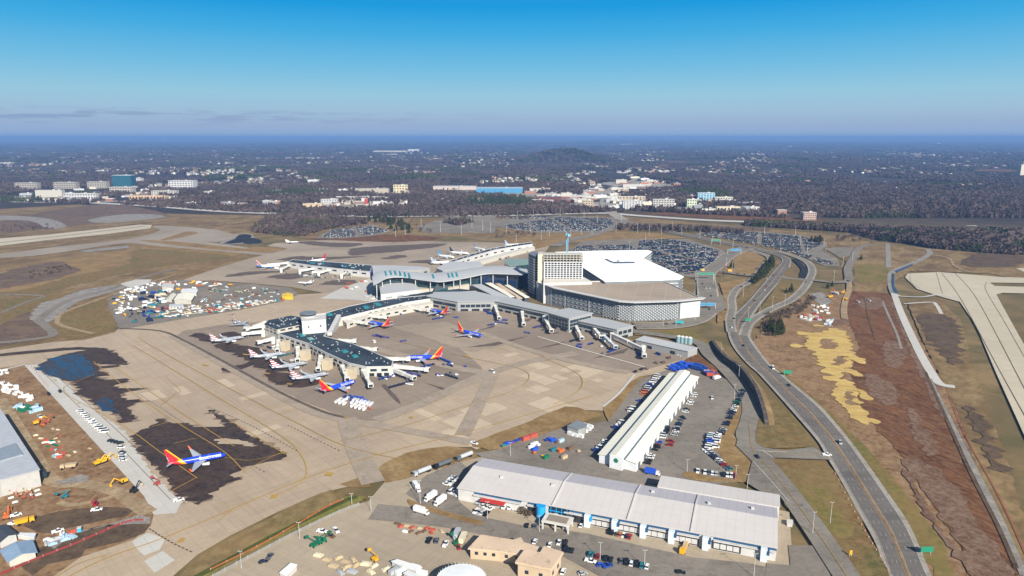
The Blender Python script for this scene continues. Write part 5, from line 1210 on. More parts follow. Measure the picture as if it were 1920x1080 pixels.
for x, y, s_, lab in ((1483,550,1.4,'round dark bush alone on the green between highway and right ramp'),(1474,551,.8,'smaller dark bush left of the round one between highway and ramp'),(1552,541,1.0,'dark bush above the yellow diggers right of the ramp'),(1560,537,.9,'second dark bush above the yellow diggers'),(1614,488,1.0,'dark bush on the grass beside the long grey track'),(1356,520,1.2,'broad bare bush in the tan grass inside the ramp loop'),(1372,504,1.5,'dark spreading bush in the grass left of the pines')):
    g_ = GG(x, y); spawn(TP['pine' if 'dark' in lab else 'bare'][0], 'bush', g_, 0, lab, 'bush', None, s_*.8)
for x, y in ((998,925),(1003,920),(982,918),(975,926)):
    pass
# dead shrub bed beside the cargo docks
for i, (x, y) in enumerate(((928,938),(936,942),(930,948),(944,934),(922,946),(976,954),(985,960),(993,962),(980,966),(990,970))):
    tree('shrub', G(x, y).to_2d(), 'brown leafless shrub in the beds left of the blue drum', 'shrubs by the cargo docks', 1.1)

# --- woods as masses
def mass(name, centers, scales, tmpl_v, tmpl_f, mat, seed):
    rr = np.random.RandomState(seed); n = len(centers); k = len(tmpl_v); nf = len(tmpl_f); fl = len(tmpl_f[0])
    tv = np.array(tmpl_v, dtype=np.float32); a = rr.uniform(0, 6.283, n); ca, sa = np.cos(a), np.sin(a)
    V = np.empty((n, k, 3), np.float32); sc = np.array(scales, np.float32)
    V[:, :, 0] = (tv[None, :, 0]*ca[:, None] - tv[None, :, 1]*sa[:, None])*sc[:, :1] + centers[:, :1]
    V[:, :, 1] = (tv[None, :, 0]*sa[:, None] + tv[None, :, 1]*ca[:, None])*sc[:, :1] + centers[:, 1:2]
    V[:, :, 2] = tv[None, :, 2]*sc[:, 1:2] + centers[:, 2:3]
    Fc = (np.array(tmpl_f, np.int32)[None] + (np.arange(n, dtype=np.int32)*k)[:, None, None]).reshape(-1)
    me = bpy.data.meshes.new(name); me.vertices.add(n*k); me.vertices.foreach_set('co', V.reshape(-1))
    me.loops.add(len(Fc)); me.loops.foreach_set('vertex_index', Fc); me.polygons.add(n*nf); me.polygons.foreach_set('loop_start', np.arange(n*nf, dtype=np.int32)*fl)
    me.update(calc_edges=True); me.materials.append(mat); o = bpy.data.objects.new(name, me); link(o); return o
rr_ = random.Random(4)
t1v, t1f = crown_pts(rr_, 22, 1.0, .55, .62, .40); t1v = [tuple(v) for v in t1v]
t2v, t2f = crown_pts(rr_, 12, 1.0, .5, .5, .55); t2v = [tuple(v) for v in t2v]
pnv, pnf = crown_pts(rr_, 26, .75, .6, .6, .30, True); pnv = [tuple(v) for v in pnv]
CLR = [(e.location.x, e.location.y, 0) for e in bpy.data.objects if e.parent is None and e.type == 'EMPTY' and e.location.y > 1500]
CLEAR = [(G(x, y).x, G(x, y).y, r, ry) for x, y, r, ry in ((1134,372,62,420),(1150,352,60,150),(1180,342,90,150),(1140,385,110,160),(1200,385,110,120),(1110,385,80,120),(1060,372,140,110),(1050,380,100,60),(1000,368,110,90),(940,363,170,90),(850,358,170,90),(690,385,160,70),(640,390,120,60),(740,365,90,70),(335,365,140,80),(230,360,110,80),(90,372,120,80),(150,376,120,60),(50,356,110,70),(122,356,110,70),(182,355,110,70),(1240,390,110,60),(1350,395,130,70),(1320,380,110,50),(1300,305,450,500),(1520,412,70,50),(1470,404,70,50),(1180,348,200,260),(1205,325,160,200),(700,360,140,80),(390,385,220,60),(480,385,150,70),(350,331,300,260),(450,324,300,200),(590,345,60,60),(1160,358,120,160))]
def wood_ok(x, y):
    for cx, cy, r, ry in CLEAR:
        if ((x-cx)/r)**2 + ((y-cy)/ry)**2 < 1: return False
    return True
NEAR_EDGE = P2([(-200,378),(0,381),(180,387),(300,393),(420,402),(560,408),(700,412),(830,411),(960,410),(1120,404),(1200,400),(1320,407),(1440,412),(1600,422),(1760,425),(1930,424),(2150,422)])
def edge_y(x):
    for a, b in zip(NEAR_EDGE, NEAR_EDGE[1:]):
        if a.x <= x <= b.x: return a.y + (b.y-a.y)*(x-a.x)/(b.x-a.x)
    return 1900
def fill_mass(y0, y1, sp, seed, dens, edge=True):
    rr = random.Random(seed); B = []; E = []; y = y0
    while y < y1:
        x = -.8*y - 60
        while x < .8*y + 60:
            px, py = x + rr.uniform(-.5,.5)*sp, y + rr.uniform(-.5,.5)*sp; x += sp
            if edge and py < edge_y(px) + 55: continue
            n1 = noise.noise(Vector((px/420, py/800, 1.5))) + .45*noise.noise(Vector((px/110, py/160, 3.5)))
            if n1 > dens or not wood_ok(px, py): continue
            ev = noise.noise(Vector((px/260, py/420, 9.5))) > .36
            (E if ev or rr.random() < .05 else B).append((px, py, terr(px, py)-.3))
        y += sp*.95
    return B, E
def scl(c, r, h, seed):
    rr = np.random.RandomState(seed); k = rr.uniform(.65, 1.3, len(c)); return np.stack([k*r, k*h], 1)
for i, (y0, y1, sp, r, h, dens, tv, tf, edge) in enumerate(((1750, 3000, 11.5, 6.0, 11, .42, t1v, t1f, True), (3000, 5200, 19, 11, 12, .34, t2v, t2f, False), (5200, 9500, 38, 23, 13, .30, t2v, t2f, False), (9500, 20000, 105, 68, 16, .22, t2v, t2f, False))):
    B, E = fill_mass(y0, y1, sp, 50+i, dens, edge)
    B = np.array(B, np.float32); E = np.array(E, np.float32)
    tag(mass('woodland', B, scl(B, r, h, i), tv, tf, BARE2 if i else BARE, 60+i), kind='stuff')
    if len(E): tag(mass('evergreen_woodland', E, scl(E, r*.9, h*1.15, i+9), pnv if i < 1 else tv, pnf if i < 1 else tf, EVG, 70+i), kind='stuff')
W = []; WE = []
for poly, n in (([(1400,424),(1600,437),(1650,452),(1700,458),(1760,468),(1850,476),(1920,480),(2100,486),(2100,438),(1800,437),(1600,431),(1400,420)], 5200), ([(470,436),(500,406),(560,406),(650,412),(690,420),(620,430),(560,446)], 700), ([(240,378),(300,383),(360,388),(300,390),(240,384)], 120), ([(830,418),(870,412),(890,418),(860,424)], 70), ([(1150,432),(1160,428),(1300,432),(1440,440),(1300,436)], 100)):
    for p in polyscatter(poly, n, rt): (WE if noise.noise(Vector((p.x/70, p.y/50, 4))) > .22 else W).append((p.x, p.y, .2))
W = np.array(W, np.float32); WE = np.array(WE, np.float32)
tag(mass('woodland', W, scl(W, 5.5, 9.5, 3), t1v, t1f, BARE, 80), kind='stuff'); tag(mass('evergreen_woodland', WE, scl(WE, 4.5, 10, 5), pnv, pnf, EVG, 81), kind='stuff')

# --- houses among the trees
def house_proto(wc, rc, seed):
    rr = random.Random(seed); w_, d_, h_, g = 11, 8, 3.2, 2.2
    a = MB(); a.add([(-w_/2,-d_/2,0),(w_/2,-d_/2,0),(w_/2,d_/2,0),(-w_/2,d_/2,0),(-w_/2,-d_/2,h_),(w_/2,-d_/2,h_),(w_/2,d_/2,h_),(-w_/2,d_/2,h_),(-w_/2,0,h_+g),(w_/2,0,h_+g)], [(0,1,5,4),(1,2,6,9,5),(2,3,7,6),(3,0,4,8,7)])
    b = MB(); b.hexa([(-w_/2-.4,-d_/2-.5,h_-.2),(w_/2+.4,-d_/2-.5,h_-.2),(w_/2+.4,0,h_+g),(-w_/2-.4,0,h_+g)], [(-w_/2-.4,-d_/2-.5,h_),(w_/2+.4,-d_/2-.5,h_),(w_/2+.4,0,h_+g+.2),(-w_/2-.4,0,h_+g+.2)])
    b.hexa([(-w_/2-.4,0,h_+g-.01),(w_/2+.4,0,h_+g-.01),(w_/2+.4,d_/2+.5,h_-.2),(-w_/2-.4,d_/2+.5,h_-.2)], [(-w_/2-.4,0,h_+g+.19),(w_/2+.4,0,h_+g+.19),(w_/2+.4,d_/2+.5,h_),(-w_/2-.4,d_/2+.5,h_)])
    return a, b, paint(wc), paint(rc)
HPR = [house_proto(*a) for a in (('#cfcbc2','#8b8683',1),('#c2b6a4','#a19b96',2),('#b59a86','#7b6f68',3),('#d6d4cf','#b5b2ae',4))]
HPM = [[('wall', a.mesh('wall', wm), (0,0,0), 0, []), ('roof', b.mesh('roof', rm), (0,0,0), 0, [])] for a, b, wm, rm in HPR]
hs = []
rh = random.Random(77)
for k in range(8000):
    y = 2050 + 7500*rh.random()**1.15; x = rh.uniform(-.78, .78)*y
    if noise.noise(Vector((x/520, y/900, 21))) + .4*noise.noise(Vector((x/120, y/200, 31))) > .17 and terr(x, y) < 30 and y > edge_y(x) + 90: hs.append((x, y, rh.randrange(4), rh.uniform(0, 3.1), rh.uniform(.9, 1.9)))
hs.sort(key=lambda h: h[1])
for x, y, k, a, s_ in hs[:290]:
    side = 'left' if x < -.25*y else ('middle' if x < .25*y else 'right')
    col = ('white', 'beige', 'tan brick', 'pale grey')[k]
    spawn(HPM[k], 'house', (x, y, terr(x, y)), a, 'small %s house among bare trees in the %s third of the suburbs' % (col, side), 'house', '%s houses in the %s suburbs' % (col, side), s_)
for k in range(4):
    q = [h for h in hs[290:] if h[2] == k]
    if not q: continue
    a, b, wm, rm = HPR[k]; vs = a.v + b.v; fq = [f for f in a.f + b.f if len(f) == 4]
    c = np.array([(x, y, terr(x, y)+1.5) for x, y, *_ in q], np.float32); sc = np.array([(h[4]*1.3, h[4]*1.8) for h in q], np.float32)
    o = mass('distant_houses', c, sc, vs, fq, wm, 90+k); tag(o, kind='stuff')
# ---------------------------------------------------------------- aircraft
def stripes_mat(name, base, bands, k=.9, metal=0.0):
    """bands by d = x + k*(z-3): list of (threshold, colour) from the tail forward"""
    s = N(name); tc = s.n('ShaderNodeTexCoord'); sp = s.n('ShaderNodeSeparateXYZ'); s.l(tc.outputs['Object'], sp.inputs[0])
    m = s.n('ShaderNodeMath', operation='MULTIPLY_ADD'); z3 = s.n('ShaderNodeMath', operation='SUBTRACT'); z3.inputs[1].default_value = 3.0; s.l(sp.outputs['Z'], z3.inputs[0]); s.l(z3.outputs[0], m.inputs[0]); m.inputs[1].default_value = k; s.l(sp.outputs['X'], m.inputs[2])
    r = s.n('ShaderNodeMapRange'); r.inputs[1].default_value = -20; r.inputs[2].default_value = 20; s.l(m.outputs[0], r.inputs[0])
    cr = s.n('ShaderNodeValToRGB'); cr.color_ramp.interpolation = 'CONSTANT'; s.l(r.outputs[0], cr.inputs[0])
    while len(cr.color_ramp.elements) < len(bands): cr.color_ramp.elements.new(.5)
    for e, (t, c) in zip(cr.color_ramp.elements, bands): e.position = max(0, min(1, (t+20)/40)); e.color = lin(c)
    return s.col(cr.outputs[0], .3, .5, metal)
def flag_mat(name):
    s = N(name); v = s.pos(obj=True); w_ = s.n('ShaderNodeTexWave', wave_type='BANDS', bands_direction='Z'); w_.inputs['Scale'].default_value = .17; s.l(v, w_.inputs[0])
    r = s.n('ShaderNodeValToRGB'); r.color_ramp.interpolation = 'CONSTANT'; r.color_ramp.elements[0].color = lin('#c9ccd2'); r.color_ramp.elements[1].position = .5; r.color_ramp.elements[1].color = lin('#8c1f2c'); s.l(w_.outputs['Fac'], r.inputs[0])
    return s.col(r.outputs[0], .35, .5)
SBL = '#1a3fc4'; SRD = '#c8202c'; SYE = '#f0a51e'; SOR = '#e0511f'
BL_BODY = stripes_mat('blue_livery', SBL, [(-20, SBL), (-15, SRD), (-9.4, SOR), (-8.5, SYE), (-6.4, SBL)])
BL_FIN = stripes_mat('blue_livery_fin', SBL, [(-20, SRD), (-8.15, SOR), (-7.8, SYE)], .89)
SILVER = paint('#aeb4ba', .3, metal=.35); WAIR = paint('#dcdddd', .3); WING = paint('#a3a9af', .4); ENG = paint('#b7bcc1', .3)
def add_text(body, xc, zc, r, side, size, mat, root):
    cu = bpy.data.curves.new('t', 'FONT'); cu.body = body; cu.size = size; cu.align_x = 'CENTER'; cu.align_y = 'CENTER'; cu.offset = .03
    o = bpy.data.objects.new('t', cu); COL.objects.link(o); dg = bpy.context.evaluated_depsgraph_get(); me = bpy.data.meshes.new_from_object(o.evaluated_get(dg)); bpy.data.objects.remove(o)
    for v in me.vertices:
        th = v.co.y / r + .42
        v.co = (xc + v.co.x*(1 if side < 0 else -1), side*(r+.07)*math.cos(th), zc + (r+.07)*math.sin(th))
    me.materials.clear(); me.materials.append(mat); me.update(); return me
def airfoil(mb, root_le, root_te, tip_le, tip_te, t0, t1, vertical=False):
    def sec(le, te, t):
        le, te = Vector(le), Vector(te); m = le.lerp(te, .35); up = Vector((0, 1, 0)) if vertical else Vector((0, 0, 1)); return [le, m + up*t, te, m - up*t]
    a, b = sec(root_le, root_te, t0), sec(tip_le, tip_te, t1); vs = a + b
    mb.add(vs, [(i, (i+1) % 4, (i+1) % 4 + 4, i+4) for i in range(4)] + [(3,2,1,0), (4,5,6,7)], 0)
def jet(body, fin, tail_mat, L=33.6, r=1.9, span=34.3, ttail=False, eng_tail=False, text=None, wl=None, engm=None, finh=8.0):
    parts = []; xn = L/2; z0 = 1.6 + r; n = 18
    prof = [(xn, .02, -.3), (xn-.5, .32, -.25), (xn-1.4, .62, -.16), (xn-2.8, .88, -.06), (xn-5, 1, 0)] + [(xn-5-(L-5-11)*i/10, 1, 0) for i in range(1, 11)] + [(-xn+8, .93, .08), (-xn+5, .72, .22), (-xn+2.5, .44, .38), (-xn+.8, .2, .5), (-xn, .05, .55)]
    mb = MB(); vs = []
    for x, k, dz in prof:
        for i in range(n):
            a = 2*math.pi*i/n; vs.append((x, r*k*math.cos(a), z0 + r*(dz + k*math.sin(a))))
    fs = [(j*n+i, j*n+(i+1) % n, (j+1)*n+(i+1) % n, (j+1)*n+i) for j in range(len(prof)-1) for i in range(n)]; fs = [tuple(reversed(f)) for f in fs]
    mb.add(vs, fs, 0, True); subs = []
    ck = MB(); ck.box(xn-3.1, xn-2.0, -r*.72, r*.72, z0+r*.42, z0+r*.70); subs.append(('cockpit_window', ck.mesh('cockpit_window', DGL), (0,0,0), 0, []))
    for s in (-1, 1):
        wn = MB(); wn.box(-xn+9, xn-5.5, s*r*.955 - .06, s*r*.955 + .06, z0+r*.28, z0+r*.28+.32)
        subs.append(('window_row', wn.mesh('window_row', paint('#39445a', .2)), (0,0,0), 0, []))
        if text: subs.append(('airline_lettering', add_text(text, xn-9.2, z0, r, s, 3.0, WAIR, None), (0,0,0), 0, []))
    parts.append(('fuselage', mb.mesh('fuselage', body), (0,0,0), 0, subs))
    wx = 2.2 if not eng_tail else -1.0; hs_ = span/2
    for s in (-1, 1):
        mb = MB(); airfoil(mb, (wx+3.4, s*r*.6, z0-r*.55), (wx-3.6, s*r*.6, z0-r*.55), (wx-4.6, s*hs_, z0-r*.55+1.1), (wx-6.0, s*hs_, z0-r*.55+1.1), .42, .12)
        sub = []
        w2 = MB(); airfoil(w2, (wx-4.7, s*hs_, z0-r*.55+1.1), (wx-6.0, s*hs_, z0-r*.55+1.1), (wx-6.3, s*(hs_+.5), z0-r*.55+3.5), (wx-6.9, s*(hs_+.5), z0-r*.55+3.5), .1, .05, True)
        sub.append(('winglet', w2.mesh('winglet', wl or tail_mat), (0,0,0), 0, []))
        parts.append(('wing', mb.mesh('wing', WING), (0,0,0), 0, sub))
        e = MB()
        if eng_tail: p, q, er = (-xn+9.2, s*(r+1.15), z0+.55), (-xn+5.4, s*(r+1.1), z0+.6), .85
        else: p, q, er = (wx+4.6, s*hs_*.30, z0-r*.55-.95), (wx+.6, s*hs_*.30, z0-r*.55-.75), 1.12
        e.tube(p, q, er, er*.7, 14, 0); parts.append(('engine', e.mesh('engine', engm or ENG), (0,0,0), 0, []))
        h = MB()
        if ttail: airfoil(h, (-xn+.9, 0, z0+r+finh-.2), (-xn-1.4, 0, z0+r+finh-.2), (-xn-1.4, s*4.6, z0+r+finh), (-xn-2.4, s*4.6, z0+r+finh), .14, .06)
        else: airfoil(h, (-xn+4.4, s*.5, z0+r*.5), (-xn+1.2, s*.5, z0+r*.5), (-xn+.9, s*span*.2, z0+r*.5+.8), (-xn-.3, s*span*.2, z0+r*.5+.8), .18, .07)
        parts.append(('tailplane', h.mesh('tailplane', WING if not ttail else paint('#4b5157')), (0,0,0), 0, []))
    f = MB(); airfoil(f, (-xn+8.2, 0, z0+r*.75), (-xn+1.6, 0, z0+r*.6), (-xn+.9, 0, z0+r+finh-.3), (-xn-.9, 0, z0+r+finh-.3), .26, .1, True)
    parts.append(('tail_fin', f.mesh('tail_fin', fin), (0,0,0), 0, []))
    for x, y in ((xn-4.5, 0), (wx-1.8, 2.6), (wx-1.8, -2.6)):
        g = MB(); g.tube((x, y, .5), (x, y, z0-r*.6), .16, .16, 6); g.tube((x, y-.3, .55), (x, y+.3, .55), .55, .55, 10); parts.append(('landing_gear', g.mesh('landing_gear', paint('#2c2e31')), (0,0,0), 0, []))
    return parts
RBF = flag_mat('striped_fin'); 
JETS = {
 'sw': jet(BL_BODY, BL_FIN, paint(SRD), text='Southwest', wl=paint('#d4552a')), 'am': jet(SILVER, RBF, SILVER, L=31.7, r=1.55, span=28.6, finh=6.6),
 'crj': jet(SILVER, RBF, SILVER, L=32.5, r=1.4, span=24.9, ttail=True, eng_tail=True, finh=6.4),
 'alg': jet(stripes_mat('orange_blue_livery', '', [(-20, '#2a74c9'), (-9, '#dcdddd')]), stripes_mat('orange_blue_fin', '', [(-20, '#e08a2c'), (-12, '#2a62b0'), (-9.5,'#e08a2c')]), paint('#2a74c9'), L=35, engm=paint('#2a74c9')),
 'red': jet(WAIR, paint('#9c2335', .4), WAIR, L=36), 'teal': jet(WAIR, stripes_mat('light_blue_fin', '', [(-20, '#5db7d8'), (-10, '#2f86c2')]), WAIR), 'navy': jet(WAIR, paint('#1d2a52', .4), WAIR, L=37),
 'white': jet(WAIR, paint('#8fa0b5', .4), WAIR, L=34), 'small': jet(WAIR, WAIR, WAIR, L=24, r=1.2, span=20, ttail=True, eng_tail=True, finh=4.5)}
AC = [('sw',(421,854),(316,873),33.6,'large blue jet with a red and yellow tail standing alone on the dark damp apron'),
 ('sw',(664,716),(604,735),0,'blue jet with a red and orange tail at the lower tip of the pier'),
 ('sw',(768,672),(822,671),0,'blue jet at the right end of the pier pointing at its bridge'),
 ('sw',(690,604),(732,614),0,'blue jet in the inner corner of the pier with an orange fin'),
 ('sw',(904,631),(858,620),0,'blue jet taxiing alone on the middle of the apron'),
 ('sw',(806,581),(838,590),0,'blue jet in the courtyard beside the silver gate building'),
 ('crj',(476,614),(430,601),0,'silver jet with a high T tail at the top left gate of the pier'),
 ('am',(457,632),(396,641),0,'silver jet with a red striped tail parked uppermost along the pier'),
 ('am',(532,663),(472,671),0,'second silver jet down along the left side of the pier'),
 ('am',(573,681),(513,691),0,'third silver jet down along the left side of the pier'),
 ('am',(613,701),(551,712),0,'fourth silver jet down beside the blue one at the pier tip'),
 ('alg',(536,498),(470,500),0,'white jet with a blue and orange tail left of the dark roofed far pier'),
 ('red',(578,491),(607,487),0,'white jet with a dark red fin behind the dark roofed far pier'),
 ('small',(556,529),(588,531),0,'small pale jet alone below the far pier'),
 ('teal',(856,483),(817,479),0,'white jet with a light blue fin at the far pier'),
 ('navy',(885,476),(838,473),0,'white jet with a small navy fin behind the light blue finned one'),
 ('white',(914,470),(884,464),0,'pale jet with a grey fin at the middle of the far pier'),
 ('white',(980,458),(944,461),0,'plain white jet at the outer end of the far pier'),
 ('white',(846,491),(808,494),0,'plain white jet at the near end of the far pier'),
 ('small',(559,453),(536,454),0,'white jet parked far off by the brown bank at upper left')]
for k, nz_, tl, LL, lab in AC:
    zc = 3.5; a = G(*nz_, zc); b = G(*tl, zc); d = (a-b).to_2d(); c = (a+b)/2
    vx = d.normalized(); spawn(JETS[k], 'airliner' if k != 'small' else 'small_jet', (c.x, c.y, gz(c.x, c.y)), math.atan2(d.y, d.x), lab, 'aircraft', None, 1.0)
# ---------------------------------------------------------------- boarding bridges
BRW = paint('#d3d1c8', .6); BRG = paint('#8f979d', .5); GSEB = paint('#2c49b8', .5)
def bridge(a, b, label, cm=BRW, h=3.6, cab=True):
    p = G(*a, h+1.5).to_2d(); q = G(*b, h+1.5).to_2d(); L = (q-p).length; d = q - p; z = gz(q.x, q.y)
    e = empty('boarding_bridge', (p.x, p.y, z), math.atan2(d.y, d.x), label, 'boarding bridge', 'boarding bridges at the gates')
    m = MB(); m.box(0, L*.55, -1.5, 1.5, h, h+2.8); m.build('tunnel', cm, e)
    m = MB(); m.box(L*.5, L-2, -1.25, 1.25, h+.25, h+2.5); m.build('telescopic_tunnel', cm, e)
    m = MB(); m.tube((0,0,0), (0,0,h+3.1), 2.1, 2.1, 10); m.build('rotunda', cm, e)
    m = MB(); m.box(L-3, L+1, -2.1, 2.1, h, h+3.0); m.box(L+1, L+1.3, -1.6, 1.6, h+.4, h+2.5, 1); m.build('cab', [cm, DGL], e)
    m = MB(); m.box(L*.72, L*.72+1, -1.6, -1.2, .6, h); m.box(L*.72, L*.72+1, 1.2, 1.6, .6, h); m.box(L*.72-.6, L*.72+1.6, -2.2, 2.2, .2, 1.0); m.build('wheel_column', paint('#5b6268'), e)
BR = [((483,643),(512,636),'fat cream bridge right of the uppermost striped tail jet'),((455,627),(493,623),'cream bridge to the uppermost striped tail jet'),((458,617),(494,612),'cream bridge to the T tail jet'),((460,619),(497,606),'short cream bridge at the top corner of the pier'),
 ((522,641),(520,658),'first narrow bridge down the left side of the pier'),((558,654),(558,677),'second narrow bridge down the left side of the pier'),((601,671),(597,694),'third narrow bridge down the left side of the pier'),((642,689),(651,712),'narrow bridge to the blue jet at the pier tip'),((681,697),(695,724),'free bridge hanging down at the lower tip of the pier'),
 ((737,694),(776,710),'lower of two long bridges at the pier end'),((741,688),(803,694),'upper of two long bridges at the pier end'),((722,674),(768,674),'bridge to the blue jet at the right end of the pier'),((676,654),(706,656),'short bridge on the inner side of the pier roof'),((636,640),(667,640),'short bridge below the slanting walkway'),
 ((655,602),(690,607),'bridge to the blue jet in the inner corner'),((694,593),(725,596),'bridge above the blue jet in the inner corner'),((768,577),(806,583),'long bridge in the courtyard corner by the silver building'),
 ((503,497),(541,493),'long bridge to the blue and orange tailed jet'),((527,505),(542,498),'short bridge at the left end of the far pier'),((562,508),(587,504),'second short bridge under the far pier'),((597,512),(615,507),'third short bridge under the far pier'),((640,516),(652,509),'rightmost short bridge under the far pier')]
for a, b, t in BR: bridge(b if False else ((max(a,b) if a[0] < 640 and b[0] > a[0] and a[0] < 500 else a)), (a if (a[0] < 500 and b[0] > a[0]) else b), t)
BR2 = [((928,575),(936,597)),((979,587),(982,609)),((1020,596),(1034,621)),((1079,612),(1091,635)),((1115,619),(1127,633)),((1132,632),(1154,652)),((1147,628),(1206,655))]
for i, (a, b) in enumerate(BR2): bridge(a, b, '%s bridge from the left along the silver gate buildings' % ordn(i), BRW if i != 5 else paint('#c3c8cb'))
bridge((1206,652),(1208,668), 'short white bridge end turning down beside the low grey shed')
# ---------------------------------------------------------------- vehicles
VC = {'white': '#d8d9d8', 'silver': '#a3a8ac', 'grey': '#565b60', 'black': '#1c1e21', 'blue': '#1d3f8f', 'red': '#8e1d20', 'dark blue': '#16223f', 'green': '#17694a', 'tan': '#b4a283', 'yellow': '#d9a21f', 'orange': '#bd6430', 'bright blue': '#2650bd', 'teal': '#2a6f7c', 'purple': '#43408c', 'pale blue': '#9db8c9', 'coral': '#a8503f', 'cream': '#cdc3a8', 'brown': '#6b5342'}
def vp(c): return paint(VC[c], .35)
WGL = glass('#141a20'); TYRE = paint('#17181a', .9)
VM = {}
def car_parts(kind, col, lod):
    k = (kind, col, lod)
    if k in VM: return VM[k]
    L, W_, Hh = {'car': (4.6, 1.85, 1.45), 'suv': (4.9, 1.95, 1.8), 'pickup': (5.6, 2.0, 1.85), 'van': (5.8, 2.1, 2.4)}[kind]
    x0, x1, y = -L/2, L/2, W_/2; belt = Hh*.56; b = MB(); g = MB()
    b.hexa([(x0,-y,.3),(x1,-y,.3),(x1,y,.3),(x0,y,.3)], [(x0+.08,-y+.05,belt),(x1-.12,-y+.1,belt-.12),(x1-.12,y-.1,belt-.12),(x0+.08,y-.05,belt)])
    a, c, t = {'car': (x0+.5, x1-1.3, .45), 'suv': (x0+.15, x1-1.3, .35), 'pickup': (x0+2.1, x1-1.35, .35), 'van': (x0+.1, x1-.7, .25)}[kind]
    yy = y-.08
    g.hexa([(a,-yy,belt-.05),(c,-yy,belt-.15),(c,yy,belt-.15),(a,yy,belt-.05)], [(a+t,-yy+.16,Hh-.05),(c-t-.25,-yy+.16,Hh-.05),(c-t-.25,yy-.16,Hh-.05),(a+t,yy-.16,Hh-.05)])
    b.box(a+t, c-t-.25, -yy+.14, yy-.14, Hh-.06, Hh)
    if kind == 'pickup': b.box(x0+.1, x0+2.0, -y+.05, -y+.2, belt-.02, belt+.2); b.box(x0+.1, x0+2.0, y-.2, y-.05, belt-.02, belt+.2)
    wh_ = MB(); wh_.tube((0,-.13,0), (0,.13,0), .36, .36, 10)
    if lod:
        m = MB(); m.add(b.v, b.f, 0); m.add(g.v, g.f, 1)
        for sx_ in (x0+.95, x1-.95): m.box(sx_-.33, sx_+.33, -y-.02, y+.02, 0, .6, 2)
        VM[k] = ('single', m.mesh('parked_car', [vp(col), WGL, TYRE]))
    else:
        wm = wh_.mesh('wheel', TYRE)
        VM[k] = [('body', b.mesh('body', vp(col)), (0,0,0), 0, []), ('windows', g.mesh('windows', WGL), (0,0,0), 0, [])] + [('wheel', wm, (sx_, sy, .36), 0, []) for sx_ in (x0+.95, x1-.95) for sy in (-y+.1, y-.1)]
    return VM[k]
CARS = []
def hd(p, d):
    a = G(*p); b = G(p[0]+d[0], p[1]+d[1]); return math.atan2(b.y-a.y, b.x-a.x)
def car(x, y, d, col, kind, label, group=None):
    CARS.append((G(x, y).to_2d(), hd((x, y), d), col, kind, label, group, 0))
def row(a, b, cols, ctx, group, kinds=('car', 'suv'), end='left', ang=90, rr=R):
    A, B = G(*a).to_2d(), G(*b).to_2d(); n = len(cols); d = B - A; h = math.atan2(d.y, d.x) + math.radians(ang)
    for i, c in enumerate(cols):
        if c == '-': continue
        p = A.lerp(B, i/max(1, n-1)); k = rr.choice(kinds)
        CARS.append((p, h + (math.pi if rr.random() < .5 else 0), c, k, '%s %s, %s from %s end of %s' % (c, k, ordn(i), end, ctx), group, 0))
W_, S_, D_, K_, B_, Rd = 'white', 'silver', 'grey', 'black', 'dark blue', 'red'
row((1393,737),(1352,817), [K_,D_,B_,B_,D_,K_,'green',K_,W_,S_,W_,B_,B_,D_,K_,'-',K_,B_,'-',S_,D_,B_], 'row along the dry grass', 'cars by the dry grass', end='far')
row((1333,820),(1329,843), [W_,'pale blue',W_,'bright blue','bright blue',W_,W_], 'van row where the lot narrows', 'vans where the lot narrows', ('van',), end='far')
row((1345,818),(1340,842), [W_,S_,W_,W_,'-',W_], 'second van row', 'second van row', ('van','pickup'), end='far')
row((1322,846),(1368,884), [W_,W_,S_,B_,B_,W_,S_,Rd,D_,'teal'], 'slanting lot corner row', 'slanting car row', end='far')
row((1308,887),(1378,897), [W_,'-',W_,D_,W_,S_,'-',K_,W_,W_,Rd], 'row beside the island', 'cars by the island', ('pickup','suv'))
row((1286,738),(1243,800), ['blue','-','yellow','green',S_,'-',K_,'-','-',S_,'tan','-',K_,D_], 'inner row east of the cream shed', 'cars against the shed', ('suv','van'), end='far')
row((1302,742),(1268,808), [W_,W_,'-',W_,W_,'-',K_,W_,'-','-',D_,B_,'-',K_], 'outer row east of the cream shed', 'outer cars east of the shed', end='far')
row((1250,806),(1213,872), [D_,K_,B_,S_,W_,'-','bright blue',Rd,K_,K_,'-',W_,W_,K_,K_], 'near inner row by the cream shed', 'near cars by the shed', ('car','suv','van'), end='far')
row((1272,800),(1255,838), [B_,S_,W_,S_,'-',Rd,Rd], 'short outer row near the shed middle', 'short outer row', end='far')
row((1232,708),(1205,742), [W_,W_,S_,W_,W_,'blue',W_,S_,'orange','orange'], 'tight row west of the shed', 'cars west of the shed', ('van','suv'), end='far')
row((1200,755),(1120,850), ['blue','-','-',W_,W_,'-','-','-',W_,W_,'blue','-','-','-',W_,S_,W_,'blue'], 'loose row along the west wall', 'loose row west of the shed', ('van','pickup'), end='far')
row((150,773),(196,813), [W_]*12, 'white row on the pale concrete strip', 'white cars on the strip', ('suv','pickup','van'), end='far', ang=60)
row((208,829),(226,834), [K_,K_,K_,K_], 'dark group on the pale strip', 'dark cars on the strip', ang=60)
row((228,842),(232,866), [W_,'-',K_,W_,S_,W_], 'lower group on the pale strip', 'cars lower on the strip', ang=60, end='far')
row((1142,1001),(1180,1010), [K_,K_,'-','brown','orange',W_,B_,Rd], 'row in front of the cargo docks', 'cars by the docks')
row((1108,1044),(1121,1048), ['teal',Rd], 'pair above the kerb right of the tan offices', 'pair by the offices')
row((1136,1052),(1213,1067), [K_,K_,'-',D_,K_,W_,K_,'teal',W_], 'dark row along the lower kerb', 'row at the lower kerb')
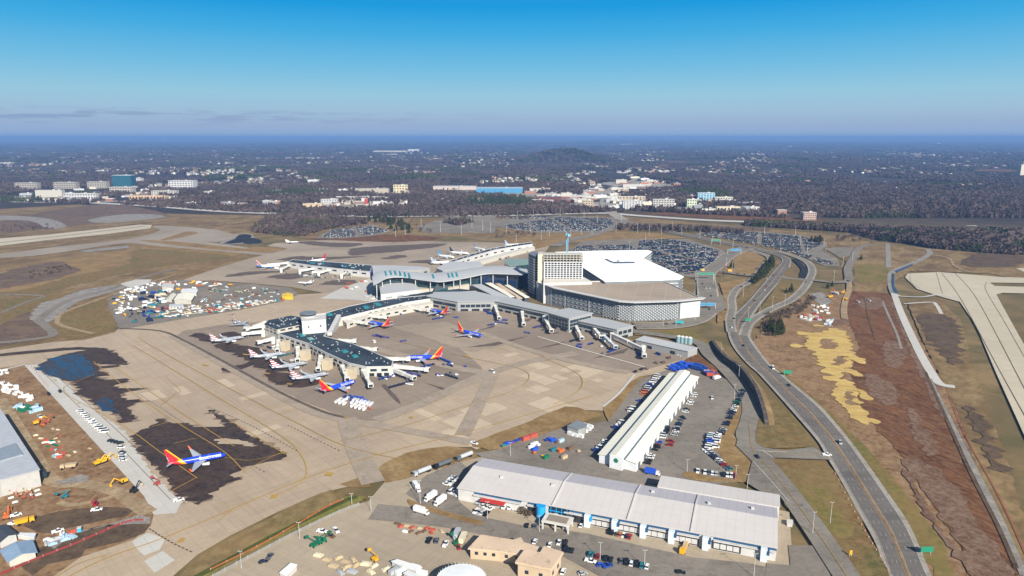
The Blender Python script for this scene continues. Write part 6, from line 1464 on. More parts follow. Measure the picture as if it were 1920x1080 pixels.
row((1060,1035),(1072,1037), [K_,K_,K_], 'black trio beside the square tan office', 'black trio by the office')
row((1048,1022),(1060,1024), [W_,K_], 'loose pair right of the glazed entrance', 'loose pair')
row((800,960),(836,968), [W_], '', None) if False else None
for x, y, d, c, k, lb in ((1107,1057,(10,2),W_,'pickup','white pickup at the left of the lower kerb row'),(1126,1064,(10,-2),'bright blue','car','bright blue car parked below the red one'),(1139,1066,(10,-3),'blue','pickup','pale blue pickup beside the bright blue car'),(1056,1076,(4,-10),W_,'suv','white suv right of the square tan office at the bottom'),(1092,1079,(10,-2),S_,'car','silver car at the bottom edge between the kerbs'),(1276,1078,(10,1),K_,'car','black car alone at the bottom edge right of centre'),(1090,989,(4,-6),W_,'car','white car beside the second parked semi'),
    (988,989,(3,-8),K_,'car','black car in front of the entrance block'),(1003,991,(3,-8),D_,'car','grey car in front of the entrance block'),(1003,1020,(4,-8),W_,'car','white car waiting right of the angular tan roof'),(1031,1026,(3,-8),W_,'car','white car above the square tan office'),(805,1017,(5,-8),K_,'pickup','black pickup leading the three by the gate yard'),(819,1018,(3,-9),D_,'suv','grey suv middle of the three by the gate yard'),(836,1024,(5,-8),W_,'pickup','white pickup last of the three by the gate yard'),(860,1030,(2,8),Rd,'car','dark red car beside the small green machine'),
    (604,1000,(10,1),W_,'pickup','white pickup left of the green machines'),(630,998,(5,6),W_,'pickup','white pickup standing off right of the first'),(620,1009,(9,3),'brown','pickup','pickup with a brown load by the green machines'),(506,1048,(4,-5),D_,'pickup','grey pickup on the bottom left yard'),(494,1057,(8,-2),B_,'car','dark blue car near the grey pickup at the yard'),(889,834,(10,3),W_,'pickup','white pickup crossing at the apron corner'),
    (336,941,(10,-2),W_,'pickup','white pickup at the near end of the damp apron'),(923,700,(7,4),W_,'van','white van alone on the middle apron'),(182,960,(7,-1),W_,'pickup','white pickup under the red lift on the dirt'),(30,970,(7,-2),W_,'pickup','white pickup at the far left site corner'),(27,985,(9,-3),W_,'pickup','second white pickup at the far left site corner'),(109,1000,(9,-3),W_,'pickup','white pickup beside the small blue toilet'),
    (1335,749,(1,8),W_,'pickup','white pickup driving alone in the lot east of the shed'),(1281,787,(6,3),B_,'suv','dark suv alone in the lot lane'),(1420,862,(5,5),B_,'car','dark car waiting at the striped junction'),(1575,834,(4,8),S_,'suv','silver suv on the near highway lane'),(1550,857,(12,0),W_,'pickup','white pickup joining the highway'),(1479,726,(4,5),K_,'car','black car on the right lanes above the junction'),(1449,693,(4,6),W_,'van','white van on the highway by the green sign'),
    (1376,600,(-3,-6),K_,'car','black car at the narrow bend of the highway'),(1372,617,(2,7),W_,'car','white car at the bend of the highway'),(1394,651,(3,5),K_,'car','black car past the highway bend'),(1415,566,(5,-6),K_,'car','dark car in the left lanes above the bend'),(1434,546,(3,-4),W_,'car','white car in the left lanes further up'),(1437,538,(3,-4),Rd,'car','red car in the left lanes further up'),(1444,529,(3,-4),D_,'car','grey car near the top of the straight'),(1450,518,(3,-4),K_,'car','black car near the top of the straight'),(1438,523,(3,-4),W_,'car','second white car near the top of the straight'),
    (1390,540,(3,-2),K_,'car','dark car on the left ramp'),(1396,517,(3,-2),K_,'car','dark car entering the left ramp'),(1384,516,(4,0),K_,'car','dark car on the link road'),(1590,529,(5,1),K_,'car','dark car on the crossing road'),(1510,531,(1,-4),B_,'car','blue car under the crossing road'),(1333,558,(1,5),K_,'car','black car before the blue gantry'),(1330,583,(1,5),K_,'car','black car after the blue gantry'),(1324,543,(1,5),W_,'car','white car on the terminal road'),(1331,543,(1,5),W_,'car','second white car on the terminal road'),(1317,535,(1,5),K_,'car','black car on the terminal road'),(1250,611,(6,0),K_,'car','black car passing below the patterned garage'),
    (1400,467,(5,1),K_,'car','black car on the far highway curve'),(1348,458,(5,1),K_,'car','black car under the far sign gantry'),(1608,568,(4,1),W_,'suv','white suv on the red dirt'),(1629,566,(4,1),W_,'suv','second white suv on the red dirt'),(1200,667,(6,2),'bright blue','van','bright blue van near the gate end'),(1234,667,(6,2),'blue','van','blue van beside the low grey shed'),(1272,669,(6,1),W_,'car','white car below the low grey shed'),(75,784,(3,3),W_,'pickup','white pickup by the container stacks'),(92,742,(3,3),K_,'suv','dark suv on the strip edge'),(113,737,(3,3),K_,'suv','second dark suv on the strip')):
    car(x, y, d, c, k, lb)
row((918,958),(900,945), [W_,W_,W_,S_,W_], 'white cluster in the corner yard', 'white cluster in the corner yard', ('pickup','suv'), end='near')
row((893,962),(912,967), [W_,W_,S_,W_,'-',K_], 'second white cluster of the corner yard', 'second cluster in the corner yard', ('pickup','car'))
row((838,912),(852,900), [W_,S_,W_,S_], 'group left of the warehouse', 'group at the warehouse corner', ('pickup',))
row((848,926),(872,936), [W_,W_,S_,W_,W_,W_], 'white group below the warehouse corner', 'white group at the corner', ('van','pickup'))
# far lots
rc = random.Random(5)
PAL = [W_]*5 + [S_]*3 + [D_]*6 + [K_]*9 + [B_]*9 + [Rd]*1 + ['pale blue']
def lot(px, ctx, ang, rowgap=6.6, sp=2.9, occ=.92):
    pts = P2(px); c = sum(pts, Vector((0, 0)))/len(pts); ca, sa = math.cos(ang), math.sin(ang); pos = []
    U = max(abs((p-c).x)+abs((p-c).y) for p in pts)
    nr = int(U/rowgap); nc = int(U/sp)
    for r in range(-nr, nr):
        if r % 7 == 6: continue
        for k in range(-nc, nc):
            x, y = k*sp, r*rowgap; p = c + Vector((x*ca - y*sa, x*sa + y*ca))
            if inpoly(p, pts) and rc.random() < occ and (abs(k) % 26) > 1: pos.append((p, r))
    rows = sorted({r for _, r in pos}, key=lambda r: min(p.y for p, q in pos if q == r))
    for i, r in enumerate(rows):
        line = sorted([p for p, q in pos if q == r], key=lambda p: p.x)
        for j, p in enumerate(line):
            cl = rc.choice(PAL); CARS.append((p, ang + math.pi/2, cl, 'car' if rc.random() < .6 else 'suv', '%s car, %s from left, row %d of the %s' % (cl, ordn(j), i+1, ctx), 'cars in the ' + ctx, 1))
lot([(1190,510),(1205,490),(1192,478),(1200,452),(1255,450),(1300,458),(1350,472),(1338,492),(1300,515)], 'lot behind the white garage roof', .45)
lot([(1065,474),(1085,461),(1180,459),(1192,470),(1080,472)], 'lot above the crane', .1)
lot([(1310,441),(1335,435),(1420,437),(1500,443),(1546,456),(1500,478),(1440,464),(1370,450)], 'lot inside the big curve', -.35)
lot([(1490,472),(1515,478),(1570,496),(1550,497),(1500,482)], 'narrow lot on the curve', -.6, occ=.8)
lot([(598,445),(622,432),(680,424),(715,429),(730,434),(690,441),(640,446)], 'lot beyond the far apron', .3)
lot([(945,424),(1050,408),(1145,411),(1150,422),(1125,434),(1010,434),(960,430)], 'lot behind the piers', .15, occ=.8)
lot([(930,410),(1010,405),(1040,408),(990,412)], 'upper lot by the motorway', .15, occ=.7)
CARS.sort(key=lambda c: c[0].y)
nindiv = 0; rest = {}
for p, h, cl, kd, lb, gp, far in CARS:
    z = gz(p.x, p.y)
    if nindiv < 330:
        nindiv += 1; lod = 1 if p.y > 800 else 0
        spawn(car_parts(kd, cl, lod), 'parked_car' if gp else 'car', (p.x, p.y, z + .01), h, lb, {'car': 'car', 'suv': 'car', 'pickup': 'pickup', 'van': 'van'}[kd], gp)
    else: rest.setdefault(cl, []).append((p.x, p.y, z, h))
mb = MB(); ms = []
for cl, q in rest.items():
    mi = len(ms); ms.append(vp(cl)); 
    for x, y, z, h in q:
        Mx = Matrix.Translation((x, y, z)) @ Matrix.Rotation(h, 4, 'Z')
        mb.box(-2.3, 2.3, -.9, .9, .25, .85, mi, Mx, False)
        a = [Mx @ Vector(v) for v in ((-1.6,-.85,.85),(1.0,-.85,.85),(1.0,.85,.85),(-1.6,.85,.85),(-1.1,-.7,1.45),(.4,-.7,1.45),(.4,.7,1.45),(-1.1,.7,1.45))]
        mb.add(a, [(0,1,5,4),(1,2,6,5),(2,3,7,6),(3,0,4,7)], 0 if False else -1); mb.add(a[4:], [(0,1,2,3)], mi)
ms.append(WGL); mb.m = [len(ms)-1 if m == -1 else m for m in mb.m]
tag(mb.build('parked_cars', ms), kind='stuff')
# ---------------------------------------------------------------- trucks and ground equipment
def truck_parts(kind, c1, c2):
    k = (kind, c1, c2)
    if k in VM: return VM[k]
    P = []
    def part(n, f, m, subs=()):
        b = MB(); f(b); P.append((n, b.mesh(n, m), (0,0,0), 0, list(subs)))
    def wheels(xs, y=1.15, r=.5):
        w = MB(); w.tube((0,-.2,0), (0,.2,0), r, r, 10); me = w.mesh('wheel', TYRE)
        for x in xs:
            for s in (-1, 1): P.append(('wheel', me, (x, s*y, r), 0, []))
    if kind == 'semi':
        part('trailer', lambda b: b.box(-10, 4, -1.3, 1.3, 1.1, 4.0), vp(c2)); part('cab', lambda b: (b.box(5, 7.4, -1.2, 1.2, .7, 3.7), b.box(7.4, 9.2, -1.0, 1.0, .7, 2.1)), vp(c1)); part('windscreen', lambda b: b.box(7.38, 7.5, -1.05, 1.05, 2.2, 3.2), WGL); wheels((-8.5, -7.2, 4.2, 5.4, 8.2))
    elif kind == 'box':
        part('cargo_box', lambda b: b.box(-4.2, 2.2, -1.25, 1.25, .9, 3.6), vp(c2)); part('cab', lambda b: (b.box(2.5, 4.4, -1.1, 1.1, .6, 2.6), b.box(4.4, 5.0, -1.0, 1.0, .6, 1.6)), vp(c1)); part('windscreen', lambda b: b.box(4.38, 4.5, -1.0, 1.0, 1.7, 2.4), WGL); wheels((-2.9, 3.5))
    elif kind == 'tanker':
        part('tank', lambda b: b.tube((-6, 0, 2.2), (3.4, 0, 2.2), 1.35, 1.35, 16), vp(c2)); part('chassis', lambda b: b.box(-6, 6, -.9, .9, .6, .95), TYRE); part('cab', lambda b: b.box(4, 6.4, -1.2, 1.2, .7, 3.1), vp(c1)); part('windscreen', lambda b: b.box(6.38, 6.5, -1.0, 1.0, 1.9, 2.8), WGL); wheels((-4.8, -3.5, 5.2))
    elif kind == 'bus':
        part('body', lambda b: b.box(-6, 6, -1.3, 1.3, .5, 3.2), vp(c1)); part('windows', lambda b: b.box(-5.6, 5.7, -1.33, 1.33, 1.7, 2.6), WGL); wheels((-3.8, 3.8))
    elif kind == 'cart':
        part('bed', lambda b: b.box(-1.7, 1.7, -.8, .8, .45, .75), vp(c1)); part('canopy', lambda b: (b.box(-1.7, 1.7, -.85, .85, 1.9, 2.05), b.box(-1.7, -1.55, -.8, .8, .75, 1.9), b.box(1.55, 1.7, -.8, .8, .75, 1.9)), vp(c2)); wheels((-1.2, 1.2), .75, .28)
    elif kind == 'tug':
        part('body', lambda b: (b.box(-1.5, 1.6, -.8, .8, .4, 1.1), b.box(-1.2, .2, -.7, .7, 1.1, 1.25)), vp(c1)); part('cab_roof', lambda b: (b.box(-1.2, .4, -.75, .75, 1.95, 2.05), b.box(-1.2, -1.1, -.7, .7, 1.1, 1.95)), vp(c2)); wheels((-1.0, 1.1), .75, .35)
    elif kind == 'loader':
        part('chassis', lambda b: b.box(-3.4, 3.2, -.9, .9, .5, 1.2), vp(c1)); part('conveyor', lambda b: b.hexa([(-4, -.5, .9), (4, -.5, 2.4), (4, .5, 2.4), (-4, .5, .9)], [(-4, -.5, 1.2), (4, -.5, 2.7), (4, .5, 2.7), (-4, .5, 1.2)]), vp(c2)); wheels((-2.2, 2.2), .85, .4)
    elif kind == 'excavator':
        part('tracks', lambda b: (b.box(-2, 2, -1.5, -.9, 0, .9), b.box(-2, 2, .9, 1.5, 0, .9)), TYRE); part('house', lambda b: (b.box(-2.2, 1.0, -1.3, 1.3, 1.0, 2.4), b.box(.1, 1.5, .2, 1.3, 1.2, 3.1)), vp(c1))
        part('boom', lambda b: (b.tube((1.2, -.2, 1.8), (4.6, -.2, 4.8), .38, .3, 6), b.tube((4.6, -.2, 4.8), (7.0, -.2, 2.2), .3, .22, 6)), vp(c1)); part('bucket', lambda b: b.hexa([(6.4,-.8,.6),(7.6,-.8,.9),(7.6,.4,.9),(6.4,.4,.6)], [(6.6,-.8,2.0),(7.4,-.8,2.2),(7.4,.4,2.2),(6.6,.4,2.0)]), vp(c2))
    elif kind == 'lift':
        part('chassis', lambda b: b.box(-1.6, 1.6, -1.1, 1.1, .4, 1.3), vp(c1)); part('boom', lambda b: (b.tube((-1.4, 0, 1.4), (2.6, 0, 3.2), .28, .24, 6), b.tube((2.6, 0, 3.2), (-3.6, 0, 4.2), .22, .18, 6)), vp(c2)); part('basket', lambda b: b.box(-4.6, -3.6, -.8, .8, 3.5, 4.6), vp(c1)); wheels((-1.2, 1.2), 1.1, .45)
    elif kind == 'dumper':
        part('skip', lambda b: b.hexa([(-4,-1.2,1.2),(1.2,-1.2,1.2),(1.2,1.2,1.2),(-4,1.2,1.2)], [(-4.6,-1.5,3),(1.6,-1.5,3.2),(1.6,1.5,3.2),(-4.6,1.5,3)]), vp(c1)); part('cab', lambda b: b.box(2, 4.2, -1.2, 1.2, .9, 3.1), vp(c1)); part('windscreen', lambda b: b.box(4.15, 4.3, -1.0, 1.0, 2, 2.9), WGL); wheels((-2.6, 3.2), 1.2, .75)
    elif kind == 'container':
        part('shell', lambda b: b.box(-3, 3, -1.22, 1.22, .1, 2.7), vp(c1)); part('doors', lambda b: (b.box(3.0, 3.08, -1.15, -.03, .2, 2.6), b.box(3.0, 3.08, .03, 1.15, .2, 2.6)), vp(c2))
    elif kind == 'pod':
        part('shell', lambda b: b.hexa([(-1.5,-1,.3),(1.5,-1,.3),(1.5,1,.3),(-1.5,1,.3)], [(-1.5,-1,1.9),(1.1,-1,1.9),(1.1,1,1.9),(-1.5,1,1.9)]), vp(c1)); part('dolly', lambda b: b.box(-1.6, 1.6, -1.05, 1.05, .1, .28), TYRE)
    elif kind == 'flatbed':
        part('bed', lambda b: b.box(-6, 3, -1.25, 1.25, .9, 1.2), vp(c2)); part('cab', lambda b: b.box(3.6, 6, -1.2, 1.2, .7, 3.1), vp(c1)); part('load', lambda b: (b.box(-5, -1.5, -1, 1, 1.2, 2.2), b.box(-.8, 2.4, -.9, .9, 1.2, 1.9)), vp('tan')); wheels((-4.8, -3.6, 4.9))
    elif kind == 'materials':
        part('stack', lambda b: (b.box(-2.2, 2.2, -1.2, -.1, 0, 1.1), b.box(-1.8, 2.4, .1, 1.2, 0, .7), b.box(-1.2, 1.2, -1, -.2, 1.1, 1.6)), vp(c1)); part('cover', lambda b: b.box(-2.3, 1.0, .05, 1.25, .7, .85), vp(c2))
    VM[k] = P; return P
TNM = {'semi': ('semi_truck', 'truck'), 'box': ('box_truck', 'truck'), 'tanker': ('tank_truck', 'truck'), 'bus': ('bus', 'bus'), 'cart': ('baggage_cart', 'cart'), 'tug': ('baggage_tug', 'tug'), 'loader': ('belt_loader', 'loader'), 'excavator': ('excavator', 'excavator'), 'lift': ('boom_lift', 'lift'), 'dumper': ('dump_truck', 'truck'), 'container': ('container', 'container'), 'pod': ('cargo_pod', 'cargo pod'), 'flatbed': ('flatbed_truck', 'truck'), 'materials': ('material_stack', 'stack')}
def veh(kind, x, y, d, c1, c2, label, group=None, sc=1.0, world=None, h=None, dz=0.0):
    p = world or G(x, y).to_2d(); nm, cat = TNM[kind]
    return spawn(truck_parts(kind, c1, c2), nm, (p.x, p.y, gz(p.x, p.y) + .01 + dz), hd((x, y), d) if h is None else h, label, cat, group, sc)
for a in (('semi',1046,968,(-4,9),W_,D_,'white semi backed up at the docks beside the blue door panels'),('semi',1068,981,(-5,9),W_,D_,'longer semi right of the first at the docks with a dark trailer'),
    ('box',789,965,(10,3),W_,W_,'white box truck driving on the cargo road'),('box',949,951,(-4,5),W_,D_,'left of two box trucks at the warehouse dock beside the blue drum'),('box',960,952,(-4,5),W_,D_,'right of two box trucks at the warehouse dock beside the blue drum'),
    ('tanker',792,890,(-10,4),S_,S_,'silver tank truck rearmost of the trucks on the grass edge'),('tanker',830,877,(-10,4),K_,D_,'dark tank truck in the line on the grass edge'),('tanker',871,862,(-10,4),D_,S_,'long grey tank truck nearest the warehouse roof in the grass edge line'),
    ('box',808,938,(-6,4),W_,W_,'white truck standing in the corner yard'),('box',826,946,(-4,3),W_,W_,'second white truck lower in the corner yard'),('box',781,920,(3,4),W_,W_,'white truck beside the tall lamp at the yard bend'),
    ('box',1222,892,(10,2),W_,'bright blue','white truck with a blue box between shed and cargo roof'),('flatbed',1283,1032,(-3,7),'yellow','yellow','yellow flatbed in front of the right loading docks'),
    ('bus',885,928,(7,5),W_,W_,'white bus below the warehouse corner'),('lift',703,1053,(8,5),'yellow','yellow','yellow boom lift at the bottom yard'),('lift',588,1027,(8,3),'green','green','left green lift machine on the yard'),('lift',606,1019,(-8,3),'green','green','right green lift machine on the yard'),('lift',598,1021,(-8,-3),'green','green','middle green lift machine on the yard'),
    ('lift',855,1024,(5,5),'green','green','small green machine behind the dark red car'),('excavator',196,869,(8,-3),'yellow','yellow','upper yellow excavator beside the pale strip'),('excavator',184,873,(8,-3),'yellow','yellow','upper yellow digger left of its twin by the strip'),('excavator',232,908,(-8,3),'yellow','yellow','lower yellow excavator beside the pale strip'),('dumper',48,985,(8,-2),'yellow','yellow','yellow dump truck among the site pickups'),('excavator',14,974,(3,-6),'orange','orange','orange digger at the far left edge'),
    ('dumper',129,881,(-8,1),'tan','dark blue','tan dump truck by the grey rubble heap'),('lift',122,935,(8,-3),'teal','teal','teal machine on the brown ground'),('lift',180,950,(3,-6),'red','red','red lift leaning over the white pickup on dirt'),('lift',295,911,(6,2),'coral','coral','red lift standing on the pale strip'),
    ('excavator',70,797,(8,-2),'yellow','orange','yellow digger in the orange machine cluster'),('lift',80,800,(8,3),'orange','orange','orange lift middle of the machine cluster'),('lift',88,795,(-8,3),'coral','orange','red orange lift right in the machine cluster'),('excavator',252,925,(4,-3),'black','tan','small black digger at the strip edge'),
    ('excavator',1580,552,(5,-3),'yellow','yellow','yellow digger right of the ramp'),('excavator',1563,547,(-5,2),'orange','yellow','orange digger beside the dark bushes'),('dumper',1556,560,(5,-1),'yellow','yellow','yellow dump truck on the grey pad'),('dumper',1566,553,(5,1),'white','white','white truck between the diggers'),('excavator',1585,565,(-5,2),'yellow','yellow','yellow digger on the dirt track'),
    ('materials',950,833,(8,-3),'purple','purple','purple bundle row beside the red container'),('container',1000,822,(9,-3),'coral','coral','upper red container beside the dry bank'),('container',986,827,(9,-3),'coral','coral','lower red container beside the dry bank')):
    veh(*a)
for i in range(5): veh('container', 944+i*8.5, 839-i*3.1, (9,-3), ('teal','bright blue','purple','blue','purple')[i], 'dark blue', '%s from the left in the line of blue and purple bins' % ordn(i), 'blue and purple bins', .55)
for i, (x, y, c) in enumerate(((1000,838,W_),(1006,834,W_),(996,843,W_),(1010,838,W_),(1003,847,'bright blue'),(1030,826,'bright blue'),(1037,830,'bright blue'),(1024,829,'blue'),(1052,831,'pale blue'),(1044,833,'brown'),(1038,848,'teal'),(1046,846,'orange'),(1052,850,'orange'),(1002,853,'orange'),(1024,862,'green'),(1018,860,'yellow'),(1058,862,'tan'),(1085,850,'tan'),(1070,845,'brown'))):
    veh('pod' if i % 2 else 'container', x, y, (7,-3), c, c, '%s cargo unit above the warehouse roof, %s' % (c, ['near the red containers','in the white block','beside the blue bins','by the orange rack','at the right edge of the group','amid the scrap'][min(5, i//4)]), 'cargo units above the warehouse', .75)
for i, (x, y) in enumerate(((1072,812),(1082,816),(1090,810),(1078,820),(1088,822),(1096,812),(1102,808),(1098,802),(1106,804),(1070,818))):
    veh('container', x, y, (8,3), W_, W_, 'white rounded unit in the heap beside the grey plant block', 'white units by the plant block', .8)
# blue ground equipment north of the shed
rg = random.Random(31)
def clutter(poly, n, kinds, cols, what, where, gap=2.5, sc=1.0, cc=None):
    for p in polyscatter(poly, n, rg, gap):
        k = rg.choice(kinds); c = rg.choice(cols); nm = TNM[k][0].replace('_', ' ')
        veh(k, 0, 0, (1,0), c, cc or c, '%s %s %s' % (c, nm, where), '%s %ss %s' % (c, nm, where), sc*rg.uniform(.85, 1.1), world=p, h=rg.choice((APA, APA+1.57, APA+.5)) + rg.uniform(-.2,.2))
clutter([(1257,695),(1270,683),(1300,686),(1316,694),(1312,697),(1290,692),(1262,699)], 40, ['cart','tug','box'], ['bright blue','blue'], '', 'packed at the far end of the cream shed', 2.2)
clutter([(1318,697),(1332,700),(1350,710),(1345,714),(1325,706)], 14, ['tug','cart','box'], ['blue','coral',W_], '', 'on the tarmac right of the blue carts')
clutter([(1178,700),(1188,697),(1252,672),(1260,668),(1240,690),(1215,700)], 6, ['tug','cart'], [K_,'brown'], '', 'near the white apron stripe end')
for r_i, (a_, b_) in enumerate((((632,757),(684,771)),((638,753),(692,766)),((652,751),(697,761)))):
    A_, B_2 = G(*a_).to_2d(), G(*b_).to_2d(); hh_ = math.atan2((B_2-A_).y, (B_2-A_).x) + 1.9
    for j in range(8):
        if (j + r_i) % 7 == 3: continue
        veh('box', 0, 0, (1,0), W_, W_, 'white truck, %s from left in the %s row below the pier tip' % (ordn(j), ('nearest','middle','back')[r_i]), 'white trucks below the pier', .62, world=A_.lerp(B_2, j/7), h=hh_)
clutter([(640,747),(660,743),(690,752),(700,760),(670,758)], 16, ['cart','tug'], ['bright blue','blue'], '', 'behind the white cluster below the pier', 3.2, .8)
veh('tug', 692, 769, (5,1), 'coral', 'coral', 'red tug at the right of the white equipment cluster')
AR = [([(735,700),(800,705),(860,700),(880,708),(790,730),(730,725)], 26, 'right below the pier end'), ([(780,690),(860,678),(880,690),(810,700)], 14, 'right of the blue jet at the pier end'),
      ([(660,640),(740,630),(790,640),(730,652),(690,650)], 14, 'on the inner apron above the pier roof'), ([(690,690),(740,702),(740,715),(700,712)], 8, 'under the pier tip bridges'),
      ([(745,590),(790,582),(830,590),(870,600),(800,604)], 16, 'in the courtyard by the silver building'), ([(925,590),(980,600),(1060,625),(1040,640),(960,625),(910,605)], 20, 'before the silver gate buildings'),
      ([(1050,625),(1110,640),(1190,665),(1170,680),(1090,660)], 16, 'toward the east end of the gates'), ([(470,640),(540,652),(610,680),(600,690),(540,672),(480,652)], 16, 'between the silver jets'), ([(860,575),(925,585),(950,600),(880,590)], 14, 'under the silver building overhang')]
TR = 0
for po, n, wh_ in AR:
    jets_ = 'silver jets' in wh_
    for p in polyscatter(po, max(2, n//4), rg, 7):
        h = rg.choice((APA, APA+1.57, APA+.3)) + rg.uniform(-.15, .15); d = Vector((math.cos(h), math.sin(h))); c = rg.choice(['blue','purple','dark blue','blue'] if not jets_ else ['teal','dark blue',W_])
        for j in range(rg.randint(2, 5)):
            q = p - d*(4.1*j); k = 'tug' if j == 0 else 'cart'
            veh(k, 0, 0, (1,0), c if j else rg.choice((c, W_, K_)), c, '%s %s in a cart train %s' % (c, 'tug' if j == 0 else 'baggage cart', wh_), '%s cart trains %s' % (c, wh_), .9, world=q, h=h)
    clutter(po, max(1, n//5), ['loader','tug'], ['blue', W_, D_], '', wh_, 5, .9)
clutter([(470,505),(560,505),(650,515),(690,522),(600,525),(500,512)], 26, ['tug','cart','box'], [W_,S_,D_], '', 'around the far pier', 3)
clutter([(590,500),(600,520),(690,530),(740,545),(690,560),(640,545)], 18, ['tug','lift','box'], ['coral',W_,'orange'], '', 'by the new pale slabs', 3, .62)
clutter([(790,535),(800,552),(770,556),(700,566),(680,560),(760,545)], 14, ['materials','container'], [W_,'tan',S_], '', 'on the site behind the pier roof', 3)
clutter([(880,515),(900,512),(980,525),(990,560),(960,545),(900,530)], 24, ['materials','lift','container'], [W_,'coral','tan','teal'], '', 'on the shaded site beside the hotel', 3)
# contractor yard
clutter([(208,573),(212,560),(235,545),(262,548),(255,585),(225,605)], 34, ['box','container','flatbed'], [W_,W_,W_,'dark blue','yellow'], '', 'at the left end of the contractor yard', 4, .72)
clutter([(225,545),(290,532),(312,530),(300,540),(250,552)], 26, ['box','container'], [W_,W_,W_,S_], '', 'along the upper edge of the contractor yard', 3.5, .72)
clutter([(300,530),(400,530),(440,538),(430,542),(330,545)], 30, ['container','box','dumper'], [W_,W_,'cream','orange','yellow'], '', 'at the top of the contractor yard', 3.5, .72)
clutter([(265,550),(320,545),(310,590),(260,600)], 36, ['box','flatbed','container'], ['teal','blue',W_,'cream','dark blue'], '', 'left of the cream yard shed', 4)
clutter([(300,577),(345,577),(440,570),(520,562),(545,560),(530,566),(440,583),(340,597),(290,600)], 120, ['container','materials','flatbed','dumper'], [W_,W_,W_,'cream','tan','pale blue',S_,'teal','coral'], '', 'along the lower edge of the contractor yard', 3.5, .72)
clutter([(380,545),(470,540),(530,545),(520,560),(430,568),(370,570)], 44, ['materials','flatbed','container','excavator'], [W_,'green','brown','cream',S_,'pale blue'], '', 'in the middle of the contractor yard', 3.5, .72)
clutter([(240,590),(300,585),(310,600),(240,612)], 14, ['box','tug'], ['dark blue','teal'], '', 'at the lower left corner of the contractor yard', 4, .72)
# south-west site
clutter([(3,718),(28,722),(40,735),(66,750),(62,760),(30,745),(5,738)], 24, ['container'], [W_], '', 'in the stacks beside the haul track', 3.0, .62)
clutter([(0,695),(16,698),(16,708),(0,708)], 6, ['container'], [W_], '', 'at the upper left corner of the site', 3.0, .62)
clutter([(25,762),(70,765),(75,775),(45,777)], 16, ['materials','container'], [W_,'pale blue','green'], '', 'by the green bundle on the site', 3)
clutter([(78,825),(105,830),(110,840),(88,840)], 10, ['materials'], ['pale blue','coral',W_,'green'], '', 'in the middle of the dirt site', 2.5, .62)
clutter([(98,845),(120,850),(120,862),(102,860)], 8, ['materials','container'], ['pale blue',W_,'coral'], '', 'in the lower part of the dirt site', 2.5, .62)
clutter([(60,815),(95,800),(130,815),(180,850),(150,865),(110,850)], 12, ['materials'], ['cream','tan','coral'], '', 'scattered on the brown dirt', 4, .62)
clutter([(0,925),(70,915),(75,930),(40,945),(0,945)], 12, ['materials','lift'], ['coral',W_,'tan'], '', 'in front of the hangar', 3, .62)
clutter([(85,1020),(130,1000),(150,1000),(140,1010),(95,1030)], 12, ['materials'], [W_,'coral','pale blue',S_], '', 'behind the red site fence', 3)
clutter([(590,1040),(680,1050),(735,1075),(640,1080)], 14, ['materials'], ['tan',S_,'cream'], '', 'on the bottom yard', 4)
clutter([(742,1062),(790,1072),(795,1082),(735,1080)], 12, ['materials','container'], [S_,W_], '', 'below the long white store', 3, .8)
clutter([(745,985),(790,990),(835,1000),(800,1005),(755,1000)], 16, ['materials'], ['brown','tan',W_,'coral'], '', 'laid out on the yard below the road', 3, .7)
clutter([(1520,575),(1550,575),(1560,590),(1530,590)], 12, ['container'], [W_], '', 'in the white row on the red soil site', 3, .7)
clutter([(1495,592),(1530,590),(1545,602),(1505,604)], 24, ['materials','container'], ['coral',W_,'cream','pale blue'], '', 'in the scrap yard below the ramp', 3, .8)
clutter([(1545,603),(1562,603),(1560,612),(1548,612)], 10, ['container'], [W_,'pale blue'], '', 'beside the straw slope', 2.5, .7)
veh('box', 868, 1016, (3,-7), 'cream', 'cream', 'cream tanker box beside the fenced gate yard'); veh('box', 857, 1008, (3,-7), S_, S_, 'silver box truck behind the gate fence')
# ---------------------------------------------------------------- poles, signs, walls, fences
POLE = paint('#b9bab6', .5)
def pole(x, y, h, label, group, arms=1):
    g_ = GG(x, y); e = empty('lamp_post', g_, 0, label, 'lamp post', group); k = max(1.0, g_.y/700)
    m = MB(); m.tube((0,0,0), (0,0,h), .15*k, .09*k, 6); m.build('mast', POLE, e)
    m = MB()
    if arms: m.box(-.9, .9, -.08*k, .08*k, h-.15, h)
    m.box(-1.1, -.6, -.18, .18, h, h+.2); m.box(.6, 1.1, -.18, .18, h, h+.2); m.build('lamp_head', paint('#a9aaa6'), e)
for x, y, h, lb in ((957,857,9,'lamp post with its foot behind the cargo roof'),(788,948,14,'tall lamp post at the bend of the corner yard'),(562,1012,9,'lamp post on the green ditch side, middle'),(453,1068,9,'lamp post on the green ditch side, nearest the bottom'),(660,950,8,'short post near the yard junction'),(914,976,10,'lamp post by the yellow kerb'),(1011,1000,9,'lamp post right of the entrance canopy'),(1125,1052,9,'lamp post between the kerb rows'),(1208,1067,9,'second lamp post along the lower kerb'),(1288,888,8,'lamp post on the traffic island'),(1379,902,9,'lamp post at the grass tip'),(1401,916,9,'lamp post at the cargo roof corner'),(1523,1005,12,'lamp post beside the curved service road'),(1556,985,12,'lamp post in the grass right of the service road'),(1413,1085,12,'twin lamp post at the bottom by the warehouse end'),(1376,756,14,'lamp post at the head of the dark car row'),(696,962,9,'lamp post at the yard entrance'),(1352,675,11,'lamp post on the dark rock wall'),(1385,712,11,'second lamp post on the dark rock wall')):
    pole(x, y, h, lb, None)
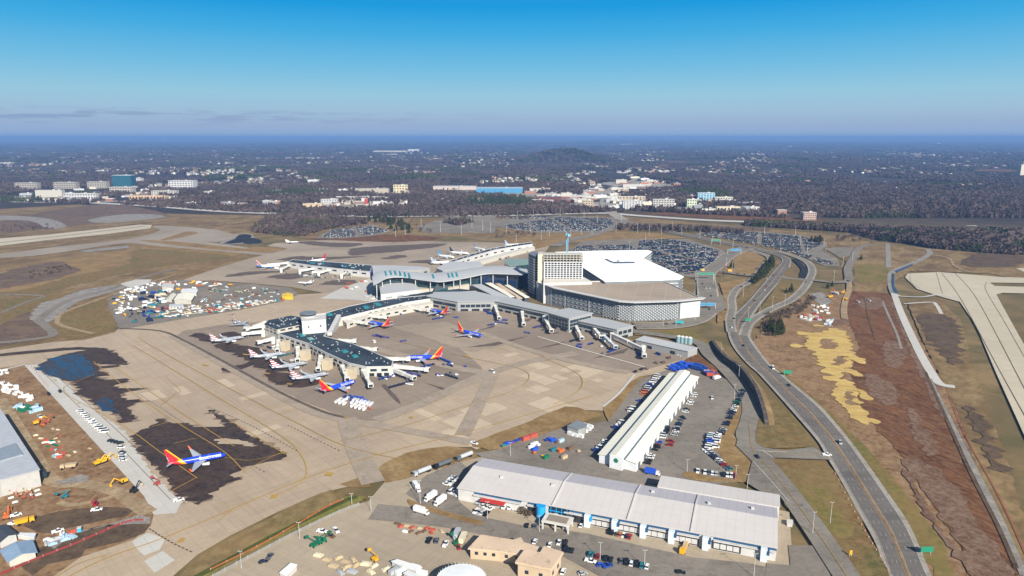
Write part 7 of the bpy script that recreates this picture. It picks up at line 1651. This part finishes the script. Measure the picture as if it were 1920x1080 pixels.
PF = [(1302,562,22),(1290,590,12),(1243,615,13),(1267,616,13),(1180,609,12),(1303,604,13),(1345,560,14),(1337,535,14),(1322,480,18),(1361,505,16),(1372,512,16),(1393,560,16),(1424,590,14),(1448,580,14),(1471,576,14),(1403,597,12),(1513,477,16),(1500,463,18),(1545,464,14),(1463,460,18),(1491,441,18),(1433,440,18),(1374,466,18),(1335,458,18),(1312,448,16),(1278,440,18),(1563,528,16),(1598,490,14),(1580,500,16),(1548,470,14),(1070,446,20),(1090,440,20),(1110,440,20),(1130,434,20),(1155,436,20),(1195,438,20),(1217,442,20),(1240,440,20),(1260,434,20),(1015,450,18),(1030,444,18),(968,455,18),(950,440,22),(920,437,22),(905,432,22),(885,428,22),(865,440,22),(846,420,22),(826,436,22),(790,428,22),(760,440,20),(742,445,20),(680,440,16),(650,446,16),(620,445,16),(700,436,16),(970,412,20),(1000,408,20),(1050,405,20),(1095,410,20),(1120,420,20),(995,436,18),(1040,434,18),(1165,415,18),(1210,455,16),(1240,462,16),(1275,470,16),(1310,476,16),(1180,470,16)]
for i, (x, y, h) in enumerate(PF):
    zone = 'along the highway and ramps' if x > 1340 else ('around the garages' if x > 1050 else 'behind the piers and far apron')
    pole(x, y, h, 'tall pale lamp mast ' + zone, 'lamp masts ' + zone)
SGN = paint('#1f7f63', .5); SGB = paint('#2a7fae', .5)
def gantry(x0, x1, y, base, col, label, panels):
    a = GG(x0, base); b = GG(x1, base); d = (b-a); L = d.to_2d().length; v = (y-540)/F; top = CH + a.y*(-ST - v*CT)/(CT - v*ST) - a.z
    e = empty('sign_gantry', a, math.atan2(d.y, d.x), label, 'road sign')
    m = MB(); m.tube((0,0,0), (0,0,top+1), .3, .3, 6); m.tube((L,0,0), (L,0,top+1), .3, .3, 6); m.tube((0,0,top), (L,0,top), .22, .22, 6); m.build('frame', POLE, e)
    for f0, f1 in panels:
        m = MB(); m.box(L*f0, L*f1, -.5, -.3, top-1.9, top+1.6); p_ = m.build('sign_panel', col, e)
        m = MB(); m.box(L*f0+.25, L*f1-.25, -.53, -.51, top+1.25, top+1.4); m.box(L*f0+.25, L*f1-.25, -.53, -.51, top-1.7, top-1.55); m.build('sign_border', WHT, p_)
gantry(1307,1341,570,582,SGB,'blue sign gantry over the terminal road nearest the garage corner',[(.1,.45),(.5,.95)])
gantry(1304,1338,513,526,SGN,'teal sign gantry further up the terminal road',[(.15,.5),(.55,1.0)])
gantry(1364,1389,468,478,SGB,'blue sign gantry where the terminal road leaves the highway',[(.15,.95)])
gantry(1333,1350,450,460,SGN,'green sign gantry on the far highway curve',[(.15,.9)])
for x, y, w_, c, lb in ((1476,706,7,SGN,'green road sign right of the highway above the junction'),(1402,607,6,SGN,'green road sign in the gore of the ramps'),(1736,1044,6,SGN,'small green road sign at the lower right of the highway'),(1274,612,9,paint('#2a8f9c'),'teal road sign below the patterned garage'),(1368,513,5,paint('#d9a21f'),'yellow warning sign in the ramp loop'),(1318,512,4,paint('#d9a21f'),'yellow sign panel near the teal gantry'),(1594,1047,1.2,paint('#d9a21f'),'small yellow sign in the grass between roads')):
    g_ = GG(x, y); e = empty('road_sign', g_, 0, lb, 'road sign'); hh = 3.4 if w_ > 2 else 2
    m = MB(); m.tube((-w_*.35,0,0), (-w_*.35,0,hh+.5), .12, .12, 6); m.tube((w_*.35,0,0), (w_*.35,0,hh+.5), .12, .12, 6); m.build('post', POLE, e)
    m = MB(); m.box(-w_/2, w_/2, -.25, -.12, hh*.5, hh+1.2); m.build('sign_panel', c, e)
for i in range(16):
    t = i/15; x = 1566 + (1664-1566)*t; y = 893 + (1072-893)*t; x -= 4*math.sin(t*3.1)
    g_ = GG(x, y); e = empty('traffic_drum', g_, 0, '%s orange drum counted down the left edge of the highway' % ordn(i), 'traffic drum', 'orange drums beside the highway')
    m = MB(); m.tube((0,0,0), (0,0,1.1), .34, .26, 8); m.build('drum', vp('coral'), e); m = MB(); m.tube((0,0,.55), (0,0,.8), .335, .30, 8); m.build('reflective_band', WHT, e)
# rock-cut wall beside the service road
ROCK = speck('cut_rock', '#3e3a38', '#5c554f', .3, .95, .5, .6)
wl = smooth(P2([(1331,641),(1338,658),(1357,683),(1385,705),(1411,742),(1425,780),(1431,802)]), 8)
m = MB(); g = MB(); k = len(wl); tops = [7.5*max(.05, math.sin(math.pi*min(1, (i+.8)/(k))))**.6 + .5*noise.noise(Vector((i*.7, 0, 0))) for i in range(k)]
o1 = offs(wl, 1.0); o2 = offs(wl, 4.0); o3 = offs(wl, 11.0)
if (o1[5]-wl[5]).x < 0: o1 = offs(wl, -1.0); o2 = offs(wl, -4.0); o3 = offs(wl, -11.0)
vs = []; vg = []
for i in range(k):
    z = tops[i]; j = .5*noise.noise(Vector((i*1.3, 5, 0)))
    vs += [(wl[i].x+j, wl[i].y, .3), (wl[i].x+j+.5, wl[i].y, .3+z*.5), (o1[i].x, o1[i].y, .3+z), (o2[i].x, o2[i].y, .2+z)]
    vg += [(o2[i].x, o2[i].y, .25+z), (o3[i].x, o3[i].y, .45)]
e = empty('rock_wall', (0,0,0), 0, 'long dark rock retaining wall between service road and highway', 'wall')
m.add(vs, [(i*4+j, i*4+j+1, i*4+4+j+1, i*4+4+j) for i in range(k-1) for j in range(3)], 0); m.build('rock_face', ROCK, e)
g.add(vg, [(i*2, i*2+1, i*2+3, i*2+2) for i in range(k-1)], 0); g.build('bank', M['field'], e)
def fence(name, px, h, label, mat, step=12, n=1):
    q = resamp([a for a in smooth(P2(px), 6)], step); c = q[0]; e = empty(name, (c.x, c.y, gz(c.x, c.y)), 0, label, 'fence')
    m = MB()
    for a, b in zip(q, q[1:]):
        a2, b2 = a-c, b-c; d = (b2-a2).normalized()*.04; nn = Vector((-d.y, d.x))
        m.hexa([(a2.x-nn.x,a2.y-nn.y,0),(b2.x-nn.x,b2.y-nn.y,0),(b2.x+nn.x,b2.y+nn.y,0),(a2.x+nn.x,a2.y+nn.y,0)], [(a2.x-nn.x,a2.y-nn.y,h),(b2.x-nn.x,b2.y-nn.y,h),(b2.x+nn.x,b2.y+nn.y,h),(a2.x+nn.x,a2.y+nn.y,h)])
    m.build('panel', mat, e); pm = boxmesh('post', .14, .14, h+.3, POLE)
    for a in q[:95]: put('post', pm, e, (a.x-c.x, a.y-c.y, 0))
fence('site_fence', [(0,1082),(60,1056),(150,1020),(230,985),(265,979),(283,984)], 1.2, 'red site fence along the dark earth bank at lower left', paint('#7f3030', .8), 6)
fence('silt_fence', [(395,1072),(480,1030),(560,985),(620,950),(660,934)], .8, 'orange silt fence between dry grass and green ditch', paint('#94502f', .8), 8)
fence('yard_fence', [(400,1085),(480,1042),(560,1000),(640,962),(690,944)], 1.6, 'grey fence along the yard side of the green ditch', paint('#7d7c78', .8), 6)
for i in range(22): # red barriers on the strip edge
    t = i/21; g_ = GG(58 + 32*t, 688 + 38*t); e = empty('barrier', g_, APA, 'low red and white barrier at the top of the pale strip', 'barrier', 'red barriers on the strip')
    m = MB(); m.box(-.9, .9, -.22, .22, 0, .8); m.build('block', vp('coral') if i % 2 else WHT, e)
fl = GG(121, 993); e = empty('portable_toilet', GG(150, 1000), .4, 'light blue portable toilet behind the red site fence', 'toilet'); m = MB(); m.box(-.9, .9, -.9, .9, 0, 2.2); m.build('cabin', paint('#3f9fc4'), e); m = MB(); m.box(-1, 1, -1, 1, 2.2, 2.4); m.build('roof', WHT, e)
